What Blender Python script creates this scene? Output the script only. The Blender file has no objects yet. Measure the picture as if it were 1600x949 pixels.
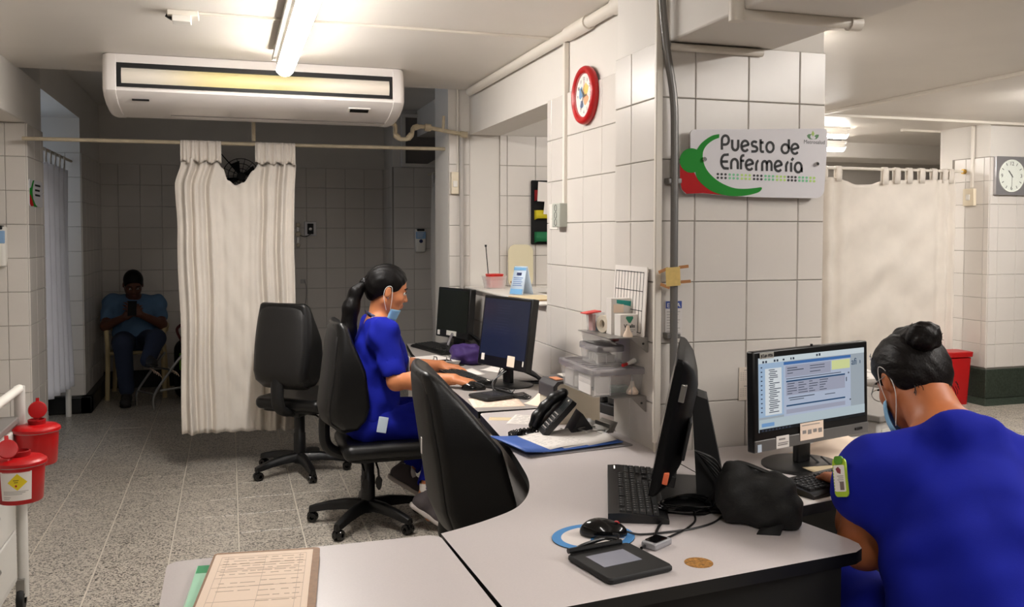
import bpy, bmesh, math, random
import numpy as np
from mathutils import Vector, Matrix, Euler, Quaternion

random.seed(7)
SC = bpy.context.scene
COL = SC.collection
PI = math.pi

# ------------------------------------------------------------------ camera
EYE = 1.46
YAW, PITCH, ROLL, FPX = 0.306662, 0.0401786, -0.00078628, 1397.54
cam_d = bpy.data.cameras.new('camera')
cam_d.sensor_width = 36.0
cam_d.lens = FPX / 1600 * 36.0
cam_d.shift_y = -53.59 / 1600
cam_d.clip_start = 0.05
cam = bpy.data.objects.new('camera', cam_d)
COL.objects.link(cam)
_f = Vector((math.sin(YAW) * math.cos(PITCH), math.cos(YAW) * math.cos(PITCH), -math.sin(PITCH)))
_r = Vector((math.cos(YAW), -math.sin(YAW), 0))
_d = _f.cross(_r)
_r2 = math.cos(ROLL) * _r + math.sin(ROLL) * _d
_d2 = -math.sin(ROLL) * _r + math.cos(ROLL) * _d
_m = Matrix((_r2, -_d2, -_f)).transposed()
cam.matrix_world = Matrix.Translation((0, 0, EYE)) @ _m.to_4x4()
SC.camera = cam

# ------------------------------------------------------------------ world, exposure, daylight
SC.view_settings.view_transform = 'Standard'
SC.view_settings.look = 'None'
SC.view_settings.gamma = 1.0
SC.view_settings.exposure = 0.95
SC.view_settings.use_curve_mapping = False
W = bpy.data.worlds.new('world')
SC.world = W
W.use_nodes = True
W.node_tree.nodes['Background'].inputs[0].default_value = (1.0, 0.93, 0.86, 1)
W.node_tree.nodes['Background'].inputs[1].default_value = 0.006
TUBE = dict(main=62.0, near=28.0, right=62.0, far=34.0, store=62.0)   # emission strengths of the ceiling tubes
TUBE_COL = (1.0, 0.955, 0.91)
DAY = 4.0


def area(name, loc, rot, sx, sy, power, col):
    l = bpy.data.lights.new(name, 'AREA')
    l.shape = 'RECTANGLE'; l.size = sx; l.size_y = sy; l.energy = power; l.color = col
    o = bpy.data.objects.new(name, l); COL.objects.link(o)
    o.location = loc; o.rotation_euler = rot
    return o


# daylight from the window of the side room on the left (behind the first pier, out of sight)
_w = area('side_room_daylight', (-2.95, 7.35, 1.75), (0, -PI / 2, math.radians(-18)), 1.0, 0.9, DAY, (0.70, 0.83, 1.0))
_w.data.spread = math.radians(95)


# ------------------------------------------------------------------ materials
def lin(c):
    return tuple((x / 255 / 12.92) if x / 255 <= 0.04045 else ((x / 255 + 0.055) / 1.055) ** 2.4 for x in c) + (1,)


MATS = {}


def mat(name, rgb, rough=0.5, metal=0.0, noise=None, bump=None, spec=0.5, alpha=None, trans=None, emit=None,
        coat=0.0, sheen=0.0, stretch=None):
    """rgb is an sRGB 0-255 triple. noise=(scale, amount) mottles the colour, bump=(scale, strength) adds relief."""
    if name in MATS:
        return MATS[name]
    m = bpy.data.materials.new(name); m.use_nodes = True
    nt = m.node_tree; b = nt.nodes['Principled BSDF']
    c = lin(rgb)
    b.inputs['Base Color'].default_value = c
    b.inputs['Roughness'].default_value = rough
    b.inputs['Metallic'].default_value = metal
    b.inputs['Specular IOR Level'].default_value = spec
    if coat: b.inputs['Coat Weight'].default_value = coat
    if sheen: b.inputs['Sheen Weight'].default_value = sheen
    geo = nt.nodes.new('ShaderNodeNewGeometry')
    if noise:
        n = nt.nodes.new('ShaderNodeTexNoise'); n.inputs['Scale'].default_value = noise[0]; n.inputs['Detail'].default_value = 4
        nt.links.new(geo.outputs['Position'], n.inputs['Vector'])
        r = nt.nodes.new('ShaderNodeValToRGB')
        a = noise[1]
        r.color_ramp.elements[0].position = 0.3; r.color_ramp.elements[1].position = 0.7
        r.color_ramp.elements[0].color = tuple(x * (1 - a) for x in c[:3]) + (1,)
        r.color_ramp.elements[1].color = tuple(min(1, x * (1 + a * 0.6)) for x in c[:3]) + (1,)
        nt.links.new(n.outputs['Fac'], r.inputs['Fac'])
        nt.links.new(r.outputs['Color'], b.inputs['Base Color'])
    if bump:
        n2 = nt.nodes.new('ShaderNodeTexNoise'); n2.inputs['Scale'].default_value = bump[0]; n2.inputs['Detail'].default_value = 3
        if stretch:
            mp = nt.nodes.new('ShaderNodeMapping'); mp.inputs['Scale'].default_value = stretch
            nt.links.new(geo.outputs['Position'], mp.inputs['Vector']); nt.links.new(mp.outputs['Vector'], n2.inputs['Vector'])
        else:
            nt.links.new(geo.outputs['Position'], n2.inputs['Vector'])
        bp = nt.nodes.new('ShaderNodeBump'); bp.inputs['Strength'].default_value = bump[1]; bp.inputs['Distance'].default_value = 0.004
        nt.links.new(n2.outputs['Fac'], bp.inputs['Height'])
        nt.links.new(bp.outputs['Normal'], b.inputs['Normal'])
    if trans is not None:
        b.inputs['Transmission Weight'].default_value = trans
        b.inputs['IOR'].default_value = 1.12
    if alpha is not None:
        b.inputs['Alpha'].default_value = alpha
    if emit:
        b.inputs['Emission Color'].default_value = lin(emit[0]) if max(emit[0]) > 1.5 else tuple(emit[0]) + (1,)
        b.inputs['Emission Strength'].default_value = emit[1]
    MATS[name] = m
    return m


def terrazzo(name, base, dark, light):
    m = bpy.data.materials.new(name); m.use_nodes = True
    nt = m.node_tree; b = nt.nodes['Principled BSDF']
    geo = nt.nodes.new('ShaderNodeNewGeometry')
    v = nt.nodes.new('ShaderNodeTexVoronoi'); v.inputs['Scale'].default_value = 155
    n = nt.nodes.new('ShaderNodeTexNoise'); n.inputs['Scale'].default_value = 125; n.inputs['Detail'].default_value = 3
    nt.links.new(geo.outputs['Position'], v.inputs['Vector']); nt.links.new(geo.outputs['Position'], n.inputs['Vector'])
    sep = nt.nodes.new('ShaderNodeSeparateColor'); nt.links.new(v.outputs['Color'], sep.inputs[0])
    add = nt.nodes.new('ShaderNodeMath'); add.operation = 'MULTIPLY_ADD'; add.inputs[1].default_value = 0.55
    nt.links.new(sep.outputs[0], add.inputs[0])
    mul = nt.nodes.new('ShaderNodeMath'); mul.operation = 'MULTIPLY'; mul.inputs[1].default_value = 0.6
    nt.links.new(n.outputs['Fac'], mul.inputs[0]); nt.links.new(mul.outputs[0], add.inputs[2])
    r = nt.nodes.new('ShaderNodeValToRGB')
    e = r.color_ramp.elements
    e[0].position = 0.36; e[0].color = lin(dark)
    e[1].position = 0.52; e[1].color = lin(base)
    x = e.new(0.78); x.color = lin(light)
    nt.links.new(add.outputs[0], r.inputs['Fac'])
    n3 = nt.nodes.new('ShaderNodeTexNoise'); n3.inputs['Scale'].default_value = 1.3
    nt.links.new(geo.outputs['Position'], n3.inputs['Vector'])
    mx = nt.nodes.new('ShaderNodeMix'); mx.data_type = 'RGBA'; mx.blend_type = 'MULTIPLY'; mx.inputs[0].default_value = 0.35
    nt.links.new(r.outputs['Color'], mx.inputs[6])
    r3 = nt.nodes.new('ShaderNodeValToRGB'); r3.color_ramp.elements[0].color = (.7, .68, .64, 1); r3.color_ramp.elements[1].color = (1, 1, 1, 1)
    nt.links.new(n3.outputs['Fac'], r3.inputs['Fac']); nt.links.new(r3.outputs['Color'], mx.inputs[7])
    nt.links.new(mx.outputs[2], b.inputs['Base Color'])
    b.inputs['Roughness'].default_value = 0.34
    MATS[name] = m
    return m


M_TILE = mat('white_ceramic', (217, 211, 204), 0.27, noise=(1.7, 0.05))
M_GROUT = mat('grout', (146, 139, 131), 0.9)
M_PLASTER = mat('white_plaster', (224, 219, 212), 0.6, noise=(2.2, 0.04), bump=(14, 0.05))
M_CEIL = mat('painted_ceiling', (226, 220, 212), 0.42, noise=(1.4, 0.05), bump=(9, 0.06))
M_BASE = mat('dark_green_baseboard', (46, 56, 46), 0.5, noise=(60, 0.5))
M_BLACKBASE = mat('black_baseboard', (18, 18, 17), 0.4)
M_TERR = terrazzo('terrazzo', (176, 168, 156), (74, 70, 66), (200, 192, 180))
M_JOINT = mat('pale_floor_joint', (206, 198, 184), 0.7)
M_PVC = mat('white_pvc', (226, 219, 208), 0.4)
M_OLDPVC = mat('old_cream_pvc', (190, 176, 150), 0.5, noise=(20, 0.15))
M_GREYPIPE = mat('grey_conduit', (128, 126, 124), 0.38, metal=0.5)
M_LAM = mat('pale_grey_laminate', (206, 198, 197), 0.33, noise=(240, 0.03))
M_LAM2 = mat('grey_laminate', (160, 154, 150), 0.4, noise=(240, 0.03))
M_EDGE = mat('black_edge_band', (14, 14, 14), 0.45)
M_PANELG = mat('grey_panel', (170, 164, 158), 0.5)
M_BLK = mat('black_plastic', (11, 11, 12), 0.38)
M_BLKG = mat('glossy_black_plastic', (9, 9, 10), 0.12)
M_BLKS = mat('satin_black_plastic', (9, 9, 10), 0.45, spec=0.15)
M_BLKM = mat('matte_black_plastic', (14, 14, 15), 0.6)
M_LEATH = mat('black_leatherette', (9, 9, 10), 0.38, bump=(160, 0.12))
M_SHELL = mat('charcoal_chair_shell', (27, 26, 26), 0.5, bump=(200, 0.15))
M_STEEL = mat('steel', (176, 174, 170), 0.28, metal=0.9)
M_CHROME = mat('chrome', (220, 220, 220), 0.12, metal=1.0)
M_PAPER = mat('white_paper', (236, 230, 224), 0.8)
M_CREAM = mat('cream_paper', (250, 228, 208), 0.85)
M_BEIGE = mat('beige_card', (214, 196, 160), 0.8)
M_INK = mat('black_ink', (18, 18, 20), 0.6)
M_GREYINK = mat('grey_print', (150, 144, 140), 0.8)
M_FAINT = mat('faint_print', (206, 186, 168), 0.85)
M_CLOTH = mat('white_curtain_cloth', (224, 216, 206), 0.9, noise=(7, 0.05), bump=(500, 0.1), sheen=0.1)
M_CLOTHB = mat('bluish_curtain_cloth', (222, 224, 234), 0.9, noise=(7, 0.04), sheen=0.1)
M_RED = mat('red_plastic', (178, 8, 14), 0.32)
M_CLEAR = mat('clear_plastic', (238, 236, 232), 0.12, trans=0.0, alpha=0.30)
M_CLEARLID = mat('grey_clear_lid', (150, 146, 150), 0.25, alpha=0.62)
M_GLASS = mat('glass', (240, 244, 244), 0.04, alpha=0.14)
M_BLUE = mat('royal_blue_scrubs', (15, 27, 146), 0.85, noise=(9, 0.10), bump=(700, 0.12), spec=0.2)
M_SKIN = mat('skin', (202, 128, 84), 0.5, noise=(14, 0.06))
M_SKIN2 = mat('tan_skin', (182, 106, 62), 0.5, noise=(14, 0.06))
M_HAIR = mat('dark_hair', (8, 6, 6), 0.45, bump=(260, 0.35), spec=0.18, stretch=(1.0, 1.0, .12))
M_HAIR2 = mat('dark_brown_hair', (15, 10, 9), 0.45, bump=(260, 0.4), spec=0.2, stretch=(1.0, .25, .6))
M_MASK = mat('blue_face_mask', (136, 186, 222), 0.8)
M_WHITE = mat('white_plastic', (232, 228, 220), 0.35)
M_GREEN = mat('sign_green', (26, 132, 40), 0.6, spec=0.2)
M_SRED = mat('sign_red', (168, 8, 14), 0.6, spec=0.2)
M_YEL = mat('yellow', (232, 206, 30), 0.5)


# ------------------------------------------------------------------ mesh helpers
class B:
    """collects shapes, then links them as one mesh object"""
    def __init__(s):
        s.v = []; s.f = []; s.mi = []

    def add(s, vs, fs, mi=0, M=None):
        o = len(s.v)
        for v in vs:
            v = Vector(v)
            s.v.append(M @ v if M else v)
        for f in fs:
            s.f.append([i + o for i in f]); s.mi.append(mi)
        return s

    def box(s, x0, x1, y0, y1, z0, z1, mi=0, M=None):
        vs = [(x0, y0, z0), (x1, y0, z0), (x1, y1, z0), (x0, y1, z0), (x0, y0, z1), (x1, y0, z1), (x1, y1, z1), (x0, y1, z1)]
        return s.add(vs, [(0, 3, 2, 1), (4, 5, 6, 7), (0, 1, 5, 4), (1, 2, 6, 5), (2, 3, 7, 6), (3, 0, 4, 7)], mi, M)

    def prism(s, poly, z0, z1, mi=0, M=None, side=None):
        n = len(poly)
        a = sum(poly[i][0] * poly[(i + 1) % n][1] - poly[(i + 1) % n][0] * poly[i][1] for i in range(n))
        if a < 0: poly = poly[::-1]
        vs = [(p[0], p[1], z0) for p in poly] + [(p[0], p[1], z1) for p in poly]
        s.add(vs, [list(range(n))[::-1], list(range(n, 2 * n))], mi, M)
        return s.add(vs, [(i, (i + 1) % n, n + (i + 1) % n, n + i) for i in range(n)], mi if side is None else side, M)

    def tube(s, pts, r, seg=10, mi=0, M=None, caps=True, radii=None):
        pts = [Vector(p) for p in pts]
        n = len(pts); rings = []
        t0 = (pts[1] - pts[0]).normalized()
        up = Vector((0, 0, 1)) if abs(t0.z) < 0.9 else Vector((1, 0, 0))
        u = t0.cross(up).normalized()
        for i, p in enumerate(pts):
            t = (pts[min(i + 1, n - 1)] - pts[max(i - 1, 0)]).normalized()
            u = (u - t * u.dot(t)).normalized(); w = t.cross(u)
            rr = radii[i] if radii else r
            rings.append([p + (u * math.cos(a) + w * math.sin(a)) * rr for a in [2 * PI * k / seg for k in range(seg)]])
        vs = [v for ring in rings for v in ring]; fs = []
        for i in range(n - 1):
            for k in range(seg):
                k2 = (k + 1) % seg
                fs.append((i * seg + k, i * seg + k2, (i + 1) * seg + k2, (i + 1) * seg + k))
        if caps:
            fs.append(list(range(seg))[::-1]); fs.append([(n - 1) * seg + k for k in range(seg)])
        return s.add(vs, fs, mi, M)

    def lathe(s, prof, seg=28, mi=0, M=None):
        """prof: (r, z) pairs, turned round the z axis"""
        vs = []; fs = []; idx = []
        for r, z in prof:
            if r < 1e-6:
                idx.append([len(vs)] * seg); vs.append((0, 0, z))
            else:
                idx.append(list(range(len(vs), len(vs) + seg)))
                vs += [(r * math.cos(2 * PI * k / seg), r * math.sin(2 * PI * k / seg), z) for k in range(seg)]
        for i in range(len(prof) - 1):
            for k in range(seg):
                k2 = (k + 1) % seg
                q = [idx[i][k], idx[i][k2], idx[i + 1][k2], idx[i + 1][k]]
                q2 = []
                for a in q:
                    if a not in q2: q2.append(a)
                if len(q2) > 2: fs.append(q2)
        return s.add(vs, fs, mi, M)

    def grid(s, P, mi=0, M=None, closed=False):
        """P[i][j] points -> quads"""
        n = len(P); m = len(P[0])
        vs = [p for row in P for p in row]
        fs = [(i * m + j, i * m + j + 1, (i + 1) * m + j + 1, (i + 1) * m + j) for i in range(n - 1) for j in range(m - 1)]
        if closed:
            fs += [(i * m + m - 1, i * m, (i + 1) * m, (i + 1) * m + m - 1) for i in range(n - 1)]
        return s.add(vs, fs, mi, M)

    def mesh(s, name, mats, smooth=35):
        me = bpy.data.meshes.new(name)
        me.from_pydata([tuple(v) for v in s.v], [], s.f)
        ms = mats if isinstance(mats, (list, tuple)) else [mats]
        for m in ms: me.materials.append(m)
        me.polygons.foreach_set('material_index', s.mi)
        if smooth:
            me.polygons.foreach_set('use_smooth', [True] * len(me.polygons))
            me.set_sharp_from_angle(angle=math.radians(smooth))
        me.validate(); me.update()
        return me

    def obj(s, name, mats, parent=None, bevel=0, smooth=35, seg=2, fix=True):
        me = s.mesh(name, mats, smooth)
        if fix:
            bm = bmesh.new(); bm.from_mesh(me)
            bmesh.ops.recalc_face_normals(bm, faces=bm.faces)
            bm.to_mesh(me); bm.free()
            if smooth: me.set_sharp_from_angle(angle=math.radians(smooth))
        o = link(name, me, parent)
        if bevel:
            md = o.modifiers.new('bevel', 'BEVEL'); md.width = bevel; md.segments = seg
            md.limit_method = 'ANGLE'; md.angle_limit = math.radians(40); md.harden_normals = False
        return o


def link(name, data, parent=None):
    o = bpy.data.objects.new(name, data); COL.objects.link(o)
    if parent: o.parent = parent
    return o


def tag(o, label, cat, group=None, kind=None):
    o['label'] = label; o['category'] = cat
    if group: o['group'] = group
    if kind: o['kind'] = kind
    return o


def thing(name, label, cat, loc=(0, 0, 0), rz=0.0, group=None):
    o = bpy.data.objects.new(name, None); COL.objects.link(o)
    o.empty_display_size = 0.05
    o.location = loc; o.rotation_euler = (0, 0, rz)
    return tag(o, label, cat, group)


def struct(o):
    o['kind'] = 'structure'
    return o


def T(x=0, y=0, z=0, rz=0, rx=0, ry=0):
    return Matrix.Translation((x, y, z)) @ Euler((rx, ry, rz), 'XYZ').to_matrix().to_4x4()


def rrect(x0, x1, y0, y1, r, n=5):
    P = []
    for cx, cy, a0 in ((x1 - r, y0 + r, -PI / 2), (x1 - r, y1 - r, 0), (x0 + r, y1 - r, PI / 2), (x0 + r, y0 + r, PI)):
        for k in range(n + 1):
            a = a0 + PI / 2 * k / n
            P.append((cx + r * math.cos(a), cy + r * math.sin(a)))
    return P


def bez(pts, n=8):
    """Catmull-Rom through pts"""
    pts = [Vector(p) for p in pts]
    out = []
    for i in range(len(pts) - 1):
        p0 = pts[max(i - 1, 0)]; p1 = pts[i]; p2 = pts[i + 1]; p3 = pts[min(i + 2, len(pts) - 1)]
        for k in range(n):
            t = k / n
            out.append(0.5 * ((2 * p1) + (p2 - p0) * t + (2 * p0 - 5 * p1 + 4 * p2 - p3) * t * t + (3 * p1 - p0 - 3 * p2 + p3) * t ** 3))
    out.append(pts[-1])
    return out


def text(s, size, m, parent, M, name='lettering', ext=0.0004, align='LEFT', bold=0.0):
    c = bpy.data.curves.new(name, 'FONT'); c.body = s; c.size = size; c.extrude = ext; c.align_x = align
    c.offset = bold; c.resolution_u = 3
    tmp = bpy.data.objects.new(name, c)
    me = bpy.data.meshes.new_from_object(tmp)
    bpy.data.objects.remove(tmp); bpy.data.curves.remove(c)
    me.materials.clear(); me.materials.append(m)
    o = link(name, me, parent)
    o.matrix_local = M
    return o


# ------------------------------------------------------------------ implicit surfaces (bodies, cushions, soft things)
def smin(a, b, k):
    h = np.maximum(k - np.abs(a - b), 0.0) / k
    return np.minimum(a, b) - h * h * k * 0.25


class F:
    """a field of smoothly joined shapes, turned into one closed mesh"""
    def __init__(s, res=0.008):
        s.res = res; s.ops = []

    def _add(s, fn, lo, hi, k, mode='u'):
        s.ops.append((fn, np.array(lo, float), np.array(hi, float), k, mode)); return s

    def cap(s, a, b, ra, rb=None, k=0.02, mode='u'):
        rb = ra if rb is None else rb
        a = np.array(a, float); b = np.array(b, float); ab = b - a; L = max(ab @ ab, 1e-9)
        def fn(X, Y, Z):
            px, py, pz = X - a[0], Y - a[1], Z - a[2]
            t = np.clip((px * ab[0] + py * ab[1] + pz * ab[2]) / L, 0, 1)
            return np.sqrt((px - t * ab[0]) ** 2 + (py - t * ab[1]) ** 2 + (pz - t * ab[2]) ** 2) - (ra + (rb - ra) * t)
        r = max(ra, rb)
        return s._add(fn, np.minimum(a, b) - r, np.maximum(a, b) + r, k, mode)

    def chain(s, pts, radii, k=0.02, mode='u'):
        for i in range(len(pts) - 1):
            s.cap(pts[i], pts[i + 1], radii[i], radii[i + 1], k, mode)
        return s

    def ell(s, c, r, R=None, k=0.02, mode='u'):
        c = np.array(c, float); r = np.array(r, float)
        Rm = np.array(R.to_3x3()).T if R is not None else np.eye(3)   # world -> local
        def fn(X, Y, Z):
            p = [X - c[0], Y - c[1], Z - c[2]]
            q = [Rm[i, 0] * p[0] + Rm[i, 1] * p[1] + Rm[i, 2] * p[2] for i in range(3)]
            k0 = np.sqrt(sum((q[i] / r[i]) ** 2 for i in range(3)))
            k1 = np.sqrt(sum((q[i] / r[i] ** 2) ** 2 for i in range(3))) + 1e-9
            return k0 * (k0 - 1) / k1
        e = np.full(3, r.max())
        return s._add(fn, c - e, c + e, k, mode)

    def rbox(s, c, h, rad, R=None, k=0.02, mode='u'):
        c = np.array(c, float); h = np.array(h, float)
        Rm = np.array(R.to_3x3()).T if R is not None else np.eye(3)
        def fn(X, Y, Z):
            p = [X - c[0], Y - c[1], Z - c[2]]
            q = [np.abs(Rm[i, 0] * p[0] + Rm[i, 1] * p[1] + Rm[i, 2] * p[2]) - (h[i] - rad) for i in range(3)]
            o = np.sqrt(sum(np.maximum(x, 0) ** 2 for x in q))
            return o + np.minimum(np.maximum(np.maximum(q[0], q[1]), q[2]), 0) - rad
        e = np.full(3, float(np.linalg.norm(h)))
        return s._add(fn, c - e, c + e, k, mode)

    def plane(s, p, n, k=0.006):
        """cuts away everything on the side the normal points to"""
        p = np.array(p, float); n = np.array(n, float); n /= np.linalg.norm(n)
        def fn(X, Y, Z): return (X - p[0]) * n[0] + (Y - p[1]) * n[1] + (Z - p[2]) * n[2]
        s.ops.append((fn, None, None, k, 'i')); return s

    def warp(s, fn):
        s.ops.append((fn, None, None, 0, 'd')); return s

    def build(s, name, m, parent=None, smooth=True, inv=None):
        los = [o[1] for o in s.ops if o[4] == 'u']; his = [o[2] for o in s.ops if o[4] == 'u']
        h = s.res
        lo = np.min(los, 0) - 4 * h; hi = np.max(his, 0) + 4 * h
        n = np.ceil((hi - lo) / h).astype(int) + 1
        ax = [lo[i] + h * np.arange(n[i]) for i in range(3)]
        D = np.full(n, 0.2, np.float32)
        for fn, a, b, k, mode in s.ops:
            if a is None:
                sl = (slice(None),) * 3
            else:
                mg = (k if mode == 'u' else k) + 3 * h + (0.02 if mode == 'u' else 0)
                i0 = np.clip(((a - mg - lo) / h).astype(int), 0, n - 1); i1 = np.clip(((b + mg - lo) / h).astype(int) + 2, 1, n)
                sl = tuple(slice(i0[i], i1[i]) for i in range(3))
            X = ax[0][sl[0]][:, None, None]; Y = ax[1][sl[1]][None, :, None]; Z = ax[2][sl[2]][None, None, :]
            d = fn(X, Y, Z)
            cur = D[sl]
            if mode == 'u': D[sl] = smin(cur, d, max(k, 1e-4))
            elif mode == 's': D[sl] = -smin(-cur, d, max(k, 1e-4))
            elif mode == 'i': D[sl] = -smin(-cur, -d, max(k, 1e-4))
            elif mode == 'd': D[sl] = cur + d
        D[0], D[-1] = 0.2, 0.2; D[:, 0], D[:, -1] = 0.2, 0.2; D[:, :, 0], D[:, :, -1] = 0.2, 0.2
        V, Q = surface_nets(D, lo, h)
        me = bpy.data.meshes.new(name)
        me.vertices.add(len(V)); me.vertices.foreach_set('co', V.astype(np.float32).ravel())
        me.loops.add(len(Q) * 4); me.loops.foreach_set('vertex_index', Q.astype(np.int32).ravel())
        me.polygons.add(len(Q)); me.polygons.foreach_set('loop_start', np.arange(len(Q), dtype=np.int32) * 4)
        me.update(calc_edges=True)
        me.polygons.foreach_set('use_smooth', np.ones(len(Q), bool))
        me.materials.append(m)
        me.validate(); me.update()
        return link(name, me, parent)


def surface_nets(D, lo, h):
    S = D < 0
    n = np.array(D.shape)
    c = [S[i:n[0] - 1 + i, j:n[1] - 1 + j, k:n[2] - 1 + k] for i in (0, 1) for j in (0, 1) for k in (0, 1)]
    any_ = np.zeros(n - 1, bool); all_ = np.ones(n - 1, bool)
    for x in c: any_ |= x; all_ &= x
    I = np.argwhere(any_ & ~all_)
    offs = np.array([(i, j, k) for i in (0, 1) for j in (0, 1) for k in (0, 1)])
    vals = np.stack([D[I[:, 0] + o[0], I[:, 1] + o[1], I[:, 2] + o[2]] for o in offs], 1)
    P = np.zeros((len(I), 3)); N = np.zeros(len(I))
    for a in range(8):
        for b in range(a + 1, 8):
            if abs(offs[a] - offs[b]).sum() != 1: continue
            va, vb = vals[:, a], vals[:, b]
            m = (va < 0) != (vb < 0)
            t = np.where(m, va / np.where(m, va - vb, 1), 0)
            P += np.where(m[:, None], offs[a] + t[:, None] * (offs[b] - offs[a]), 0); N += m
    V = lo + h * (I + P / N[:, None])
    idx = np.full(n - 1, -1, np.int64); idx[I[:, 0], I[:, 1], I[:, 2]] = np.arange(len(I))
    quads = []
    for ax in range(3):
        o = [0, 0, 0]; o[ax] = 1
        a = S[:n[0] - o[0], :n[1] - o[1], :n[2] - o[2]]; b = S[o[0]:, o[1]:, o[2]:]
        E = np.argwhere(a != b)
        u, w = [(1, 2), (2, 0), (0, 1)][ax]
        E = E[(E[:, u] > 0) & (E[:, w] > 0) & (E[:, u] < n[u] - 1) & (E[:, w] < n[w] - 1)]
        sgn = S[E[:, 0], E[:, 1], E[:, 2]]
        def g(du, dw):
            q = E.copy(); q[:, u] += du; q[:, w] += dw
            return idx[q[:, 0], q[:, 1], q[:, 2]]
        q = np.stack([g(-1, -1), g(0, -1), g(0, 0), g(-1, 0)], 1)
        q[~sgn] = q[~sgn][:, ::-1]
        quads.append(q)
    Q = np.concatenate(quads)
    return V, Q[(Q >= 0).all(1)]
# ================================================================== THE SETTING
CEIL = 2.395
_tile_cache = {}


def tile_mesh(w, h, m, t=0.007, ch=0.0025):
    key = (round(w, 3), round(h, 3), m.name, t)
    if key not in _tile_cache:
        b = B()
        x, y = w / 2, h / 2
        vs = [(-x, -y, 0), (x, -y, 0), (x, y, 0), (-x, y, 0), (-x, -y, t - ch), (x, -y, t - ch), (x, y, t - ch), (-x, y, t - ch),
              (-x + ch, -y + ch, t), (x - ch, -y + ch, t), (x - ch, y - ch, t), (-x + ch, y - ch, t)]
        fs = [(8, 9, 10, 11)]
        for i in range(4):
            j = (i + 1) % 4
            fs += [(i, j, 4 + j, 4 + i), (4 + i, 4 + j, 8 + j, 8 + i)]
        b.add(vs, fs)
        _tile_cache[key] = b.mesh('tile', m, smooth=0)
    return _tile_cache[key]


def tiles(parent, O, U, V, w, h, ju=0.0, jv=0.0, tw=0.2, th=0.2, holes=(), m=None, gap=0.0022, name='tile', gapv=None, tilt=0.0025, t=0.007):
    """lays real tiles on the face O + u*U + v*V; ju, jv are where one joint falls; holes are (u0, u1, v0, v1)"""
    m = m or M_TILE
    gapv = gap if gapv is None else gapv
    O, U, V = Vector(O), Vector(U), Vector(V); N = U.cross(V)
    ju = ju % tw; jv = jv % th
    us = [0.0] + [ju + i * tw for i in range(int(w / tw) + 2) if 0.004 < ju + i * tw < w - 0.004] + [w]
    vs = [0.0] + [jv + i * th for i in range(int(h / th) + 2) if 0.004 < jv + i * th < h - 0.004] + [h]
    for a, b in zip(us, us[1:]):
        for c, d in zip(vs, vs[1:]):
            rects = [(a, b, c, d)]
            for (p, q, r, s) in holes:
                nr = []
                for (e, f, g, k) in rects:
                    if f <= p or e >= q or k <= r or g >= s: nr.append((e, f, g, k)); continue
                    if e < p: nr.append((e, p, g, k))
                    if f > q: nr.append((q, f, g, k))
                    e2, f2 = max(e, p), min(f, q)
                    if g < r: nr.append((e2, f2, g, r))
                    if k > s: nr.append((e2, f2, s, k))
                rects = nr
            for (e, f, g, k) in rects:
                if f - e < 0.015 or k - g < 0.015: continue
                o = link(name, tile_mesh(f - e - gap, k - g - gapv, m, t), parent)
                R = Matrix((U, V, N)).transposed().to_4x4()
                j = Euler((random.uniform(-tilt, tilt), random.uniform(-tilt, tilt), 0)).to_matrix().to_4x4()
                o.matrix_local = Matrix.Translation(O + U * (e + f) / 2 + V * (g + k) / 2) @ R @ j


X_, Y_, Z_ = Vector((1, 0, 0)), Vector((0, 1, 0)), Vector((0, 0, 1))
J = 1.71      # height of one horizontal joint, the same all round the room

# floor: a slab that carries terrazzo tiles
fl = struct(B().box(-3.4, 9.0, -3.0, 9.3, -0.12, -0.004).obj('floor', M_JOINT))
tiles(fl, (-1.14, 2.5, -0.006), X_, Y_, 2.36, 6.6, ju=1.17, jv=0.2, tw=0.3, th=0.3, m=M_TERR, gap=0.006, gapv=0.0015, name='floor_tile', tilt=0.0006, t=0.006)
tiles(fl, (3.6, 3.0, -0.006), X_, Y_, 3.2, 3.3, ju=0.1, jv=0.1, tw=0.3, th=0.3, m=M_TERR, gap=0.006, gapv=0.0015, name='floor_tile', tilt=0.0006, t=0.006)
b = B().box(1.22, 3.6, 2.5, 9.1, -0.006, 0).box(-3.4, 9, -3, 2.5, -0.006, 0).box(3.6, 6.8, 6.3, 9.3, -0.006, 0).box(6.8, 9, 2.5, 9.3, -0.006, 0)
b.box(3.6, 6.8, 2.5, 3.0, -0.006, 0).box(-3.4, -1.14, 2.5, 9.1, -0.006, 0)
o = b.obj('floor_surface', M_TERR, fl)

# ceiling: lower over the station and the ward, higher over the alcove
ce = struct(B().prism([(-3.4, -3.0), (9.0, -3.0), (9.0, 9.3), (1.76, 9.3), (1.76, 5.70), (-3.4, 5.70)], CEIL, 2.75).obj('ceiling', M_CEIL))
struct(B().box(-3.4, 1.76, 5.70, 9.3, 2.65, 2.75).obj('ceiling_alcove', M_PLASTER))

# clock wall with the pass-through opening
OY0, OY1, OZ0, OZ1 = 4.18, 5.69, 1.10, 2.106
b = B().box(1.516, 1.718, 2.90, OY0, 0, CEIL).box(1.516, 1.718, OY0, OY1, 0, OZ0).box(1.516, 1.718, OY0, 5.71, OZ1, CEIL)
wc = struct(b.obj('wall_station', M_PLASTER))
g = B().box(1.512, 1.517, 2.92, OY0, 0.5, 2.113).box(1.512, 1.517, OY0, 5.70, 0.5, OZ0)
g.obj('grout', M_GROUT, wc)
tiles(wc, (1.512, 5.70, 0.5), -Y_, Z_, 2.76, 1.613, ju=5.70 - 4.12, jv=J - 0.5, tw=0.2065, th=0.2015,
      holes=[(0, 5.70 - OY0, OZ0 - 0.5, 2.0)])
B().box(1.470, 1.735, OY0 - 0.0, OY1, OZ0, OZ0 + 0.012).obj('window_sill', M_PLASTER, wc, bevel=0.004)

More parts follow.
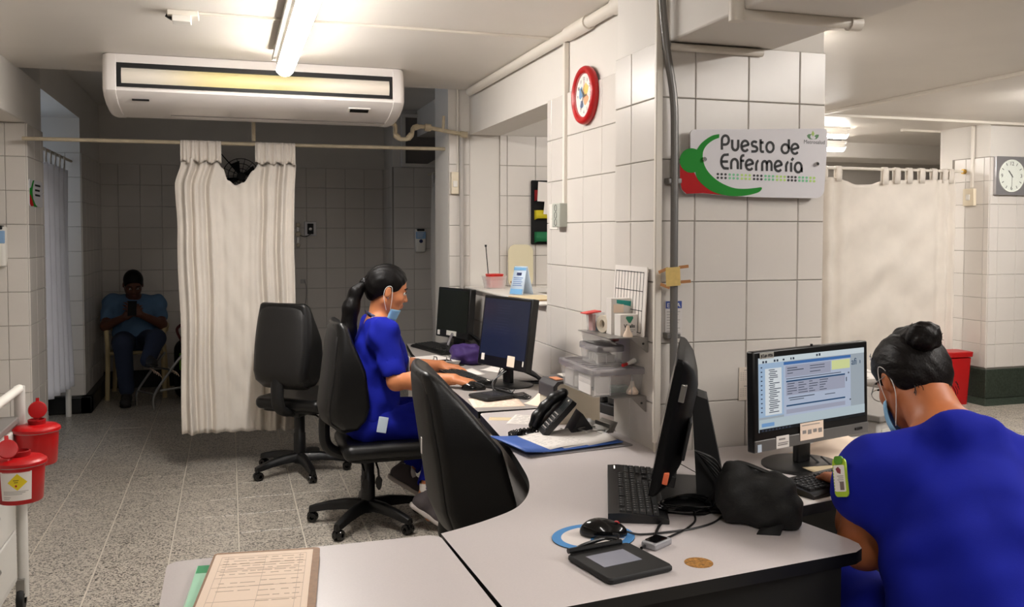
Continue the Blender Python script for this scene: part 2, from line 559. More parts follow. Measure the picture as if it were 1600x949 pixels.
# block at the end of the clock wall, and the wall seen through the opening
we = struct(B().box(1.372, 4.2, 5.715, 6.1, 0, 2.75).obj('wall_end', M_PLASTER))
B().box(1.374, 1.514, 5.711, 5.716, 0.3, 2.11).box(1.72, 3.3, 5.711, 5.716, 0.3, 2.11).obj('grout', M_GROUT, we)
tiles(we, (1.374, 5.711, 0.3), X_, Z_, 0.14, 1.81, ju=0.075, jv=J - 0.3)
tiles(we, (1.722, 5.711, 0.7), X_, Z_, 1.2, 1.41, ju=0.25, jv=J - 0.7)

B().box(1.722, 2.3, 5.56, 5.716, 1.07, 1.10).obj('ledge', M_PLASTER, we)
# square pillar with the sign
wp = struct(B().box(1.334, 1.956, 2.632, 2.962, 0, CEIL).obj('pillar', M_PLASTER))
B().box(1.331, 1.959, 2.629, 2.960, 0.6, 2.078).obj('grout', M_GROUT, wp)
tiles(wp, (1.331, 2.629, 0.6), X_, Z_, 0.628, 1.478, ju=0.128, jv=0.3, tw=0.198)
tiles(wp, (1.331, 2.96, 0.6), -Y_, Z_, 0.331, 1.478, ju=0.135, jv=0.3)
B().box(1.318, 1.334, 2.615, 2.631, 0.6, 2.085).obj('corner_strip', M_PVC, wp, bevel=0.003)

# dropped beam that meets the pillar
bs = struct(B().box(1.359, 1.754, -3.0, 2.634, 2.078, CEIL + 0.01).obj('ceiling_beam', M_PLASTER, bevel=0.006))

# left side: beam, near pier, far pier, alcove wall
struct(B().box(-1.40, -1.13, -3.0, 5.915, 2.11, CEIL + 0.01).obj('ceiling_beam_left', M_PLASTER, bevel=0.006))
struct(B().box(-2.6, -2.45, -3.0, 5.9, 0, CEIL).obj('wall_left', M_PLASTER))
p1 = struct(B().box(-2.5, -1.137, 5.917, 6.40, 0, CEIL + 0.01).obj('wall_left_pier', M_PLASTER))
B().box(-1.9, -1.133, 5.913, 6.396, 0.0, 2.106).obj('grout', M_GROUT, p1)
tiles(p1, (-1.88, 5.913, 0.0), X_, Z_, 0.747, 2.106, ju=1.88 - 1.244, jv=J)
tiles(p1, (-1.133, 5.913, 0.0), Y_, Z_, 0.48, 2.106, ju=0.2, jv=J)
p2 = struct(B().box(-2.6, -1.137, 7.967, 9.2, 0, 2.66).box(-1.6, -1.137, 6.40, 7.967, 2.385, 2.66).obj('wall_left_far_pier', M_PLASTER))
B().box(-2.2, -1.133, 7.963, 9.1, 0.0, 2.106).obj('grout', M_GROUT, p2)
tiles(p2, (-2.1, 7.963, 0.13), X_, Z_, 0.967, 1.976, ju=2.1 - 1.245, jv=J - 0.13)
tiles(p2, (-1.133, 7.963, 0.13), Y_, Z_, 1.13, 1.976, ju=0.2, jv=J - 0.13)
B().box(-2.1, -1.07, 7.88, 7.97, 0, 0.14).box(-1.16, -1.07, 7.88, 9.1, 0, 0.14).obj('baseboard', M_BLACKBASE, p2, bevel=0.01)
struct(B().box(-3.4, -3.2, 5.9, 8.5, 0, 2.7).obj('wall_side_room', M_PLASTER))
B().box(-1.30, -1.14, 6.45, 9.1, 2.41, 2.52).obj('duct', M_PLASTER, p2, bevel=0.01)

# back wall of the alcove
wb = struct(B().box(-2.6, 2.6, 9.107, 9.3, 0, 2.75).obj('wall_back', M_PLASTER))
B().box(-1.14, 1.52, 9.103, 9.108, 0.0, 2.106).obj('grout', M_GROUT, wb)
tiles(wb, (-1.13, 9.103, 0.16), X_, Z_, 2.65, 1.946, ju=0.15, jv=J - 0.16, tw=0.191)
B().box(-1.13, 1.52, 9.07, 9.104, 0, 0.16).obj('baseboard', M_BLACKBASE, wb, bevel=0.006)
p3 = struct(B().box(1.519, 2.6, 8.637, 9.2, 0, 2.66).obj('wall_right_pier', M_PLASTER))
B().box(1.515, 2.3, 8.633, 9.1, 0.16, 2.10).obj('grout', M_GROUT, p3)
tiles(p3, (1.515, 8.633, 0.16), X_, Z_, 0.76, 1.94, ju=0.215, jv=J - 0.16)
tiles(p3, (1.515, 9.10, 0.16), -Y_, Z_, 0.467, 1.94, ju=0.2, jv=J - 0.16)
struct(B().box(2.5, 2.6, 6.1, 8.7, 0, 2.7).obj('wall_alcove_right', M_PLASTER))

# transom window high on that pier
wn = struct(B().box(1.60, 2.18, 8.58, 8.634, 2.10, 2.135).box(1.60, 1.64, 8.58, 8.634, 2.135, 2.58).box(2.14, 2.18, 8.58, 8.634, 2.135, 2.58).box(1.60, 2.18, 8.58, 8.634, 2.58, 2.61).obj('window_1', M_PLASTER, bevel=0.004))
B().box(1.64, 2.14, 8.618, 8.624, 2.135, 2.58).obj('pane', mat('dark_window_glass', (120, 114, 110), 0.3), wn)
B().prism([(0, 0), (0.28, 0), (0.28, 0.16)], 0, 0.02, M=Matrix.Translation((1.86, 8.612, 2.137)) @ Euler((PI / 2, 0, 0)).to_matrix().to_4x4()).obj('sloping_panel', M_PVC, wn)

# right ward: pier with the wall clock, far wall, dropped ceiling strip
p4 = struct(B().box(6.167, 9.0, 6.037, 6.6, 0, CEIL + 0.01).obj('wall_ward_pier', M_PLASTER))
B().box(6.163, 7.4, 6.033, 6.45, 0.0, 2.115).obj('grout', M_GROUT, p4)
tiles(p4, (6.163, 6.033, 0.30), X_, Z_, 0.95, 1.815, ju=0.09, jv=J - 0.30)
tiles(p4, (6.163, 6.42, 0.30), -Y_, Z_, 0.387, 1.815, ju=0.13, jv=J - 0.30)
b = B().box(6.135, 7.4, 6.005, 6.5, 0.05, 0.30)
b.add([(6.135, 6.005, .05), (7.4, 6.005, .05), (7.4, 5.95, 0), (6.08, 5.95, 0), (6.135, 6.5, .05), (6.08, 6.5, 0)], [(3, 2, 1, 0), (3, 0, 4, 5)])
struct(b.obj('baseboard_ward', M_BASE, bevel=0.006))
struct(B().box(3.0, 9.0, 9.1, 9.3, 0, CEIL).obj('wall_ward_back', M_PLASTER))
struct(B().box(3.2, 8.6, 7.75, 8.3, 2.24, CEIL + 0.01).obj('ceiling_beam_ward', M_PLASTER, bevel=0.01))


# ------------------------------------------------------------------ pipes and trunking (each run its own object)
def run(name, label, pts, r, m, cat='pipe', seg=12, group=None, clips=()):
    o = tag(B().tube(pts, r, seg).obj(name, m), label, cat, group)
    for c in clips:
        B().box(-r * 1.5, r * 1.5, -r * 1.5, r * 1.5, -0.006, 0.006, M=c).obj('clip', m, o, bevel=0.002)
    return o


run('curtain_rail', 'white tube curtain rail across the alcove carrying the tied-up curtain', [(-1.132, 5.81, 2.006), (1.385, 5.81, 2.018)], 0.0115, M_OLDPVC, 'rail')
run('ceiling_hanger', 'short upright white tube holding the alcove curtain rail', [(0.155, 5.80, 2.03), (0.155, 5.80, 2.65)], 0.012, M_OLDPVC, 'pipe')
b = B().tube([(1.487, 3.30, 2.368), (1.487, 5.60, 2.368)], 0.026, 14)
o = tag(b.obj('ceiling_pipe', M_PVC), 'thick white pipe running along the top of the clock wall', 'pipe')
B().tube([(1.487, 3.60, 2.368), (1.487, 3.85, 2.368)], 0.033, 14).obj('coupling', M_PVC, o)
B().tube([(1.487, 2.96, 2.368), (1.487, 3.32, 2.368)], 0.036, 14).obj('sleeve', M_PVC, o)
tag(B().box(1.49, 1.5145, 3.905, 3.93, 1.598, 2.345).obj('cable_duct', M_PVC, bevel=0.003), 'slim white cable duct dropping from the pipe to the switch box by the red clock', 'duct')
o = tag(B().tube(bez([(1.322, 2.598, 2.394), (1.322, 2.598, 2.22), (1.335, 2.592, 2.06), (1.360, 2.588, 1.90), (1.366, 2.588, 1.75), (1.367, 2.588, 1.4), (1.369, 2.588, 0.78)], 6), 0.0125, 12).obj('conduit', M_GREYPIPE),
        'grey metal conduit bending down the front edge of the sign pillar', 'conduit')
for z in (1.62, 1.12):
    B().box(1.345, 1.392, 2.585, 2.622, z, z + 0.018).obj('clamp', M_GREYPIPE, o, bevel=0.003)
tag(B().box(1.306, 1.330, 2.60, 2.616, 0.78, 2.39).obj('corner_trunking', M_PVC, bevel=0.003), 'white cable trunking up the corner of the sign pillar, beside the grey conduit', 'trunking')
o = tag(B().tube([(1.335, 2.612, 2.060), (1.70, 2.612, 2.060)], 0.0125, 12).obj('beam_pipe', M_PVC), 'white pipe along the foot of the beam, on the face of the sign pillar', 'pipe')
B().tube([(1.325, 2.605, 2.062), (1.35, 2.605, 2.062)], 0.018, 10).obj('elbow', M_GREYPIPE, o)
o = tag(B().tube([(1.343, 2.19, 2.395), (1.343, 2.19, 2.078)], 0.0165, 12).tube([(1.343, 2.19, 2.066), (1.72, 2.19, 2.066)], 0.0165, 12).obj('beam_pipe', M_PVC),
        'white pipe wrapped round the underside of the beam, capped at its right end', 'pipe')
B().tube([(1.343, 2.19, 2.10), (1.343, 2.19, 2.045)], 0.022, 12).obj('elbow', M_PVC, o)
B().tube([(1.71, 2.19, 2.066), (1.748, 2.19, 2.066)], 0.022, 12).obj('end_cap', M_PVC, o)
o = tag(B().box(-0.235, -0.11, 4.03, 4.12, 2.372, 2.395).obj('junction_box', M_PVC, bevel=0.003), 'small white junction box on the ceiling left of the ceiling light', 'box')
B().box(-0.215, -0.14, 4.02, 4.09, 2.345, 2.372).obj('socket', M_WHITE, o, bevel=0.003)
B().tube([(-0.24, 4.07, 2.38), (-0.215, 4.07, 2.365)], 0.010, 8).obj('plug', M_BLK, o)
tag(B().box(-0.11, 1.50, 4.045, 4.067, 2.384, 2.395).obj('ceiling_trunking', M_PVC, bevel=0.002), 'flat white trunking crossing the ceiling in front of the air conditioner', 'trunking')
tag(B().box(4.352, 4.392, 1.0, 5.88, 2.373, 2.395).obj('ceiling_trunking', M_PVC, bevel=0.003), 'white trunking crossing the ward ceiling from the near right edge', 'trunking')
tag(B().box(4.40, 9.0, 5.93, 5.965, 2.374, 2.395).obj('ceiling_trunking', M_PVC, bevel=0.003), 'white trunking running across the ward ceiling in front of the clock pier', 'trunking')
tag(B().box(5.75, 6.36, 6.60, 6.63, 2.375, 2.395).obj('ceiling_trunking', M_PVC, bevel=0.003), 'short white trunking meeting the ward clock pier above the curtain', 'trunking')
o = tag(B().box(6.142, 6.163, 6.20, 6.225, 1.86, 2.39).obj('cable_duct', M_PVC, bevel=0.002), 'slim cream cable duct down the side of the ward clock pier', 'duct')
o = tag(B().box(6.128, 6.163, 6.17, 6.29, 1.70, 1.85).obj('light_switch', mat('cream_plastic', (226, 214, 190), 0.4), bevel=0.004), 'cream light switch on the side of the ward clock pier', 'switch')
B().box(6.120, 6.128, 6.21, 6.25, 1.75, 1.80).obj('rocker', M_WHITE, o, bevel=0.002)
# drain pipe with a trap by the end of the air conditioner
tr = bez([(0.93, 5.66, 2.185), (0.985, 5.66, 2.17), (1.015, 5.66, 2.14), (1.015, 5.66, 2.085), (1.04, 5.66, 2.06), (1.09, 5.66, 2.06), (1.12, 5.66, 2.085), (1.13, 5.66, 2.13), (1.17, 5.66, 2.142), (1.24, 5.66, 2.135), (1.34, 5.66, 2.12), (1.47, 5.66, 2.10)], 6)
o = tag(B().tube(tr, 0.0135, 12).obj('drain_pipe', M_OLDPVC), 'yellowed drain pipe with a U-shaped trap beside the air conditioner', 'pipe')
for a, bb in (((0.972, 2.175), (1.012, 2.15)), ((1.013, 2.085), (1.04, 2.062)), ((1.095, 2.062), (1.12, 2.09)), ((1.132, 2.13), (1.165, 2.143))):
    B().tube([(a[0], 5.66, a[1]), (bb[0], 5.66, bb[1])], 0.0185, 12).obj('elbow', M_OLDPVC, o)
B().tube([(1.205, 5.66, 2.139), (1.245, 5.66, 2.135)], 0.024, 12).obj('union', M_OLDPVC, o)
B().tube([(1.325, 5.66, 2.12), (1.33, 5.66, 2.215)], 0.010, 10).obj('vent_stub', M_OLDPVC, o)
B().tube([(1.44, 5.66, 2.103), (1.485, 5.66, 2.098)], 0.021, 12).obj('tee', M_OLDPVC, o)
tag(B().tube([(1.452, 5.672, 2.085), (1.452, 5.672, 0.75)], 0.0145, 12).obj('drain_pipe', mat('grey_pvc', (176, 170, 164), 0.4)), 'upright grey pipe at the far end of the pass-through opening', 'pipe')
tag(B().box(1.425, 1.437, 5.69, 5.708, 1.86, 2.64).obj('cable_duct', M_PVC, bevel=0.002), 'slim white duct above the switch box in the far corner of the station', 'duct')
o = tag(B().box(1.382, 1.432, 5.668, 5.708, 1.715, 1.858).obj('switch_box', mat('cream_plastic', (226, 214, 190), 0.4), bevel=0.004), 'cream switch box on the narrow tiled wall left of the upright grey pipe', 'switch')
B().box(1.392, 1.422, 5.662, 5.668, 1.76, 1.80).obj('rocker', M_WHITE, o, bevel=0.002)


# ------------------------------------------------------------------ ceiling lights
def batten(label, x, y, z, L, w, strength, along='y', group=None, drop=0.0, hk=0.5, warm=TUBE_COL):
    t = thing('ceiling_light', label, 'light', (x, y, z), 0 if along == 'y' else PI / 2, group)
    B().box(-w * hk, w * hk, -L / 2, L / 2, -0.022 - drop, 0 - drop).obj('housing', M_WHITE if hk == 0.5 else mat('grey_enamel', (150, 146, 140), 0.5), t, bevel=0.003)
    B().box(-w * .45, w * .45, -L / 2 + .02, L / 2 - .02, -0.020 - w * .53 - drop, -0.01 - drop).obj('spine', M_WHITE, t, bevel=.003)
    em = mat('lit_tube_%g' % strength, (255, 250, 240), 0.5, emit=(warm, strength))
    prof = [(w * 0.48 * math.cos(a), -0.020 - w * .40 - drop - w * 0.46 * math.sin(a)) for a in [.30 + (PI - .6) * k / 14 for k in range(15)]]
    d = B()
    d.grid([[(px, -L / 2 + 0.02, pz) for px, pz in prof], [(px, L / 2 - 0.02, pz) for px, pz in prof]])
    d.obj('diffuser', em, t)
    for s in (-1, 1):
        e = B(); e.grid([[(px, s * (L / 2 - 0.02), pz) for px, pz in prof], [(px * 0.8, s * L / 2, -0.012 - drop + (pz + 0.012 + drop) * 0.75) for px, pz in prof]])
        e.add([(px * 0.8, s * L / 2, -0.012 - drop + (pz + 0.012 + drop) * 0.75) for px, pz in prof], [list(range(15))])
        e.obj('end_cap', em if s > 0 else M_WHITE, t)
    if drop:
        B().box(-w * 0.3, w * 0.3, -L / 2 + 0.05, L / 2 - 0.05, -drop, 0).obj('bracket', M_GREYPIPE, t)
    return t


batten('bright tube ceiling light in front of the air conditioner', 0.283, 3.93, CEIL, 1.64, 0.095, TUBE['main'] * .85, drop=0.035, hk=0.66)
batten('tube ceiling light over the near desks, above and behind the viewer', 0.45, -0.4, CEIL, 2.4, 0.075, TUBE['near'])
batten('tube ceiling light over the right-hand desk, beyond the dropped beam', 2.9, 0.6, CEIL, 2.4, 0.075, TUBE['right'])
batten('lit ward ceiling light just right of the sign, above the pale curtain', 5.00, 7.24, CEIL, 1.25, 0.09, TUBE['far'], 'x', drop=0.055)
batten('lit ward ceiling light beside the upper right corner of the sign', 4.61, 6.70, CEIL, 1.25, 0.09, TUBE['far'], 'x')
batten('tube ceiling light in the ward, out of sight behind the sign pillar', 2.6, 4.2, CEIL, 1.25, 0.075, TUBE['store'] * .42)
batten('unseen tube ceiling light added at the right of the ward to brighten the curtain', 5.75, 4.5, CEIL, 1.25, 0.075, TUBE['store'] * 1.6, 'x')  # extra lamp out of view, added to brighten the ward curtain
# ================================================================== THINGS ON WALLS AND CEILING
# ---- air conditioner
def air_conditioner():
    t = thing('air_conditioner', 'long white ceiling-hung air conditioner with a black-framed louvre yellower in its middle', 'air conditioner', (0.18, 5.06, 2.12))
    x0, x1 = -0.55, 0.90
    prof = [(5.09, 2.393), (5.085, 2.352), (5.083, 2.345), (5.12, 2.343), (5.12, 2.222), (5.078, 2.220), (5.066, 2.212), (5.066, 2.200), (5.10, 2.176), (5.20, 2.142), (5.34, 2.122),
            (5.46, 2.116), (5.56, 2.120), (5.64, 2.15), (5.695, 2.22), (5.695, 2.393)]
    P = lambda x, y, z: (x - 0.18, y - 5.06, z - 2.12)
    b = B(); b.grid([[P(x0, y, z) for y, z in prof], [P(x1, y, z) for y, z in prof]])
    b.obj('casing', mat('white_casing', (236, 230, 226), 0.3), t, smooth=30)
    # rounded end caps
    out = [(5.092, 2.393), (5.07, 2.35), (5.058, 2.27), (5.060, 2.20), (5.10, 2.172), (5.20, 2.138), (5.34, 2.118), (5.46, 2.112), (5.56, 2.117), (5.645, 2.148), (5.697, 2.22), (5.697, 2.393)]
    cy, cz = 5.40, 2.28
    for xa, s in ((x0, -1), (x1, 1)):
        rows = []
        for dx, k in ((0.004, 0.97), (0, 1.0), (-0.035 * -s * -1, 1.0), (0.05, 0.985), (0.062, 0.95), (0.066, 0.86)):
            dd = abs(dx)
            rows.append([P(xa + s * dd if dx != 0.004 else xa - s * 0.004, cy + (y - cy) * k, min(2.393, cz + (z - cz) * k)) for y, z in out])
        e = B(); e.grid(rows); e.add(rows[-1], [list(range(len(out)))])
        e.obj('end_cap', mat('white_casing'  , (236, 230, 226), 0.3), t, smooth=50)
    f = B()
    f.box(x0 + .004, x1 - .004, 5.078, 5.118, 2.322, 2.346).box(x0 + .004, x1 - .004, 5.078, 5.118, 2.221, 2.240)
    f.box(x0 + .004, x0 + .026, 5.078, 5.118, 2.240, 2.322).box(x1 - .020, x1 - .004, 5.078, 5.118, 2.240, 2.322)
    f.obj('grille_frame', M_BLKM, t).matrix_local = Matrix.Translation((-0.18, -5.06, -2.12))
    m = bpy.data.materials.new('yellow_middle_louvre'); m.use_nodes = True  # louvre colour: cream at both ends, yellower towards the middle
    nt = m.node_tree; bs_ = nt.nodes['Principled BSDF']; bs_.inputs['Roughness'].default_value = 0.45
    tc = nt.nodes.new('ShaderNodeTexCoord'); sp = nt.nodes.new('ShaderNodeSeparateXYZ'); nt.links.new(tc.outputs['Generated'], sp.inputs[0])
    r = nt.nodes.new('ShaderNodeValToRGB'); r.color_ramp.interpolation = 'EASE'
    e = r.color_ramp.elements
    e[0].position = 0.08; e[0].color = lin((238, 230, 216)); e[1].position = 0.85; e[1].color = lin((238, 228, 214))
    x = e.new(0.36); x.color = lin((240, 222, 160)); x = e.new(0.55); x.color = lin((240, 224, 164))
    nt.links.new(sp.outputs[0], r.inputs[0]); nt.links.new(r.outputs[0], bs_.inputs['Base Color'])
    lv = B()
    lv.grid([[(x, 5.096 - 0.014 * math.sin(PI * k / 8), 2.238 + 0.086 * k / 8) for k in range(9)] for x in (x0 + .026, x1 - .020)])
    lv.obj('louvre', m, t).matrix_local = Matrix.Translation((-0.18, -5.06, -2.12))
    d = B().box(0.655, 0.775, 5.126, 5.14, 2.160, 2.176); 
    Mx = T(0, 0, 0)
    B().box(-0.062, 0.062, -0.003, 0.003, -0.024, 0.024).obj('display_frame', M_WHITE, t).matrix_local = Matrix.Translation((0.715 - .18, 5.142 - 5.06, 2.158 - 2.12)) @ Euler((math.radians(70), 0, 0)).to_matrix().to_4x4()
    B().box(-0.052, 0.052, -0.005, 0.003, -0.016, 0.016).obj('display', M_BLKG, t).matrix_local = Matrix.Translation((0.715 - .18, 5.141 - 5.06, 2.157 - 2.12)) @ Euler((math.radians(70), 0, 0)).to_matrix().to_4x4()
    B().box(-0.042, 0.042, -0.003, 0.003, -0.006, 0.006).obj('slot', M_BLKM, t).matrix_local = Matrix.Translation((-0.435 - .18, 5.13 - 5.06, 2.163 - 2.12)) @ Euler((math.radians(70), 0, 0)).to_matrix().to_4x4()
    B().box(-0.30 - .18, 0.9 - .18, 5.375 - 5.06, 5.379 - 5.06, -0.006, 0.0).obj('seam', M_GREYINK, t)
    B().tube([(0.86 - .18, 0.42, 0.02), (0.95 - .18, 0.50, 0.10)], 0.006, 8).obj('pipe_stub', M_BLK, t)
    return t


air_conditioner()


# ---- curtains
def curtain_mesh(P, name, parent, th=0.002, m=None):
    o = B().grid(P).obj(name, m or M_CLOTH, parent, smooth=80, fix=False)
    md = o.modifiers.new('solid', 'SOLIDIFY'); md.thickness = th; md.offset = 0
    return o


def lerp_tab(tab, x):
    for (x0, y0), (x1, y1) in zip(tab, tab[1:]):
        if x <= x1: 
            t = (x - x0) / max(x1 - x0, 1e-6); t = min(max(t, 0), 1)
            t2 = t * t * (3 - 2 * t)
            return y0 + (y1 - y0) * t2
    return tab[-1][1]


def alcove_curtain():
    t = thing('curtain', 'off-white curtain gathered in two bunches on the alcove rail with a scooped dip between', 'curtain', (0.05, 5.81, 0.215))
    top = [(0, 1.915), (.05, 1.915), (.30, 1.905), (.36, 1.86), (.44, 1.785), (.505, 1.757), (.57, 1.775), (.63, 1.85), (.68, 1.90), (.74, 1.90), (1, 1.895)]
    left = [(0.215, -.285), (0.9, -.288), (1.45, -.296), (1.75, -.312), (1.90, -.272), (2.0, -.272)]
    right = [(0.215, .400), (0.34, .407), (0.8, .400), (1.3, .392), (1.7, .402), (1.90, .408), (2.0, .405)]
    P = []
    n, m = 170, 56
    rnd = [random.uniform(0, 6.28) for _ in range(6)]
    for j in range(m + 1):
        row = []
        for i in range(n + 1):
            u = i / n
            zt = lerp_tab(top, u); zb = 0.222 - 0.012 * u + 0.004 * math.sin(u * 40)
            v = j / m
            z = zt + (zb - zt) * v
            xl = lerp_tab(left, z); xr = lerp_tab(right, z)
            x = xl + (xr - xl) * u
            w1 = math.exp(-((u - 0.14) / 0.15) ** 2) + math.exp(-((u - 0.84) / 0.16) ** 2)   # gathered bunches
            w1 = min(1, w1)
            a = 0.034 * w1 + 0.0025
            ph = u * 2 * PI
            y = a * (math.sin(ph * 8.5 + rnd[0] + 0.5 * math.sin(3 * v)) * 0.7 + math.sin(ph * 15.0 + rnd[1] + v * 0.8) * 0.42 + 0.25 * math.sin(ph * 4 + rnd[2]))
            mid = math.exp(-((u - 0.5) / 0.17) ** 2)
            # the slack middle: creases running down and across under the scoop
            y += mid * (0.008 * math.sin(v * 9 - abs(u - 0.53) * 16 + 0.8) * math.exp(-v * 2.0) + 0.005 * math.sin(v * 22 + u * 20 + rnd[3]) * (0.4 + 0.6 * v) + 0.003 * math.sin(v * 41 - u * 31))
            y += 0.02 * math.sin(u * 3.0) - 0.008 * v
            row.append((x - 0.05 + 0.004 * math.sin(v * 12 + u * 9), y, z - 0.215))
        P.append(row)
    curtain_mesh(P, 'cloth', t, 0.003)
    # gathered heading over the rail
    for (xa, xb, k) in ((-.272, -.038, 0), (.163, .405, 1)):
        Q = []
        for j in range(9):
            v = j / 8
            z = 2.022 - 0.128 * v
            Q.append([(xa + (xb - xa) * u - 0.05, -0.022 - 0.006 * math.sin(v * PI) + 0.007 * math.sin(u * 61 + k) * (0.5 + v) + 0.006 * math.sin(u * 33 + 1.2 * k), z - 0.215 + 0.008 * math.sin(u * 23 + k) * v) for u in [i / 60 for i in range(61)]])
        curtain_mesh(Q, 'heading', t, 0.003)
        Q2 = [[(x, 0.026 if j > 0 else 0.0, z) for (x, y, z) in row] for j, row in enumerate((Q[0], Q[4]))]
        curtain_mesh([Q[0], [(x, 0.02, z - 0.004) for x, y, z in Q[0]], [(x, 0.022, z - 0.09) for x, y, z in Q[0]]], 'heading_back', t, 0.002)
    return t


alcove_curtain()


def ward_curtain():
    t = thing('curtain', 'pale cream curtain on tab loops across the ward, sagging beside the sign pillar', 'curtain', (5.3, 6.30, 0.2))
    X0, X1 = 4.30, 6.06
    tabs = [4.42, 4.56, 4.70, 4.84, 5.31, 5.43, 5.56, 5.69, 5.82, 5.93, 6.0]
    top = [(4.30, 1.93), (4.84, 1.925), (4.90, 1.90), (5.02, 1.868), (5.16, 1.872), (5.31, 1.905), (5.43, 1.915), (5.69, 1.922), (6.06, 1.93)]
    P = []; n, m = 130, 60
    for j in range(m + 1):
        v = j / m; row = []
        for i in range(n + 1):
            u = i / n; x = X0 + (X1 - X0) * u
            zt = lerp_tab(top, x); zb = 0.20 + 0.02 * math.sin(u * 5)
            z = zt + (zb - zt) * v
            e = math.exp(-((x - 4.62) / 0.25) ** 2) + math.exp(-((x - 6.0) / 0.12) ** 2)
            y = 0.035 * e * math.sin(x * 42) + 0.010 * math.sin(x * 19 + 1) * (0.3 + v)
            dv = abs(x - 5.35)
            y += 0.020 * math.sin((z + dv * 0.55) * 14) * math.exp(-((x - 5.25) / 0.55) ** 2) * (1 - 0.7 * v)
            y += 0.008 * math.sin((z - x * 0.8) * 21) * (1 - v)
            row.append((x - 5.3, y, z - 0.2))
        P.append(row)
    curtain_mesh(P, 'cloth', t, 0.003)
    for x in tabs:
        zt = lerp_tab(top, x)
        Q = [[(x - 5.3 + s * 0.027, yy, z - 0.2) for s in (-1, -.3, .3, 1)] for yy, z in ((-0.012, zt - 0.03), (-0.019, zt + 0.03), (-0.018, 2.005), (-0.008, 2.021), (0.010, 2.021), (0.018, 2.0), (0.014, zt - 0.02))]
        curtain_mesh(Q, 'tab_loop', t, 0.003)
    return t


ward_curtain()
o = tag(B().tube([(4.2, 6.30, 2.006), (6.163, 6.30, 2.003)], 0.0115, 12).obj('curtain_rail', M_PVC), 'white tube curtain rail across the ward, ending at the clock pier', 'rail')
B().tube([(6.13, 6.30, 2.003), (6.163, 6.30, 2.003)], 0.022, 12).obj('bracket', mat('brass', (190, 150, 70), 0.35, metal=0.8), o)


def side_curtain(name, label, x, y0, y1, z0, z1, n_f, amp, zb1=None, m=None):
    t = thing(name, label, 'curtain', (x, (y0 + y1) / 2, z0))
    P = []
    for j in range(31):
        v = j / 30; row = []
        for i in range(81):
            u = i / 80
            zb = z0 + ((zb1 or z0) - z0) * u
            z = z1 - 0.09 + (zb - z1 + 0.09) * v
            row.append((amp * math.sin(u * 2 * PI * n_f + 0.6 * math.sin(v * 4)) * (0.6 + 0.4 * v) + amp * .4 * math.sin(u * 2 * PI * n_f * 1.9), (y0 + (y1 - y0) * u) - (y0 + y1) / 2, z - z0))
        P.append(row)
    curtain_mesh(P, 'cloth', t, 0.003, m)
    k = max(3, int((y1 - y0) / 0.16))
    for i in range(k):
        yy = y0 + (y1 - y0) * (i + 0.5) / k - (y0 + y1) / 2
        Q = [[(dx, yy + s * 0.028, z - z0) for s in (-1, 1)] for dx, z in ((-0.008, z1 - 0.12), (-0.017, z1 - 0.02), (-0.012, z1 + 0.013), (0.012, z1 + 0.013), (0.017, z1 - 0.02), (0.008, z1 - 0.12))]
        curtain_mesh(Q, 'tab_loop', t, 0.003)
    return t


side_curtain('curtain', 'bluish white curtain hanging in the left doorway behind the near pier', -1.20, 6.55, 7.62, 0.33, 2.03, 5.5, 0.035, 0.27, M_CLOTHB)
tag(B().tube([(-1.20, 6.42, 2.035), (-1.20, 7.945, 2.035)], 0.011, 10).obj('curtain_rail', M_OLDPVC), 'tube curtain rail in the left doorway', 'rail')
side_curtain('curtain', 'dim curtain at the back right of the alcove, beside the hand gel dispenser', 1.86, 7.55, 8.40, 0.40, 2.02, 4.5, 0.03)
tag(B().tube([(1.86, 6.12, 2.03), (1.86, 8.57, 2.03)], 0.011, 10).obj('curtain_rail', M_OLDPVC), 'short curtain rail at the back right of the alcove under the transom window', 'rail')
o = tag(B().tube([(-1.23, 7.80, 0.0), (-1.225, 7.78, 0.36)], 0.022, 8).box(-1.46, -1.20, 7.62, 7.86, 0.36, 0.385).tube([(-1.44, 7.80, 0.0), (-1.435, 7.78, 0.36)], 0.022, 8).tube([(-1.42, 7.66, 0), (-1.42, 7.67, .36)], 0.022, 8).obj('stool', M_WHITE), 'white plastic stool leg showing below the left doorway curtain', 'stool')


# ---- red clock on the clock wall (faces -x)
def digits_ring(parent, R, size, M0, m, only=range(1, 13)):
    for h in only:
        a = PI / 2 - h * PI / 6
        text(str(h), size, m, parent, M0 @ Matrix.Translation((R * math.cos(a), R * math.sin(a) - size * 0.34, 0.0)), 'numeral', align='CENTER')


def bar(b, p, q, w, z=0.0, t=0.0012, mi=0):
    p = Vector(p); q = Vector(q); d = (q - p).normalized(); n = Vector((-d.y, d.x)) * w / 2
    return b.prism([tuple(p - n), tuple(q - n), tuple(q + n), tuple(p + n)], z, z + t, mi)


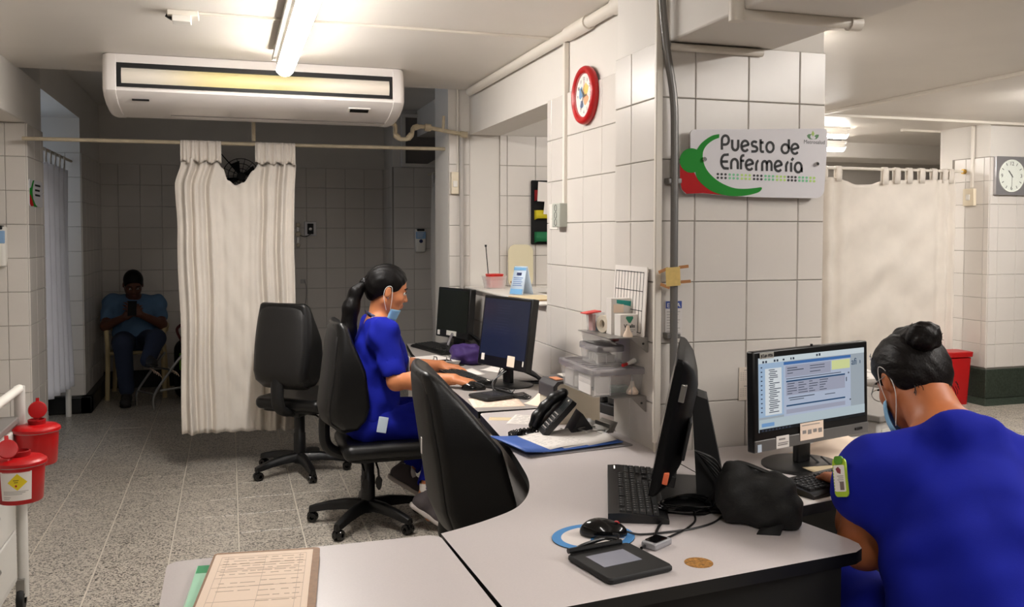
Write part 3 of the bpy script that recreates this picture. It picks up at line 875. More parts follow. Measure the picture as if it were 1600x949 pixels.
def red_clock():
    t = thing('wall_clock', 'round red-rimmed wall clock with a colourful dial on the tiled station wall', 'clock', (1.505, 3.655, 2.063))
    M0 = Matrix(((0, 0, -1, 0), (-1, 0, 0, 0), (0, 1, 0, 0), (0, 0, 0, 1)))     # dial x -> -Y, dial y -> Z, dial z -> -X
    r = 0.127
    B().lathe([(r - .004, 0), (r, 0.010), (r, 0.020), (r - .006, 0.030), (r - .014, 0.034), (r - .024, 0.031), (r - .031, 0.024), (r - .034, 0.018)], 48).obj('rim', M_RED, t, smooth=60).matrix_local = M0
    B().lathe([(0, 0.018), (r - .030, 0.018), (r - .030, 0.0), (0, 0)], 40).obj('dial', mat('dial_white', (240, 234, 226), 0.5), t).matrix_local = M0
    blob = lambda cx, cy, rx, ry, ph: [(cx + rx * (1 + .18 * math.sin(3 * a + ph)) * math.cos(a), cy + ry * (1 + .15 * math.cos(4 * a + ph)) * math.sin(a)) for a in [2 * PI * k / 26 for k in range(26)]]
    for nm, args, c in (('yellow_patch', (0.018, 0.022, 0.030, 0.026, 0), (238, 200, 70)), ('orange_patch', (0.020, -0.020, 0.028, 0.022, 1), (236, 160, 96)), ('blue_patch', (-0.034, 0.014, 0.024, 0.026, 2), (74, 140, 190)), ('blue_patch', (-0.026, -0.036, 0.018, 0.018, 3), (70, 110, 170))):
        B().prism(blob(*args), 0.0181, 0.0186).obj(nm, mat('dial_%s_%d' % (nm, c[0]), c, 0.6), t).matrix_local = M0
    digits_ring(t, 0.072, 0.021, M0 @ Matrix.Translation((0, 0, 0.0192)), mat('dial_grey', (110, 110, 116), 0.6), [12, 1, 2, 3, 4, 5, 6, 7, 9, 10, 11])
    for nm, a, L, w, c in (('hour_hand', 132, 0.040, 0.007, M_INK), ('minute_hand', 244, 0.066, 0.005, M_INK), ('second_hand', 84, 0.062, 0.002, M_RED)):
        a = math.radians(a); b = B(); bar(b, (-0.012 * math.cos(a), -0.012 * math.sin(a)), (L * math.cos(a), L * math.sin(a)), w)
        b.obj(nm, c, t).matrix_local = M0 @ Matrix.Translation((0, 0, 0.021))
    B().lathe([(0.006, 0.018), (0.006, 0.023), (0, 0.024)], 14).obj('hub', M_INK, t).matrix_local = M0
    B().lathe([(r - .032, 0.026), (0, 0.028)], 36).obj('glass', M_GLASS, t).matrix_local = M0


red_clock()


def square_clock():
    t = thing('wall_clock', 'square silver wall clock with a round white dial on the ward pier', 'clock', (6.355, 6.024, 1.952))
    M0 = Matrix(((1, 0, 0, 0), (0, 0, -1, 0), (0, 1, 0, 0), (0, 0, 0, 1)))
    b = B().prism(rrect(-.165, .165, -.163, .163, .006), 0, 0.03)
    b.obj('frame', mat('brushed_silver', (176, 174, 176), 0.35, metal=0.6), t, bevel=0.004).matrix_local = M0
    B().lathe([(0.138, 0.03), (0.138, 0.034), (0.130, 0.034), (0.130, 0.0305), (0, 0.0305)], 48).obj('dial', mat('dial_pale', (232, 236, 226), 0.5), t).matrix_local = M0
    digits_ring(t, 0.104, 0.046, M0 @ Matrix.Translation((0, 0, 0.031)), M_INK, [12, 3, 6, 9])
    tk = B()
    for h in range(1, 13):
        if h % 3:
            a = PI / 2 - h * PI / 6; bar(tk, (0.098 * math.cos(a), 0.098 * math.sin(a)), (0.122 * math.cos(a), 0.122 * math.sin(a)), 0.005)
    tk.obj('hour_marks', M_INK, t).matrix_local = M0 @ Matrix.Translation((0, 0, 0.0305))
    for nm, a, L, w, m in (('hour_hand', 130, 0.058, 0.008, M_INK), ('minute_hand', 270, 0.092, 0.003, M_GREYINK), ('second_hand', 310, 0.02, 0.003, M_INK)):
        a = math.radians(a); b = B(); bar(b, (-0.014 * math.cos(a), -0.014 * math.sin(a)), (L * math.cos(a), L * math.sin(a)), w)
        b.obj(nm, m, t).matrix_local = M0 @ Matrix.Translation((0, 0, 0.034))
    B().lathe([(0.130, 0.0365), (0, 0.037)], 36).obj('glass', M_GLASS, t).matrix_local = M0


square_clock()


# ---- nursing station sign
def sign():
    t = thing('sign', 'white acrylic sign reading Puesto de Enfermería on the pillar', 'sign', (1.65, 2.60, 1.70))
    O = Vector((1.65, 2.60, 1.70))
    def S(cx, cy):
        return (SX[0] + SX[1] * cx + SX[2] * cx * cx + SX[3] * cy - O.x, 1.8376 + 1.5876e-05 * cx - 0.00033122 * cy - 1.3656e-08 * cx * cy - O.z)
    MS = lambda d: Matrix(((1, 0, 0, 0), (0, 0, -1, d), (0, 1, 0, 0), (0, 0, 0, 1)))     # flat x,y -> X,Z; thickness towards the room
    px = lambda L: [S(*p) for p in L]
    def arcpts(cx, cy, rx, ry, a0, a1, n=10):
        return [(cx + rx * math.cos(math.radians(a0 + (a1 - a0) * k / n)), cy - ry * math.sin(math.radians(a0 + (a1 - a0) * k / n))) for k in range(n + 1)]
    acr = mat('white_acrylic', (222, 220, 224), 0.10)
    out = [(182, 330), (182, 190)] + arcpts(222, 178, 40, 40, 180, 90, 5) + [(1455, 128)] + arcpts(1462, 165, 34, 36, 90, 0, 5) + [(1496, 300), (1470, 700)] + arcpts(1380, 715, 90, 85, 0, -90, 6) + [(900, 792), (560, 778), (300, 752), (140, 758), (98, 716), (79, 640), (77, 480), (100, 400)]
    B().prism(px(out), 0, 0.005).obj('panel', acr, t).matrix_local = MS(-0.008)
    red = [(77, 470), (79, 640), (98, 716), (140, 757), (300, 750), (560, 776), (480, 764), (380, 730), (300, 670), (245, 610), (215, 552), (150, 548), (100, 510)]
    B().prism(px(red), 0, 0.0006).obj('red_figure', M_SRED, t).matrix_local = MS(-0.0132)
    gr = bez([(457, 183, 0), (400, 193, 0), (340, 225, 0), (280, 275, 0), (243, 328, 0)], 4)
    gr = [(p.x, p.y) for p in gr] + arcpts(188, 436, 113, 118, 62, 290, 22)
    low = bez([(228, 548, 0), (245, 610, 0), (300, 672, 0), (380, 730, 0), (480, 765, 0), (600, 780, 0), (720, 772, 0), (820, 748, 0), (858, 722, 0), (862, 695, 0), (800, 701, 0), (700, 709, 0), (600, 702, 0), (500, 665, 0), (420, 615, 0), (350, 545, 0), (310, 470, 0), (297, 400, 0), (305, 340, 0), (340, 285, 0), (400, 240, 0), (455, 218, 0)], 4)
    gr += [(p.x, p.y) for p in low]
    B().prism(px(gr), 0, 0.0008).obj('green_figure', M_GREEN, t).matrix_local = MS(-0.0136)
    # rounded one-weight lettering
    ARC = lambda cx, cy, rx, ry, a0, a1: [(cx + rx * math.cos(math.radians(a0 + (a1 - a0) * k / 14)), cy + ry * math.sin(math.radians(a0 + (a1 - a0) * k / 14))) for k in range(15)]
    G = {'P': [[(0, 0), (0, .7)] + ARC(.5, .68, .5, .32, 180, -90) + [(.15, .36)]],
         'u': [[(0, 1), (0, .4)] + ARC(.5, .4, .5, .4, 180, 360) + [(1, 1)]],
         'e': [[(.05, .42), (.98, .62)] + ARC(.5, .5, .5, .5, 15, 320)],
         's': [ARC(.5, .74, .44, .24, 30, 180)[:-2] + [(.08, .72), (.2, .56), (.8, .46)] + ARC(.55, .25, .42, .24, 60, -90) + [(0, .01)]],
         't': [[(.1, 1), (.1, .2)] + ARC(.5, .2, .4, .2, 180, 270) + [(1, 0)], [(.0, .74), (.9, .74)]],
         'o': [ARC(.5, .5, .5, .5, 0, 360)],
         'd': [[(1, 1), (1, .3)] + ARC(.5, .32, .5, .32, 0, 360)],
         'E': [[(1, 1)] + ARC(.6, .5, .6, .5, 110, 250) + [(1, 0)], [(.05, .5), (.9, .5)]],
         'n': [[(0, 0), (0, .55)] + ARC(.5, .55, .5, .45, 180, 0) + [(1, 0)]],
         'f': [[(1, 1)] + ARC(.65, .75, .5, .25, 90, 180) + [(.15, 0)], [(0, .62), (.95, .62)]],
         'r': [[(0, 0), (0, .5)] + ARC(.7, .45, .7, .55, 180, 95)],
         'm': [[(0, 0), (0, .65)] + ARC(.25, .65, .25, .35, 180, 0) + [(.5, 0)], [(.5, .65)] + ARC(.75, .65, .25, .35, 180, 0) + [(1, 0)]],
         'í': [[(.1, 0), (.1, .68)], [(.2, .82), (.9, 1.0)]],
         'a': [[(1, 0), (1, .5)] + ARC(.5, .5, .5, .5, 0, 360)]}
    boxes = [('P', 483, 550, 196, 332), ('u', 582, 640, 236, 338), ('e', 670, 740, 246, 346), ('s', 766, 824, 252, 350), ('t', 852, 886, 232, 352), ('o', 910, 980, 260, 356), ('d', 1056, 1126, 232, 366), ('e', 1150, 1220, 276, 372),
             ('E', 476, 548, 378, 514), ('n', 572, 636, 422, 520), ('f', 660, 698, 388, 522), ('e', 712, 784, 428, 526), ('r', 812, 848, 438, 534), ('m', 870, 960, 442, 538), ('e', 990, 1060, 440, 540), ('r', 1100, 1134, 450, 544), ('í', 1146, 1172, 412, 546), ('a', 1184, 1250, 456, 550)]
    for ch, xa, xb, ya, yb in boxes:
        b = B()
        for st in G[ch]:
            p = [Vector(S(xa + (xb - xa) * u, yb + (ya - yb) * v)) for u, v in st]
            q = [p[0]] + [p[i] for i in range(1, len(p)) if (p[i] - p[i - 1]).length > 1e-4]
            w = 0.0041; L = []; R = []
            for i in range(len(q)):
                d = (q[min(i + 1, len(q) - 1)] - q[max(i - 1, 0)]).normalized(); nn = Vector((-d.y, d.x)) * w
                L.append(q[i] + nn); R.append(q[i] - nn)
            k = len(q)
            vs = [(v.x, v.y, z) for z in (0, 0.0008) for v in L + R]
            fs = []
            for i in range(k - 1):
                fs += [(2 * k + i, 2 * k + i + 1, 3 * k + i + 1, 3 * k + i), (i, k + i, k + i + 1, i + 1), (i, i + 1, 2 * k + i + 1, 2 * k + i), (k + i, 3 * k + i, 3 * k + i + 1, k + i + 1)]
            b.add(vs, fs)
        b.obj('letter', M_INK, t, smooth=0).matrix_local = MS(-0.0132)
    cols = [(20, 20, 22), (110, 190, 140), (178, 214, 110)]
    xs = [443, 480, 517, 558, 595, 634, 675, 712, 750, 792, 826, 862, 902, 937, 974, 1013, 1050, 1086, 1122, 1156, 1190, 1228, 1262, 1298, 1335, 1370]
    for ci in range(3):
        b = B()
        for i, x in enumerate(xs):
            if (i // 3) % 3 != ci: continue
            for y0 in (567, 602):
                y = y0 + (x - 443) * 0.040 - (4 if y0 == 602 else 0) * (x - 443) / 900
                b.prism([S(x + 12 * math.cos(a), y + 12 * math.sin(a)) for a in [2 * PI * k / 12 for k in range(12)]], 0, 0.0006)
        b.obj('dot_row', mat('dot_%d' % ci, cols[ci], 0.5), t).matrix_local = MS(-0.0131)
    # small emblem and name, top right
    b = B(); lf = mat('emblem_green', (70, 120, 70), 0.5)
    b.prism(px([(1300, 195), (1316, 182), (1345, 182), (1330, 200), (1335, 222), (1360, 232), (1330, 232), (1308, 216)]), 0, 0.0006)
    b.prism(px([(1415, 188), (1392, 186), (1370, 200), (1385, 212), (1382, 226), (1360, 232), (1390, 230), (1408, 212)]), 0, 0.0006)
    b.obj('emblem', lf, t).matrix_local = MS(-0.0131)
    b = B().prism(px([(1357, 150), (1372, 178), (1357, 206), (1342, 178)]), 0, 0.0006); b.obj('emblem', mat('emblem_lime', (160, 190, 90), 0.5), t).matrix_local = MS(-0.0133)
    q = S(1268, 272)
    text('Metrosalud', 0.0185, mat('small_print', (90, 90, 92), 0.6), t, MS(-0.0131) @ Matrix.Translation((q[0], q[1], 0.0)), 'lettering')
    for c in ((308, 425), (1388, 470)):
        q = S(*c)
        B().lathe([(0.0075, 0), (0.0075, 0.008), (0.005, 0.011), (0, 0.011)], 16).obj('stud', M_CHROME, t).matrix_local = MS(-0.013) @ Matrix.Translation((q[0], q[1], 0))


SX = [1.3533, 0.00036907, 1.5781e-08, 4.59e-06]
sign()

# ---- small room sign on the left pier's side
t = thing('sign', 'small white room sign on the side of the left pier', 'sign', (-1.126, 6.13, 1.695))
M0 = Matrix(((0, 0, 1, 0), (1, 0, 0, 0), (0, 1, 0, 0), (0, 0, 0, 1)))
B().prism(rrect(-.20, .19, -.075, .085, .02), 0, 0.004).obj('panel', mat('white_acrylic', (222, 220, 224), 0.1), t).matrix_local = M0
B().prism([(-.20, .02), (-.20, -.06), (-.17, -.075), (-.05, -.072), (-.10, -.03), (-.13, .0)], 0, 0.0006).obj('red_figure', M_SRED, t).matrix_local = M0 @ Matrix.Translation((0, 0, .0042))
B().prism([(-.20, .03), (-.16, .035), (-.10, .08), (-.06, .085), (-.10, .05), (-.12, .01), (-.10, -.03), (-.03, -.066), (.01, -.07), (.005, -.076), (-.08, -.075), (-.14, -.03), (-.17, -.01), (-.20, -.005)], 0, 0.0006).obj('green_figure', M_GREEN, t).matrix_local = M0 @ Matrix.Translation((0, 0, .0048))
b = B()
for i, (w_, z_) in enumerate(((.16, .05), (.14, .02), (.15, -.01))): b.box(-.04, -.04 + w_, z_, z_ + .012, 0, .0006)
b.obj('print', M_INK, t).matrix_local = M0 @ Matrix.Translation((0, 0, .0042))


# ---- hand gel dispensers
def dispenser(label, x, y, z, s=1.0, rz=0):
    t = thing('gel_dispenser', label, 'dispenser', (x, y, z), rz)
    w, h, d = 0.052 * s, 0.112 * s, 0.07 * s
    b = B()
    rows = []
    for zz, kx, ky in ((-h, .72, .55), (-h * .92, .92, .85), (-h * .5, 1, 1), (0, 1, .98), (h * .6, 1, .92), (h * .95, .98, .8), (h, .9, .7)):
        rows.append([(px_ * kx, py_ * ky, zz) for px_, py_ in rrect(-w, w, -d, 0.0, .018 * s, 4)])
    b.grid(rows, closed=True); b.add(rows[0], [list(range(len(rows[0])))]); b.add(rows[-1], [list(range(len(rows[0])))])
    b.obj('body', M_WHITE, t, smooth=50)
    B().box(-w * .93, w * .93, -d * 1.01, -d * .75, h * .18, h * .80).obj('blue_label', mat('pale_blue_label', (140, 176, 214), 0.5), t, bevel=0.004)
    B().box(-w * .7, w * .7, -d * .92, -d * .2, h * .86, h * 1.06).obj('top_catch', M_BLK, t, bevel=0.004)
    B().lathe([(0.018 * s, 0), (0.018 * s, 0.004), (0.014 * s, 0.007), (0, 0.008)], 20).obj('button', mat('navy_plastic', (26, 36, 84), 0.4), t).matrix_local = Matrix.Translation((0, -d * .98, -h * .02)) @ Euler((PI / 2, 0, 0)).to_matrix().to_4x4()
    b = B()
    for i in range(3): b.box(-w * .7, w * (.5 - .1 * i), -d * 1.02, -d * .98, h * (.66 - .16 * i), h * (.70 - .16 * i))
    b.obj('print', M_WHITE, t)
    return t


dispenser('white hand gel dispenser with a blue label at the left edge, on the near pier', -1.29, 5.906, 1.378, 1.06)
dispenser('white hand gel dispenser with a blue label on the back right pier of the alcove', 1.782, 8.626, 1.385, 1.0)

# ---- medical gas outlet plate and fittings on the back wall
t = thing('gas_outlet_panel', 'grey gas outlet plate with valves on the dark back wall right of the curtain', 'outlet panel', (0.775, 9.096, 1.50))
B().box(-.06, .06, -.014, 0, -.068, .075).obj('plate', mat('brushed_silver', (176, 174, 176), 0.35, metal=0.6), t, bevel=0.004)
B().box(-.03, .03, -.03, -.012, -.05, .055).obj('socket', M_BLKM, t, bevel=0.004)
B().lathe([(.015, 0), (.015, .02), (0, .022)], 14).obj('valve', M_STEEL, t).matrix_local = Matrix.Translation((0, -.028, 0)) @ Euler((PI / 2, 0, 0)).to_matrix().to_4x4()
B().tube(bez([(0, -.03, -.05), (-.05, -.035, -.075), (-.11, -.03, -.06)], 6), .004, 6).obj('hose', M_BLK, t)
t = thing('oxygen_regulator', 'cream knobbed oxygen regulator beside the curtain on the dark back wall', 'regulator', (0.655, 9.098, 1.45))
for z_, r_ in ((.09, .022), (.0, .028), (-.11, .02)):
    B().lathe([(r_, 0), (r_, .03), (r_ * .7, .04), (0, .042)], 18).obj('knob', mat('cream_plastic', (226, 214, 190), 0.4), t).matrix_local = Matrix.Translation((0, 0, z_)) @ Euler((PI / 2, 0, 0)).to_matrix().to_4x4()
B().box(-.014, .014, -.02, 0, -.14, .12).obj('back_bar', M_STEEL, t, bevel=.003)
t = thing('wall_hook', 'small grey hook low on the dark back wall beside the curtain', 'hook', (0.70, 9.098, 0.98))
B().box(-.025, .025, -.01, 0, -.02, .02).obj('plate', M_STEEL, t, bevel=.003)
B().tube(bez([(.01, -.008, .01), (.03, -.012, -.06), (.02, -.012, -.22), (-.03, -.012, -.34)], 6), .003, 6).obj('wire', M_GREYPIPE, t)
# wall fan seen through the scoop of the curtain
t = thing('wall_fan', 'dark wall fan with a thin stay, seen through the dip of the tied-up curtain', 'fan', (0.12, 9.0, 2.0))
fr = B()
for k in range(3):
    rr = .17 - .05 * k; fr.tube([(rr * math.cos(a), -.06 - .03 * k, rr * math.sin(a)) for a in [2 * PI * i / 28 for i in range(29)]], .004, 6, caps=False)
for k in range(14):
    a = 2 * PI * k / 14; fr.tube([(.03 * math.cos(a), -.125, .03 * math.sin(a)), (.17 * math.cos(a), -.06, .17 * math.sin(a))], .003, 5)
fr.obj('guard', M_BLK, t)
for k in range(4):
    a = 2 * PI * k / 4 + .4
    bl = B(); bl.grid([[(.02 * math.cos(a), -.07, .02 * math.sin(a)), (.15 * math.cos(a - .3), -.06, .15 * math.sin(a - .3))], [(.03 * math.cos(a + .5), -.09, .03 * math.sin(a + .5)), (.15 * math.cos(a + .35), -.085, .15 * math.sin(a + .35))]])
    bo = bl.obj('blade', M_BLKM, t); bo.modifiers.new('s', 'SOLIDIFY').thickness = .003
B().tube([(0, 0.09, 0), (0, -.10, 0)], .04, 14).obj('motor', M_BLK, t)
B().tube([(-.02, .05, .03), (-.28, .06, .34)], .006, 6).obj('stay', M_BLK, t)

# ---- wall switch box and light switch near the red clock
t = thing('socket_box', 'grey box with three round knockouts below the red clock', 'socket box', (1.512, 3.965, 1.545))
B().box(-.045, 0, -.062, .04, -.056, .056).obj('box', mat('grey_box', (176, 178, 168), 0.45), t, bevel=.004)
for z_ in (.034, 0, -.034):
    b = B(); b.tube([(0, .015 * math.cos(a), .015 * math.sin(a)) for a in [2 * PI * k / 20 for k in range(21)]], .0012, 5, caps=False)
    b.obj('knockout', M_BLKM, t).matrix_local = Matrix.Translation((-.0455, -.011, z_))
t = thing('light_switch', 'white rocker light switch beside the grey box, at the edge of the opening', 'switch', (1.512, 4.085, 1.54))
B().box(-.010, 0, -.062, .055, -.062, .062).obj('plate', M_WHITE, t, bevel=.003)
B().box(-.016, -.009, -.018, .018, -.012, .014).obj('rocker', M_WHITE, t, bevel=.002)

# ---- yellowed card taped over the conduit
t = thing('note_card', 'yellowed blank card held with brown tape over the grey conduit', 'card', (1.352, 2.566, 1.322))
Mc = T(rz=0.04) @ Matrix(((1, 0, 0, 0), (0, 0, -1, 0), (0, 1, 0, 0), (0, 0, 0, 1))) @ T(rz=0.05)
B().box(-.026, .026, -.030, .030, 0, .0015).obj('card', mat('old_yellow_card', (206, 176, 104), 0.7, noise=(60, .1)), t).matrix_local = Mc
for x_, z_, a in ((-.034, .022, .3), (.040, .029, .05), (-.030, -.028, -.4), (.046, -.019, 0.0)):
    B().box(-.018, .018, -.005, .005, 0, .001).obj('tape', mat('brown_tape', (166, 112, 62), 0.5), t).matrix_local = Mc @ T(x_, z_, -.0003, rz=a)
# ---- notice behind the conduit
t = thing('notice', 'pale printed notice on the pillar behind the grey conduit', 'notice', (1.385, 2.6205, 1.185))
B().box(-.032, .030, -.001, 0, -.056, .056).obj('sheet', mat('greyish_paper', (212, 206, 202), 0.8), t)
B().box(-.030, .028, -.0016, -.0008, .030, .054).obj('blue_heading', mat('heading_blue', (60, 80, 150), 0.7), t)
b = B()
for i in range(9): b.box(-.026, .022 - .006 * (i % 3), -.0014, -.0008, .018 - .009 * i, .020 - .009 * i)
b.obj('print', M_GREYINK, t)
text('ENFA', .020, M_WHITE, t, Matrix.Translation((-.026, -.0019, .034)) @ Euler((PI / 2, 0, 0)).to_matrix().to_4x4())
# ---- small paper calendar behind the right-hand monitor
t = thing('paper_calendar', 'small cream calendar sheet taped to the pillar tiles beside the lit monitor', 'calendar', (1.660, 2.6205, 0.954))
B().box(-.030, .030, -.001, 0, -.056, .056).obj('sheet', mat('old_cream_paper', (216, 204, 190), 0.8), t)
b = B()
for k in (0.028, -0.026):
    b.box(-.010, .012, -.0014, -.0008, k + .016, k + .019)
    for i in range(5):
        for j in range(6): b.box(-.024 + .0085 * j, -.020 + .0085 * j, -.0014, -.0008, k + .008 - .006 * i, k + .0098 - .006 * i)
b.obj('print', M_GREYINK, t)


# ---- things in and beyond the pass-through opening
t = thing('wall_organizer', 'black hanging wall organizer with red, yellow and green pockets beyond the opening', 'organizer', (2.12, 5.690, 1.60))
B().box(-.185, .21, -.010, .010, -.215, .215).obj('backing', mat('black_fabric', (10, 10, 10), 0.9), t, bevel=.008)
for nm, c, z0, z1 in (('red_pocket', (150, 22, 26), .075, .150), ('yellow_pocket', (206, 190, 30), -.050, .015), ('green_pocket', (14, 104, 60), -.205, -.130)):
    b = B(); b.grid([[(-.165, -.012, z0), (-.15, -.034, z0 + .01), (.19, -.034, z0 + .01), (.2, -.012, z0)], [(-.165, -.012, z1), (-.15, -.030, z1), (.19, -.030, z1), (.2, -.012, z1)]])
    o = b.obj(nm, mat(nm, c, 0.7), t); o.modifiers.new('s', 'SOLIDIFY').thickness = .003
t2 = thing('paper_sheets', 'white papers sticking out of the pockets of the hanging organizer', 'papers', (2.05, 5.650, 1.66))
B().box(-.085, .16, -.003, .0, .010, .140, M=T(ry=.05)).obj('sheet', M_PAPER, t2)
B().box(-.035, .16, -.006, -.003, -.075, .030, M=T(ry=.10)).obj('sheet', M_PAPER, t2)
B().box(-.01, .10, -.0075, -.0062, .016, .034).obj('print', M_INK, t2)

t = thing('tray', 'cream rounded plastic tray standing upright behind the pass-through sill', 'tray', (1.885, 5.68, 1.10))
b = B(); pr = rrect(-.115, .058, 0, .285, .05, 6)
b.prism(pr, 0, .014, M=Matrix.Translation((0, 0, 0)) @ Matrix(((1, 0, 0, 0), (0, 0, -1, 0), (0, 1, 0, 0), (0, 0, 0, 1))))
b.obj('panel', mat('cream_tray', (226, 216, 184), 0.4), t, bevel=.006)

t = thing('plastic_tub', 'clear square tub with a red lid insert on the pass-through sill', 'tub', (1.60, 5.42, 1.112), 0.2)
rows = [[(x, y, z) for x, y in rrect(-w_, w_, -w_, w_, .015, 3)] for w_, z in ((.052, 0), (.062, .075), (.066, .078), (.063, .074), (.050, .004))]
b = B(); b.grid(rows, closed=True); b.add(rows[0], [list(range(len(rows[0])))]); b.obj('tub', M_CLEAR, t, smooth=40)
rows = [[(x, y, z) for x, y in rrect(-w_, w_, -w_, w_, .02, 4)] for w_, z in ((.040, .006), (.047, .085), (.050, .088), (.045, .092))]
b = B(); b.grid(rows, closed=True); b.add(rows[-1], [list(range(len(rows[0])))]); b.add(rows[0], [list(range(len(rows[0])))]); b.obj('red_insert', mat('red_insert', (214, 50, 44), 0.4), t, smooth=40)
B().tube([(-.01, .055, .03), (-.03, .062, .27)], .003, 6).tube([(-.03, .062, .262), (-.03, .062, .275)], .007, 8).obj('black_rod', M_BLK, t)

t = thing('leaflet_stand', 'blue and white tent-folded leaflet standing on the pass-through sill', 'leaflet', (1.575, 4.80, 1.116), -1.05)
for s in (-1, 1):
    b = B(); b.grid([[(-.052, s * .045, 0), (.052, s * .045, 0)], [(-.045, s * .004, .158), (.045, s * .004, .158)]])
    o = b.obj('sheet', mat('pale_blue_sheet', (206, 222, 238), 0.6), t); o.modifiers.new('s', 'SOLIDIFY').thickness = .0012
Mt = Matrix.Translation((0, -.0465, .002)) @ Euler((PI / 2 - .255, 0, 0)).to_matrix().to_4x4()
B().box(-.045, .045, 0, .030, 0, .0006).box(-.046, .046, .138, .154, 0, .0006).obj('blue_band', mat('sky_blue_print', (120, 176, 222), 0.6), t).matrix_local = Mt
B().box(-.018, .018, .108, .124, 0, .0008).obj('dark_emblem', mat('navy_print', (30, 40, 90), 0.6), t).matrix_local = Mt
b = B()
for i in range(5): b.box(-.036, .034 - .008 * (i % 2), .048 + .011 * i, .052 + .011 * i, 0, .0006)
b.obj('print', mat('blue_print', (110, 140, 190), 0.6), t).matrix_local = Mt
t = thing('paper_stack', 'thin stack of brown papers on the near end of the pass-through sill', 'papers', (1.57, 4.52, 1.1125), .15)
for k in range(4): B().box(-.10, .10, -.20, .12, .0022 * k, .0022 * k + .0018, M=T(rz=.05 * (k % 3 - 1), x=-.004 * k)).obj('sheet', M_BEIGE if k % 2 else mat('brown_paper', (176, 140, 96), .8), t)
t = thing('banana', 'brown curved object, like an old banana, lying on the sill behind the leaflet', 'fruit', (1.66, 5.04, 1.114))
f = F(.004); pts = [(-.035, .11, .052), (-.02, .06, .032), (0.0, 0.0, .020), (.012, -.07, .018)]
f.chain(pts, [.006, .015, .019, .008], k=.01)
f.build('skin', mat('brown_peel', (150, 100, 50), .5, noise=(50, .4)), t)
# ================================================================== DESKS
WT = 0.745


def worktop(parent, poly, z1=WT, th=0.028, m=None):
    o = B().prism(poly, z1 - th, z1, mi=0, side=1).obj('worktop', [m or M_LAM, M_EDGE], parent, bevel=0.003)
    return o


# corner desk with the scooped inner edge
t = thing('corner_desk', 'grey corner desk with a scooped inner edge, in front of the sign pillar', 'desk', (0, 0, 0))
inner = bez([(0.474, 2.056, 0), (0.530, 2.080, 0), (0.606, 2.120, 0), (0.691, 2.178, 0), (0.745, 2.245, 0), (0.790, 2.335, 0), (0.824, 2.445, 0), (0.852, 2.60, 0), (0.894, 2.895, 0), (0.940, 3.38, 0)], 4)
poly = [(p.x, p.y) for p in inner] + [(0.95, 3.40), (1.508, 3.43), (1.508, 2.965), (1.326, 2.965), (1.326, 2.612), (1.332, 2.60), (1.312, 2.10), (1.341, 1.905), (1.377, 1.735), (1.378, 1.70), (1.364, 1.672), (1.335, 1.655), (0.773, 1.594), (0.602, 1.574), (0.515, 1.567), (0.492, 1.60)]
worktop(t, poly)
b = B()
b.box(0.98, 0.998, 2.62, 3.38, 0.08, 0.716); b.obj('modesty_panel', M_PANELG, t)
pn = [(0.62, 2.04), (0.78, 2.12), (0.88, 2.22), (0.95, 2.40), (0.98, 2.62)]
b = B(); b.grid([[(x, y, 0.08) for x, y in pn], [(x, y, 0.716) for x, y in pn]]); o = b.obj('curved_panel', M_PANELG, t); o.modifiers.new('s', 'SOLIDIFY').thickness = .016
B().box(0.53, 1.30, 1.66, 1.676, 0.10, 0.716).obj('front_panel', M_BLKM, t)
for x, y in ((0.56, 1.70), (1.26, 1.72), (1.22, 2.5), (1.44, 3.36)):
    B().box(x - .025, x + .025, y - .025, y + .025, 0.0, 0.717).obj('leg', M_BLKM, t, bevel=.004)
B().box(0.985, 1.0, 3.30, 3.40, 0.0, 0.716).obj('leg', M_PANELG, t)
# round cable hole of raw chipboard
cork = mat('raw_chipboard', (168, 118, 52), 0.9, noise=(160, .6), bump=(220, .8))
o = B().lathe([(0.031, 0.0), (0.031, 0.0012), (0.029, 0.0014), (0, 0.0014)], 30).obj('chipboard_plug', cork, t); o.location = (0.965, 1.703, WT - .0004); o['label'] = 'round patch of raw brown chipboard'

# near left desk
t = thing('desk', 'pale grey rectangular desk in the foreground with rounded corners and black edging', 'desk', (0, 0, 0))
pl = rrect(-0.135, 0.468, 1.33, 2.052, 0.03, 5)
pl = [(x + (y - 2.05) * -0.03 if x > 0.3 else x, y) for x, y in pl]
worktop(t, pl)
for x, y in ((-.08, 1.4), (.40, 1.4), (-.08, 1.98), (.40, 1.98)):
    B().box(x - .025, x + .025, y - .025, y + .025, 0.0, 0.717).obj('leg', M_BLKM, t, bevel=.004)
B().box(-.11, .43, 1.60, 1.616, .25, .717).obj('modesty_panel', M_PANELG, t)

# far desk along the clock wall
t = thing('desk', 'grey desk along the tiled clock wall where the young nurse works', 'desk', (0, 0, 0))
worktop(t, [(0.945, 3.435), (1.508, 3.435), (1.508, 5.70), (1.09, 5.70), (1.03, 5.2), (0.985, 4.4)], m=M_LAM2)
B().box(1.20, 1.216, 3.46, 5.66, .2, .717).obj('modesty_panel', M_PANELG, t)
for y in (3.47, 4.55, 5.62):
    B().box(1.02 + (y - 3.47) * .03, 1.48, y - .012, y + .012, 0, .717).obj('side_panel', M_PANELG, t)

# right desk in front of the pillar
t = thing('desk', 'pale desk under the lit monitor, against the sign pillar on the right', 'desk', (0, 0, 0))
worktop(t, [(1.350, 1.966), (1.60, 2.016), (2.45, 2.19), (2.45, 2.615), (1.337, 2.612), (1.316, 2.10)])
B().box(1.42, 2.4, 2.50, 2.516, .15, .717).obj('modesty_panel', M_BLKM, t)
for x, y in ((1.42, 2.08), (2.38, 2.25), (1.40, 2.56), (2.40, 2.56)):
    B().box(x - .02, x + .02, y - .02, y + .02, 0.0, 0.717).obj('leg', M_BLKM, t, bevel=.004)


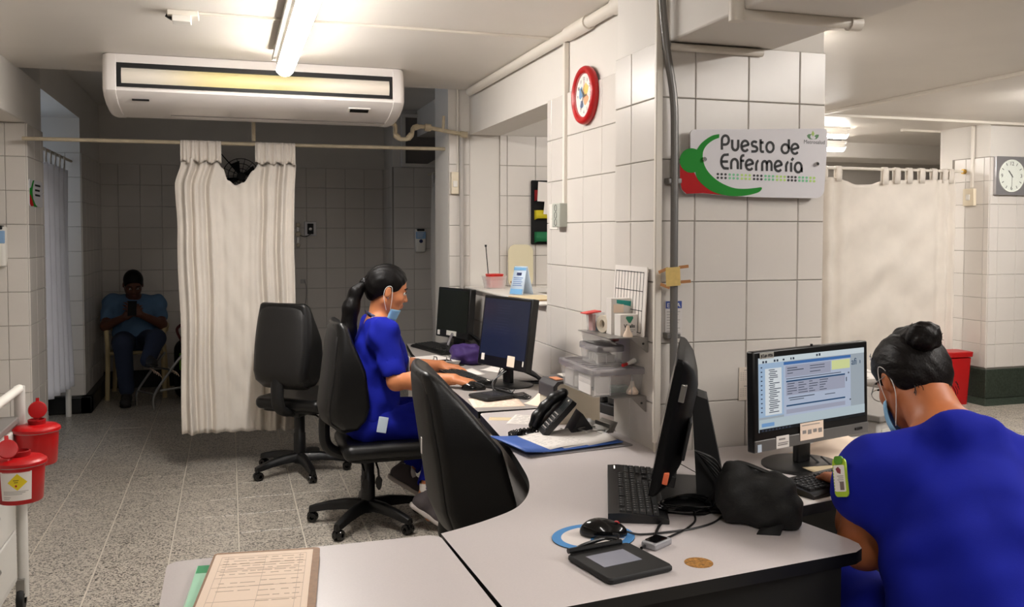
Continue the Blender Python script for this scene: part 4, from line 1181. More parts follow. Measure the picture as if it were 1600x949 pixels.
# ================================================================== OFFICE CHAIRS
def chair_back_field(f, prof, hw, rad):
    """prof = outline in x,z (local); a cushion hw wide to each side with rounded edges, dished across"""
    pr = np.array(prof, float)
    lo = np.array([pr[:, 0].min() - .05, -hw, pr[:, 1].min()]); hi = np.array([pr[:, 0].max() + .05, hw, pr[:, 1].max()])
    def fn(X, Y, Z):
        zc = (lo[2] + hi[2]) / 2; hz = (hi[2] - lo[2]) / 2
        q = Y / hw
        Xs = X - 0.035 * q * q + 0 * Z       # wraps forward at the sides
        Zs = Z + 0 * X
        d2 = None; s = None
        n = len(pr)
        px_ = Xs + 0 * Zs; pz_ = Zs + 0 * Xs
        d2 = np.full(np.broadcast(px_, pz_).shape, 1e9); s = np.ones_like(d2)
        j = n - 1
        for i in range(n):
            ax, az = pr[i]; bx, bz = pr[j]
            ex, ez = bx - ax, bz - az; wx, wz = px_ - ax, pz_ - az
            t_ = np.clip((wx * ex + wz * ez) / (ex * ex + ez * ez), 0, 1)
            d2 = np.minimum(d2, (wx - ex * t_) ** 2 + (wz - ez * t_) ** 2)
            c1 = pz_ >= az; c2 = pz_ < bz; c3 = ex * wz > ez * wx
            s = np.where((c1 & c2 & c3) | (~c1 & ~c2 & ~c3), -s, s)
            j = i
        dp = s * np.sqrt(d2) + rad
        w = hw * (1 - 0.16 * np.clip((Z - zc) / hz, 0, 1) ** 2 - 0.10 * np.clip((zc - Z) / hz, 0, 1) ** 2)
        dy = np.abs(Y) - w + rad
        return np.sqrt(np.maximum(dp, 0) ** 2 + np.maximum(dy, 0) ** 2) + np.minimum(np.maximum(dp, dy), 0) - rad
    f._add(fn, lo - .02, hi + .02, .001)
    return f


def office_chair(label, x, y, rz, seat_z=0.43, rot=0.3, back_low=0.50, back_top=1.04, hw=.215, name='office_chair', tilt=0.0, thick=1.0, sticker=False, belly=0.0):
    t = thing(name, label, 'chair', (x, y, 0), rz, 'black office chairs at the nursing station')
    h = back_top - back_low
    k = thick
    prof = [(-.185, back_top - .01), (-.165, back_top), (-.135, back_top - .02), (-.115 + belly, back_top - .10), (-.088 + .026 * k + belly, back_low + h * .55), (-.07 + .03 * k + belly * .3, back_low + h * .22), (-.075 + .02 * k, back_low + .05), (-.10, back_low), (-.17, back_low + .005),
            (-.225, back_low + .05), (-.235, back_low + h * .2), (-.215, back_low + h * .5), (-.195, back_low + h * .8)]
    prof = [(px_ - tilt * (pz - back_low), pz) for px_, pz in prof]
    f = F(.0085); chair_back_field(f, prof, hw, .030); bk = f.build('backrest', M_LEATH, t)
    # moulded shell on the rear of the backrest
    sh = B(); rows = []
    rear = [(-.10, back_low + .012), (-.17, back_low - .004), (-.231, back_low + .045), (-.243, back_low + h * .2), (-.223, back_low + h * .5), (-.203, back_low + h * .8), (-.190, back_top - .045), (-.178, back_top - .012)]
    rear = [(px_ - tilt * (pz - back_low), pz) for px_, pz in rear]
    for i, (px_, pz) in enumerate(rear):
        zz = (pz - (back_low + h / 2)) / (h / 2)
        w = hw * (1 - 0.16 * max(zz, 0) ** 2 - 0.10 * max(-zz, 0) ** 2) - .022 - (.03 if i == len(rear) - 1 else 0)
        rows.append([(px_ + .035 * (u * w / hw) ** 2 + (.010 * abs(u) ** 6), u * w, pz) for u in [k_ / 8 for k_ in range(-8, 9)]])
    sh.grid(rows); o = sh.obj('back_shell', M_SHELL, t, smooth=60); md = o.modifiers.new('s', 'SOLIDIFY'); md.thickness = .008; md.offset = 0
    if sticker:
        B().box(-.001, .001, -.011, .011, -.026, .026, M=Matrix.Translation((-.238 - tilt * .3, -.165, back_low + h * .58))).obj('sticker', M_PAPER, bk)
    # post joining back and seat
    b = B().tube(bez([(-.20, 0, back_low + .16), (-.215, 0, back_low), (-.20, 0, seat_z - .02), (-.12, 0, seat_z - .065), (0.0, 0, seat_z - .065)], 5), .028, 12)
    for v in b.v: v.y *= 1.5
    b.obj('back_post', M_BLKM, t)
    f = F(.009); f.rbox((.10, 0, seat_z - .020), (.245, .232, .040), .038, k=.02); f.ell((.30, 0, seat_z - .030), (.06, .20, .034), k=.04)
    f.build('seat', M_LEATH, t)
    B().prism(rrect(-.12, .31, -.21, .21, .07, 5), seat_z - .068, seat_z - .048).obj('seat_shell', M_BLKM, t, bevel=.006)
    B().box(-.10, .12, -.07, .07, seat_z - .098, seat_z - .066).obj('mechanism', M_BLK, t, bevel=.008)
    for yy, xx_ in ((-.13, .02), (-.155, -.05)):
        b = B().tube([(xx_, -.06, seat_z - .08), (xx_, yy, seat_z - .085), (xx_ + .004, yy - .045, seat_z - .11), (xx_ + .006, yy - .055, seat_z - .15)], .0055, 8)
        pdl = [(xx_ + .006 + .018 * math.cos(a) * (1.0 if math.sin(a) > 0 else .8), seat_z - .175 + .034 * math.sin(a)) for a in [2 * PI * i / 16 for i in range(16)]]
        b.prism(pdl, 0, .009, M=Matrix(((1, 0, 0, 0), (0, 0, 1, yy - .06), (0, 1, 0, 0), (0, 0, 0, 1))))
        b.obj('lever', M_BLKG, t)
    B().lathe([(.036, .09), (.036, .24), (.032, .245), (.032, seat_z - .10), (.038, seat_z - .095), (.040, seat_z - .07), (0, seat_z - .07)], 20).obj('gas_column', M_BLK, t, smooth=40)
    B().lathe([(0, .055), (.034, .058), (.042, .075), (.042, .115), (.030, .125), (0, .125)], 20).obj('hub', M_BLK, t, smooth=40)
    me = None
    for i in range(5):
        a = rot + i * 2 * PI / 5
        if me is None:
            rows = []
            for s, (r_, zc, hz, hw_) in enumerate(((.03, .098, .026, .030), (.12, .098, .024, .026), (.20, .088, .020, .023), (.27, .074, .017, .021), (.298, .068, .014, .018))):
                rows.append([(r_, hw_ * cx, zc + hz * cz) for cx, cz in ((-1, -1), (-.8, .7), (-.4, 1), (.4, 1), (.8, .7), (1, -1))])
            b = B().grid(rows, closed=True); b.add(rows[-1], [list(range(6))]); b.add(rows[0], [list(range(6))])
            b.lathe([(0, .045), (.012, .045), (.012, .07), (0, .07)], 10, M=Matrix.Translation((.290, 0, 0)))
            me = b.obj('leg', M_BLK, t, smooth=50); lg = me
            w_ = B()
            for s in (-1, 1):
                w_.lathe([(.010, -.010), (.024, -.009), (.026, -.004), (.026, .006), (.022, .010), (0, .010)], 18, M=Matrix.Translation((.282, s * .013, .026)) @ Euler((PI / 2 * s, 0, 0)).to_matrix().to_4x4())
            w_.lathe([(0, .050), (.022, .047), (.027, .032), (.024, .020), (.014, .016), (0, .016)], 14, M=Matrix.Translation((.286, 0, 0)) @ Matrix.Diagonal((1, .55, 1, 1)))
            ca = w_.obj('caster', M_BLKG, lg, smooth=40)
            lg.rotation_euler = (0, 0, a)
        else:
            c = lg.copy(); COL.objects.link(c); c.rotation_euler = (0, 0, a)
            w2 = ca.copy(); COL.objects.link(w2); w2.parent = c
    return t


office_chair('empty black office chair by the tied-up curtain, farthest of the three', 0.40, 5.56, math.radians(50), .455, rot=.25, back_low=.545, back_top=1.05, hw=.20)
office_chair('black office chair with the young nurse sitting on it', 0.655, 4.47, 0.0, .425, rot=math.radians(-128) + .0, back_low=.505, back_top=1.035, hw=.215)
office_chair('nearest black office chair, seen from behind, pulled up to the scooped corner desk', 0.925, 2.985, math.radians(-6), .43, rot=.5, back_low=.43, back_top=1.01, hw=.225, thick=2.2, belly=.030, tilt=.26, sticker=True)


# ================================================================== COMPUTERS
def keyboard(label, x, y, z, rz, L=.44, D=.145, keys='parts', group=None):
    t = thing('keyboard', label, 'keyboard', (x, y, z), rz)
    b = B()
    prof = [(-D / 2, 0), (-D / 2, .010), (-D / 2 + .012, .015), (D / 2 - .03, .024), (D / 2, .022), (D / 2, 0)]
    b.grid([[(-L / 2, p, q) for p, q in prof], [(L / 2, p, q) for p, q in prof]], closed=True)
    b.add([(-L / 2, p, q) for p, q in prof], [list(range(6))]); b.add([(L / 2, p, q) for p, q in prof], [list(range(6))])
    b.obj('case', M_BLK, t, bevel=.002)
    P = (L - .024) / 22.5
    rowsd = D - .046
    lay = []
    for r in range(6):
        yk = -D / 2 + .022 + (rowsd / 6.15) * (r + .5)
        if r == 5: seq = [1] + [0] * 1 + [1] * 4 + [-.5] + [1] * 4 + [-.5] + [1] * 4
        elif r == 0: seq = [1.3, 1.2, 1.2, 6, 1.2, 1.2, 1.2, 1.7]
        elif r == 1: seq = [2.1] + [1] * 10 + [2.9]
        elif r == 2: seq = [1.8] + [1] * 11 + [2.2]
        elif r == 3: seq = [1.5] + [1] * 12 + [1.5]
        else: seq = [1] * 13 + [2]
        xk = 0
        for w in seq:
            if w == 0: xk += 1; continue
            if w < 0: xk += -w; continue
            lay.append((xk + w / 2, w, yk)); xk += w
        if r in (0, 1):
            lay += [(15.25 + 1.5, 1, yk)] if r == 1 else [(15.25 + .5 + i, 1, yk) for i in range(3)]
        elif r != 2: lay += [(15.25 + .5 + i, 1, yk) for i in range(3)]
        if r < 5: lay += [(18.5 + .5 + i, 1, yk) for i in range(4)] if r else [(18.5 + 1, 2, yk), (18.5 + 2.5, 1, yk), (18.5 + 3.5, 1, yk)]
    kh = rowsd / 6.15
    cache = {}; jb = B(); mk = B()
    for xk, w, yk in lay:
        zk = .0145 + (yk + D / 2) / D * .0085
        X = -L / 2 + .012 + xk * P
        a, c = w * P / 2 - .0009, kh / 2 - .0009
        kb = B()
        vs = [(-a, -c, 0), (a, -c, 0), (a, c, 0), (-a, c, 0), (-a * .86 if w < 2 else -a + .002, -c * .8, .0065), (a * .86 if w < 2 else a - .002, -c * .8, .0065), (a * .86 if w < 2 else a - .002, c * .85, .0065), (-a * .86 if w < 2 else -a + .002, c * .85, .0065)]
        fs = [(4, 5, 6, 7), (0, 1, 5, 4), (1, 2, 6, 5), (2, 3, 7, 6), (3, 0, 4, 7)]
        if keys == 'parts':
            if w not in cache: kb.add(vs, fs); cache[w] = kb.mesh('key', M_BLKM, smooth=0)
            o = link('key', cache[w], t); o.location = (X, yk, zk); o.rotation_euler = (.06, 0, 0)
        else:
            jb.add(vs, fs, M=Matrix.Translation((X, yk, zk)))
        if w < 3: mk.box(X - .0022, X + .0005, yk + .0005, yk + .0034, zk + .0064, zk + .0069)
    if keys != 'parts':
        o = jb.obj('keys', M_BLKM, t, smooth=0); o['kind'] = 'stuff'
    mk.obj('key_legends', mat('key_legend', (150, 150, 150), .6), t, smooth=0)['kind'] = 'stuff'
    b = B()
    for i in range(3): b.box(L / 2 - .020 - .0, L / 2 - .016, D / 2 - .022 - .0, D / 2 - .018, .0232, .0242, M=T(-.012 * i, 0, 0))
    b.obj('status_lights', mat('status_light', (240, 230, 210), .5, emit=((1, .9, .8), 1.2)), t)
    return t


keyboard('black keyboard below the monitor turned away, with white status lights', 1.048, 2.195, WT + .001, math.radians(66.5), L=.47, D=.15)
keyboard('black keyboard in front of the lit monitor, by the nurse with the bun', 1.675, 2.135, WT + .001, math.radians(15.5), L=.43, D=.135)
keyboard('black keyboard under the left hand of the young nurse', 1.08, 4.20, WT + .001, math.radians(-82), L=.44, D=.14, keys='stuff')
keyboard('black keyboard at the far end of the desk, under the farthest monitor', 1.215, 5.33, WT + .001, math.radians(-78), L=.46, D=.17, keys='stuff')


def stickers(parent, items, y):
    for x, z, w, h, m in items:
        B().box(x - w / 2, x + w / 2, y - .0012, y, z - h / 2, z + h / 2).obj('sticker', m, parent)


def monitor(label, x, y, rz, w, h, zb, tilt=0.05, depth=.05, bezel=.018, chin=.03, screen=None, bulge=False, z=WT, base='disc', stand=True):
    """faces local -y; zb is the height of the lower edge above the desk"""
    t = thing('monitor', label, 'monitor', (x, y, z), rz)
    M = Matrix.Translation((0, 0, zb)) @ Euler((-tilt, 0, 0)).to_matrix().to_4x4()
    if bulge:
        rows = []
        for yy, k, r_ in ((0.0, 1.0, .008), (.012, 1.0, .008), (.020, .985, .02), (.045, .86, .04), (.062, .66, .05), (.066, .6, .05)):
            rows.append([(px_ * 1.0, yy, pz) for px_, pz in [(a * k, h / 2 + (c - h / 2) * k) for a, c in rrect(-w / 2, w / 2, 0, h, r_, 4)]])
        b = B().grid(rows, closed=True); n = len(rows[0]); b.add(rows[0], [list(range(n))]); b.add(rows[-1], [list(range(n))])
        cs = b.obj('case', M_BLKS, t, smooth=40); cs.matrix_local = M
    else:
        cs = B().box(-w / 2, w / 2, 0, depth * .55, 0, h).box(-w * .36, w * .36, depth * .5, depth, h * .12, h * .85).obj('case', M_BLK, t, bevel=.005); cs.matrix_local = M
    sc = B().box(-w / 2 + bezel, w / 2 - bezel, -.0016, 0.0, bezel + chin, h - bezel).obj('screen', screen or M_BLKG, t, smooth=0); sc.matrix_local = M
    if stand:
        if base == 'disc':
            B().lathe([(.125, 0), (.125, .006), (.115, .011), (.03, .014), (0, .014)], 40).obj('foot', M_BLK, t, smooth=40).matrix_local = Matrix.Translation((0, .04, 0))
            B().box(-.030, .030, .035, .058, .012, zb + h * .4).obj('neck', M_BLK, t, bevel=.006)
        else:
            B().box(-.12, .12, -.06, .13, 0, .012).obj('foot', M_BLK, t, bevel=.005)
            B().box(-.045, .045, .045, .075, .012, zb + h * .45).obj('neck', M_BLK, t, bevel=.006)
    return t, M, cs, sc


def glow(name, rgb, s=0.9):
    return mat(name, tuple(c * .35 for c in rgb), 0.25, emit=(rgb, s * .50))


# lit monitor on the right desk, showing a form
W2, H2 = .522, .294
scr = glow('lit_screen', (176, 188, 198), .62)
t, M, cs, sc = monitor('monitor with a brightly lit screen full of forms', 1.688, 2.290, math.radians(15), W2, H2, .080, tilt=.03, bezel=.020, chin=.038, screen=scr)
B().box(-W2 / 2 + .002, W2 / 2 - .002, -.003, .012, .002, .036).obj('grey_chin', mat('grey_chin', (120, 118, 116), .4, metal=.4), cs, bevel=.002)
sx0, sx1, sz0, sz1 = -W2 / 2 + .020, W2 / 2 - .020, .058, H2 - .020
def ui(name, rects, m, d=.0020):
    b = B()
    for u0, u1, v0, v1 in rects:
        b.box(sx0 + (sx1 - sx0) * u0, sx0 + (sx1 - sx0) * u1, -d, -d + .0004, sz1 + (sz0 - sz1) * v1, sz1 + (sz0 - sz1) * v0)
    return b.obj(name, m, sc, smooth=0)
ui('toolbar', [(0, 1, 0, .075)], glow('ui_pale', (214, 226, 232), .7))
ui('side_pane', [(0, .22, .075, .80)], glow('ui_pane', (168, 194, 222), .7))
ui('tree_list', [(.055, .20, .15, .78)], glow('ui_white', (222, 228, 232), .75), .0024)
ui('window', [(.22, .86, .10, .83)], glow('ui_window', (186, 198, 220), .7))
ui('title_bar', [(.22, .86, .085, .125)], glow('ui_blue', (70, 116, 180), .7), .0026)
ui('form_panel', [(.235, .66, .14, .30), (.24, .80, .36, .55), (.24, .80, .74, .80)], glow('ui_grey', (168, 172, 192), .7), .0028)
ui('yellow_field', [(.67, .85, .14, .27)], glow('ui_yellow', (216, 224, 160), .75), .003)
ui('table_heading', [(.24, .80, .345, .365), (.24, .80, .68, .70)], glow('ui_navy', (44, 84, 126), .6), .0032)
ui('status_band', [(0, 1, .955, 1.0)], glow('ui_dark', (34, 40, 48), .3), .003)
ui('lower_band', [(0, 1, .83, .955)], glow('ui_pale2', (190, 206, 214), .7), .0024)
ui('button', [(.02, .13, .88, .93)], glow('ui_button', (120, 164, 214), .7), .003)
R_ = random.Random(3)
ui('text_lines', [(.085 + .008 * (i % 2), .12 + R_.random() * .07, .165 + i * .026, .176 + i * .026) for i in range(23)] + [(.25 + .1 * j, .25 + .1 * j + .03 + R_.random() * .06, .385 + i * .034, .395 + i * .034) for i in range(5) for j in range(4)] + [(.25, .34, .17, .182), (.25, .40, .20, .212), (.46, .60, .17, .18), (.46, .60, .205, .214), (.25, .30, .24, .25), (.26, .5, .58, .592), (.27, .40, .61, .62), (.6, .7, .6, .61), (.24, .76, .315, .325), (.46, .56, .25, .26)], glow('ui_text', (84, 92, 110), .5), .0034)
ui('toolbar_icons', [(.03, .045, .04, .07), (.055, .07, .04, .07), (.13, .145, .035, .065), (.155, .17, .035, .065), (.21, .225, .035, .06), (.28, .29, .03, .06), (.30, .315, .03, .06), (.52, .535, .02, .05), (.545, .56, .015, .05)] + [(.015, .028, .12 + .06 * i, .135 + .06 * i) for i in range(11)] + [(.02 + .03 * i, .035 + .03 * i, .965, .99) for i in range(9)], glow('ui_icon', (70, 80, 100), .4), .0034)
ui('arrow', [(.83, .842, .33, .35), (.81, .818, .40, .46), (.845, .857, .72, .74)], glow('ui_text', (84, 92, 110), .5), .0034)
text('afi', .030, glow('ui_name', (74, 100, 130), .5), sc, Matrix.Translation((sx0 + (sx1 - sx0) * .868, -.0022, sz1 - (sz1 - sz0) * .235)) @ Euler((PI / 2, 0, 0)).to_matrix().to_4x4())
ui('check_mark', [(.955, .962, .18, .225)], glow('ui_name', (74, 100, 130), .5))
stickers(cs, [(-W2 / 2 + .052, H2 - .013, .058, .018, mat('asset_tag', (170, 168, 160), .5)), (-.145, .022, .055, .036, M_PAPER), (-.015, .040, .105, .052, M_CREAM), (-W2 / 2 + .018, .014, .016, .022, mat('pale_blue_sheet', (206, 222, 238), .6))], -.0036)
b = B(); b.box(-.162, -.135, -.0056, -.005, .028, .033).box(-.167, -.125, -.0056, -.005, .012, .016).box(-.165, -.122, -.0056, -.005, .018, .021)
for k in range(4): b.box(-.058 + .024 * k, -.042 + .024 * k, -.0056, -.005, .034 - .003 * (k % 2), .044)
b.box(-.06, .02, -.0056, -.005, .058, .060); b.obj('print', M_GREYINK, cs)
text('JCL# 1926', .0115, M_INK, cs, Matrix.Translation((-W2 / 2 + .027, -.0056, H2 - .017)) @ Euler((PI / 2, 0, 0)).to_matrix().to_4x4(), bold=.0002)
B().lathe([(.004, 0), (.004, .006), (0, .007)], 10).obj('camera_nub', M_BLK, cs).matrix_local = Matrix.Translation((0, .006, H2))
B().box(.19, .225, -.006, -.002, .016, .024).obj('button_row', M_BLK, cs, bevel=.001)

# all-in-one computer turned away from us
W1, H1 = .50, .352
t, M, cs, sc = monitor('black glossy computer monitor turned side-on above the coiled cables', 1.106, 2.210, math.radians(-119), W1, H1, .062, tilt=.20, bezel=.02, chin=.02, bulge=True, stand=False)
B().box(-.16, .16, -.03, .21, 0, .014).obj('foot', M_BLK, t, bevel=.005)
b = B(); arm = [(.165, .0), (.125, .30), (.10, .30), (.085, .0)]
b.prism([(.20, .012), (.145, .275), (.115, .285), (.105, .27), (.12, .012)], -.06, .06, M=Matrix(((0, 0, 1, 0), (1, 0, 0, 0), (0, 1, 0, 0), (0, 0, 0, 1))))
b.obj('stand_arm', M_BLKM, t, bevel=.006)
B().tube([(0, .06, .235), (0, .13, .262)], .024, 14).obj('hinge', M_BLK, t)
B().box(.222, .243, .019, .037, H1 - .105, H1 - .060).obj('silver_sticker', M_STEEL, cs, bevel=.002)
B().box(.220, .238, .022, .040, .035, .065).obj('orange_tag', mat('orange_tag', (226, 110, 70), .5), cs, bevel=.002)
b = B()
for i in range(5): b.box(W1 / 2 - .13 + .016 * i, W1 / 2 - .12 + .016 * i, .026, .06, .02, .05)
b.obj('plugs', M_BLK, cs, bevel=.002)
B().box(-W1 / 2 + .03, W1 / 2 - .03, .060, .069, .10, .20).obj('vent_panel', M_BLKM, cs, bevel=.003)

# the young nurse's monitor, and the one beyond it
t, M, cs, sc = monitor('monitor with a dark blue screen in front of the young nurse', 1.205, 3.985, math.radians(-70), .375, .335, .085, tilt=.14, depth=.07, bezel=.014, chin=.035, screen=glow('dim_blue_screen', (38, 44, 66), .55))
stickers(cs, [(-.145, .040, .024, .032, M_PAPER), (.075, .038, .055, .050, M_CREAM), (.165, .036, .008, .024, M_WHITE)], -.001)
sx0, sx1, sz0, sz1 = -.375 / 2 + .014, .375 / 2 - .014, .049, .321
ui('text_lines', [(.30, .62, .10 + .045 * i, .112 + .045 * i) for i in range(4)] + [(.25, .5 + R_.random() * .2, .32 + .05 * i, .33 + .05 * i) for i in range(6)], glow('dim_text', (58, 62, 84), .5))
t, M, cs, sc = monitor('dark monitor at the far end of the station desk, seen at an angle', 1.33, 5.47, math.radians(-70), .36, .315, .055, tilt=.08, depth=.08, bezel=.014, chin=.03, screen=mat('dark_green_screen', (20, 24, 16), .2), base='plate')
stickers(cs, [(-.145, .026, .026, .030, M_PAPER), (.0, .030, .11, .030, M_WHITE)], -.001)
B().tube(bez([(.02, -.004, .03), (.03, -.03, -.01), (.04, -.05, -.05)], 5), .009, 8).obj('tape_strip', M_CLEARLID, cs)


# ---- mice, pads, tablets
def mouse(label, x, y, z, rz, wheel=None):
    t = thing('computer_mouse', label, 'mouse', (x, y, z), rz)
    f = F(.0026)
    f.ell((0, 0, .006), (.056, .030, .030), k=.01); f.ell((.012, 0, .006), (.040, .031, .032), k=.01)
    f.plane((0, 0, .001), (0, 0, -1), .002)
    f.build('shell', M_BLKG, t)
    B().lathe([(.006, -.003), (.008, -.002), (.008, .002), (.006, .003)], 14).obj('scroll_wheel', wheel or M_BLKM, t).matrix_local = Matrix.Translation((-.030, 0, .0265)) @ Euler((PI / 2, 0, 0)).to_matrix().to_4x4()
    return t


t = thing('mouse_pad', 'round white mouse pad with a blue ring, near the front of the corner desk', 'mouse pad', (0.810, 1.922, WT), math.radians(14))
el = lambda a, b_, n=48: [(a * math.cos(2 * PI * k / n), b_ * math.sin(2 * PI * k / n)) for k in range(n)]
B().prism(el(.102, .088), 0, .0022).obj('pad', M_BLKM, t)
B().prism(el(.102, .088), .0022, .0026).obj('blue_ring', mat('pad_blue', (70, 136, 196), .7), t)
B().prism(el(.080, .067), .0026, .0029).obj('white_face', mat('pad_white', (222, 214, 210), .7), t)
b = B(); bar(b, (-.005, -.002), (-.045, -.060), .008, .0029, .0003); bar(b, (0, 0), (.01, .066), .006, .0029, .0003); bar(b, (0, 0), (.055, -.048), .005, .0029, .0003)
b.obj('blue_mark', mat('pad_blue', (70, 136, 196), .7), t)
mouse('black mouse with a red scroll wheel lying on the round mouse pad', 0.836, 1.922, WT + .0035, math.radians(158), M_RED)
mouse('black mouse under the right hand of the young nurse', 1.060, 3.925, WT, math.radians(165))


def sigpad(label, x, y, z, rz, s=1.0, pen=True, dark=False):
    t = thing('signature_pad', label, 'tablet', (x, y, z), rz)
    a = .083 * s; d = .083 * s
    rows = [[(px_, py_, zz) for px_, py_ in rrect(-a + i, a - i, -d + i, d - i, .012, 4)] for i, zz in ((.004, 0), (0, .004), (0, .010), (.003, .014))]
    b = B().grid(rows, closed=True); n = len(rows[0]); b.add(rows[0], [list(range(n))]); b.add(rows[-1], [list(range(n))])
    b.obj('case', M_BLKM, t, smooth=40)
    B().box(-a * .66, a * .52, -d * .28, d * .58, .0139, .0146).obj('screen', mat('pad_screen_dark', (54, 54, 60), .2) if dark else mat('pad_screen', (136, 138, 152), .25), t)
    if pen:
        B().tube([(-a * .95, d * .98, .02), (a * .75, d * .98, .018)], .006, 10).obj('pen', M_BLK, t)
        c = bez([(a * .6, d * 1.02, .02), (a * .2, d * 1.05, .03), (-a * .5, d * 1.02, .026), (-a * .8, d * 1.08, .012), (-a * .3, d * 1.12, .02), (a * .4, d * 1.02, .03), (a * .7, d * 1.0, .018)], 6)
        B().tube(c, .0028, 6).obj('cord', M_BLK, t)
        B().tube(bez([(a * .6, d * .95, .016), (a * .75, d * 1.1, .03), (a * .6, d * 1.15, .034)], 5), .0022, 6).obj('cord', M_BLK, t)
    return t


sigpad('black signature pad with a grey screen, nearest object on the corner desk', 0.793, 1.738, WT, math.radians(11))
sigpad('small black signature pad by the right hand of the young nurse', 1.078, 3.700, WT + .0035, math.radians(-72), .9, True, True)

t = thing('fingerprint_reader', 'small silver and black fingerprint reader beside the signature pad', 'reader', (0.925, 1.824, WT), math.radians(28))
f = F(.0028); f.rbox((0, 0, .008), (.034, .021, .009), .006, k=.005); f.plane((0, 0, .0005), (0, 0, -1), .002); f.build('case', mat('silver_plastic', (160, 160, 164), .35, metal=.3), t)
B().prism(rrect(-.026, .022, -.016, .016, .005), .0165, .0182).obj('window', M_BLKG, t)

# ---- cables
def cable(label, pts, r=.0028, m=None, name='cable', n=7, group=None):
    return tag(B().tube(bez(pts, n), r, 7).obj(name, m or M_BLK), label, 'cable', group)


z = WT + .003
cable('black cable from the mouse on the round pad to the coil', [(.885, 1.903, z + .01), (.92, 1.90, z), (.99, 1.895, z), (1.06, 1.90, z), (1.13, 1.925, z), (1.19, 1.98, z), (1.20, 2.03, z)], .0026)
cable('black cable from the fingerprint reader to the coil', [(.952, 1.845, z + .003), (.985, 1.868, z), (1.04, 1.90, z), (1.09, 1.945, z), (1.115, 1.99, z)], .0026)
cable('black cable from the signature pad towards the keyboard', [(.875, 1.80, z + .006), (.92, 1.845, z), (.955, 1.89, z), (.99, 1.94, z), (1.04, 2.00, z)], .0036)
cable('grey cable end sticking out behind the coil', [(1.19, 1.99, z), (1.225, 1.965, z + .004), (1.228, 1.935, z)], .0026, M_GREYPIPE)
pts = []
for k in range(9 * 16):
    a = 2 * PI * k / 16; rr = 1 + .13 * math.sin(k * .37); pts.append((1.115 + .070 * rr * math.cos(a) + .01 * math.sin(k * .05), 2.035 + .055 * rr * math.sin(a), WT + .005 + .0026 * (k // 16) + .004 * math.sin(a * 2)))
tag(B().tube(pts, .0030, 6).obj('cable_coil', M_BLKG), 'coil of black cable on the desk beside the turned-away computer', 'cable')
for i in range(5):
    cable('black cables hanging behind the turned-away computer', [(1.13 + .01 * i, 2.02 + .012 * i, WT + .16 - .006 * i), (1.17 + .012 * i, 1.99 + .012 * i, WT + .14 - .02 * i), (1.20 + .008 * i, 2.00 + .01 * i, WT + .08 - .012 * i), (1.17 + .004 * i, 2.03, WT + .02)], .0030, group='cables behind the turned-away computer')
for i, (a_, c_) in enumerate((((1.70, 2.33), (1.86, 2.36)), ((1.72, 2.30), (1.90, 2.25)))):
    cable('thin black cables looping beside the foot of the lit monitor', [(a_[0], a_[1], z + .03), (a_[0] + .03, a_[1] - .03, z), (a_[0] + .07, a_[1] + .03, z + .004), (a_[0] + .04, a_[1] + .05, z), (a_[0] + .06, a_[1] - .03, z), (c_[0], c_[1], z), (c_[0] + .1, c_[1] - .02, z)], .0028, group='cables by the lit monitor')
for i in range(6):
    o_ = .012 * i
    cable('tangled dark cables behind the young nurse\'s monitor', [(1.27 + .006 * i, 4.19 - o_, z + .135 - .008 * i), (1.335, 4.17 - o_, z + .085 - .006 * i), (1.38 + .005 * i, 4.13 - o_, z + .054 - .007 * i), (1.42, 4.10 - .016 * i, z + .026 - .004 * i), (1.43, 4.02 - o_, z + .003 * i), (1.39 - .02 * i, 3.98 + .01 * i, z + .004), (1.34 - .02 * i, 4.04, z + .002)], .0052, M_BLK if i % 2 else mat('blue_black_cable', (20, 28, 40), .4), group='cables behind the young nurse\'s monitor')
for i in range(4):
    cable('thin black cables looping in front of the young nurse\'s monitor', [(1.19, 3.93 - .03 * i, z + .09), (1.16 - .012 * i, 3.90 - .02 * i, z + .04), (1.13, 3.84 - .03 * i, z), (1.19, 3.76 - .03 * i, z), (1.24, 3.74 - .03 * i, z + .006), (1.21, 3.68 - .02 * i, z), (1.14, 3.70, z + .002)], .0026, group='cables in front of the young nurse\'s monitor')
for i in range(4):
    cable('black cables behind the farthest monitor', [(1.40, 5.42 - .05 * i, z + .10), (1.44, 5.30 - .06 * i, z + .06), (1.42, 5.12 - .05 * i, z + .03), (1.38, 4.95 - .04 * i, z)], .006, group='cables behind the farthest monitor')


# ================================================================== PAPERS AND STATIONERY
def print_lines(b, x0, x1, y0, y1, n, z, rnd, h=.0022):
    for i in range(n):
        y = y1 - (y1 - y0) * (i + .5) / n; x = x0
        while x < x1 - .01:
            w = rnd.uniform(.008, .035); b.box(x, min(x + w, x1), y, y + h, z, z + .0003); x += w + rnd.uniform(.003, .012)


R_ = random.Random(11)
t = thing('clipboard', 'brown hardboard clipboard with cream printed forms, on the near left desk', 'clipboard', (0.053, 1.845, WT), math.radians(-7))
B().prism(rrect(-.113, .113, -.19, .18, .012), .010, .014).obj('board', mat('hardboard', (150, 112, 76), .6, noise=(80, .15)), t)
for i in range(4): B().box(-.104, .1, -.188, .160, .0141 + .0008 * i, .0147 + .0008 * i, M=T(.0006 * i - .004, 0, 0, rz=.004 * (i % 3 - 1))).obj('form_sheet', M_CREAM, t)
b = B(); zt = .0173
print_lines(b, -.085, .08, .03, .135, 7, zt, R_); print_lines(b, -.08, -.0, -.06, .0, 3, zt, R_); print_lines(b, .0, .08, -.12, .01, 5, zt, R_)
for x_ in (-.092, -.078, .0, .072, .085): b.box(x_, x_ + .0008, -.17, .14, zt, zt + .0002)
for y_ in (.14, .095, .06, .02, -.03, -.1): b.box(-.092, .085, y_, y_ + .0008, zt, zt + .0002)
b.obj('print', M_FAINT, t)
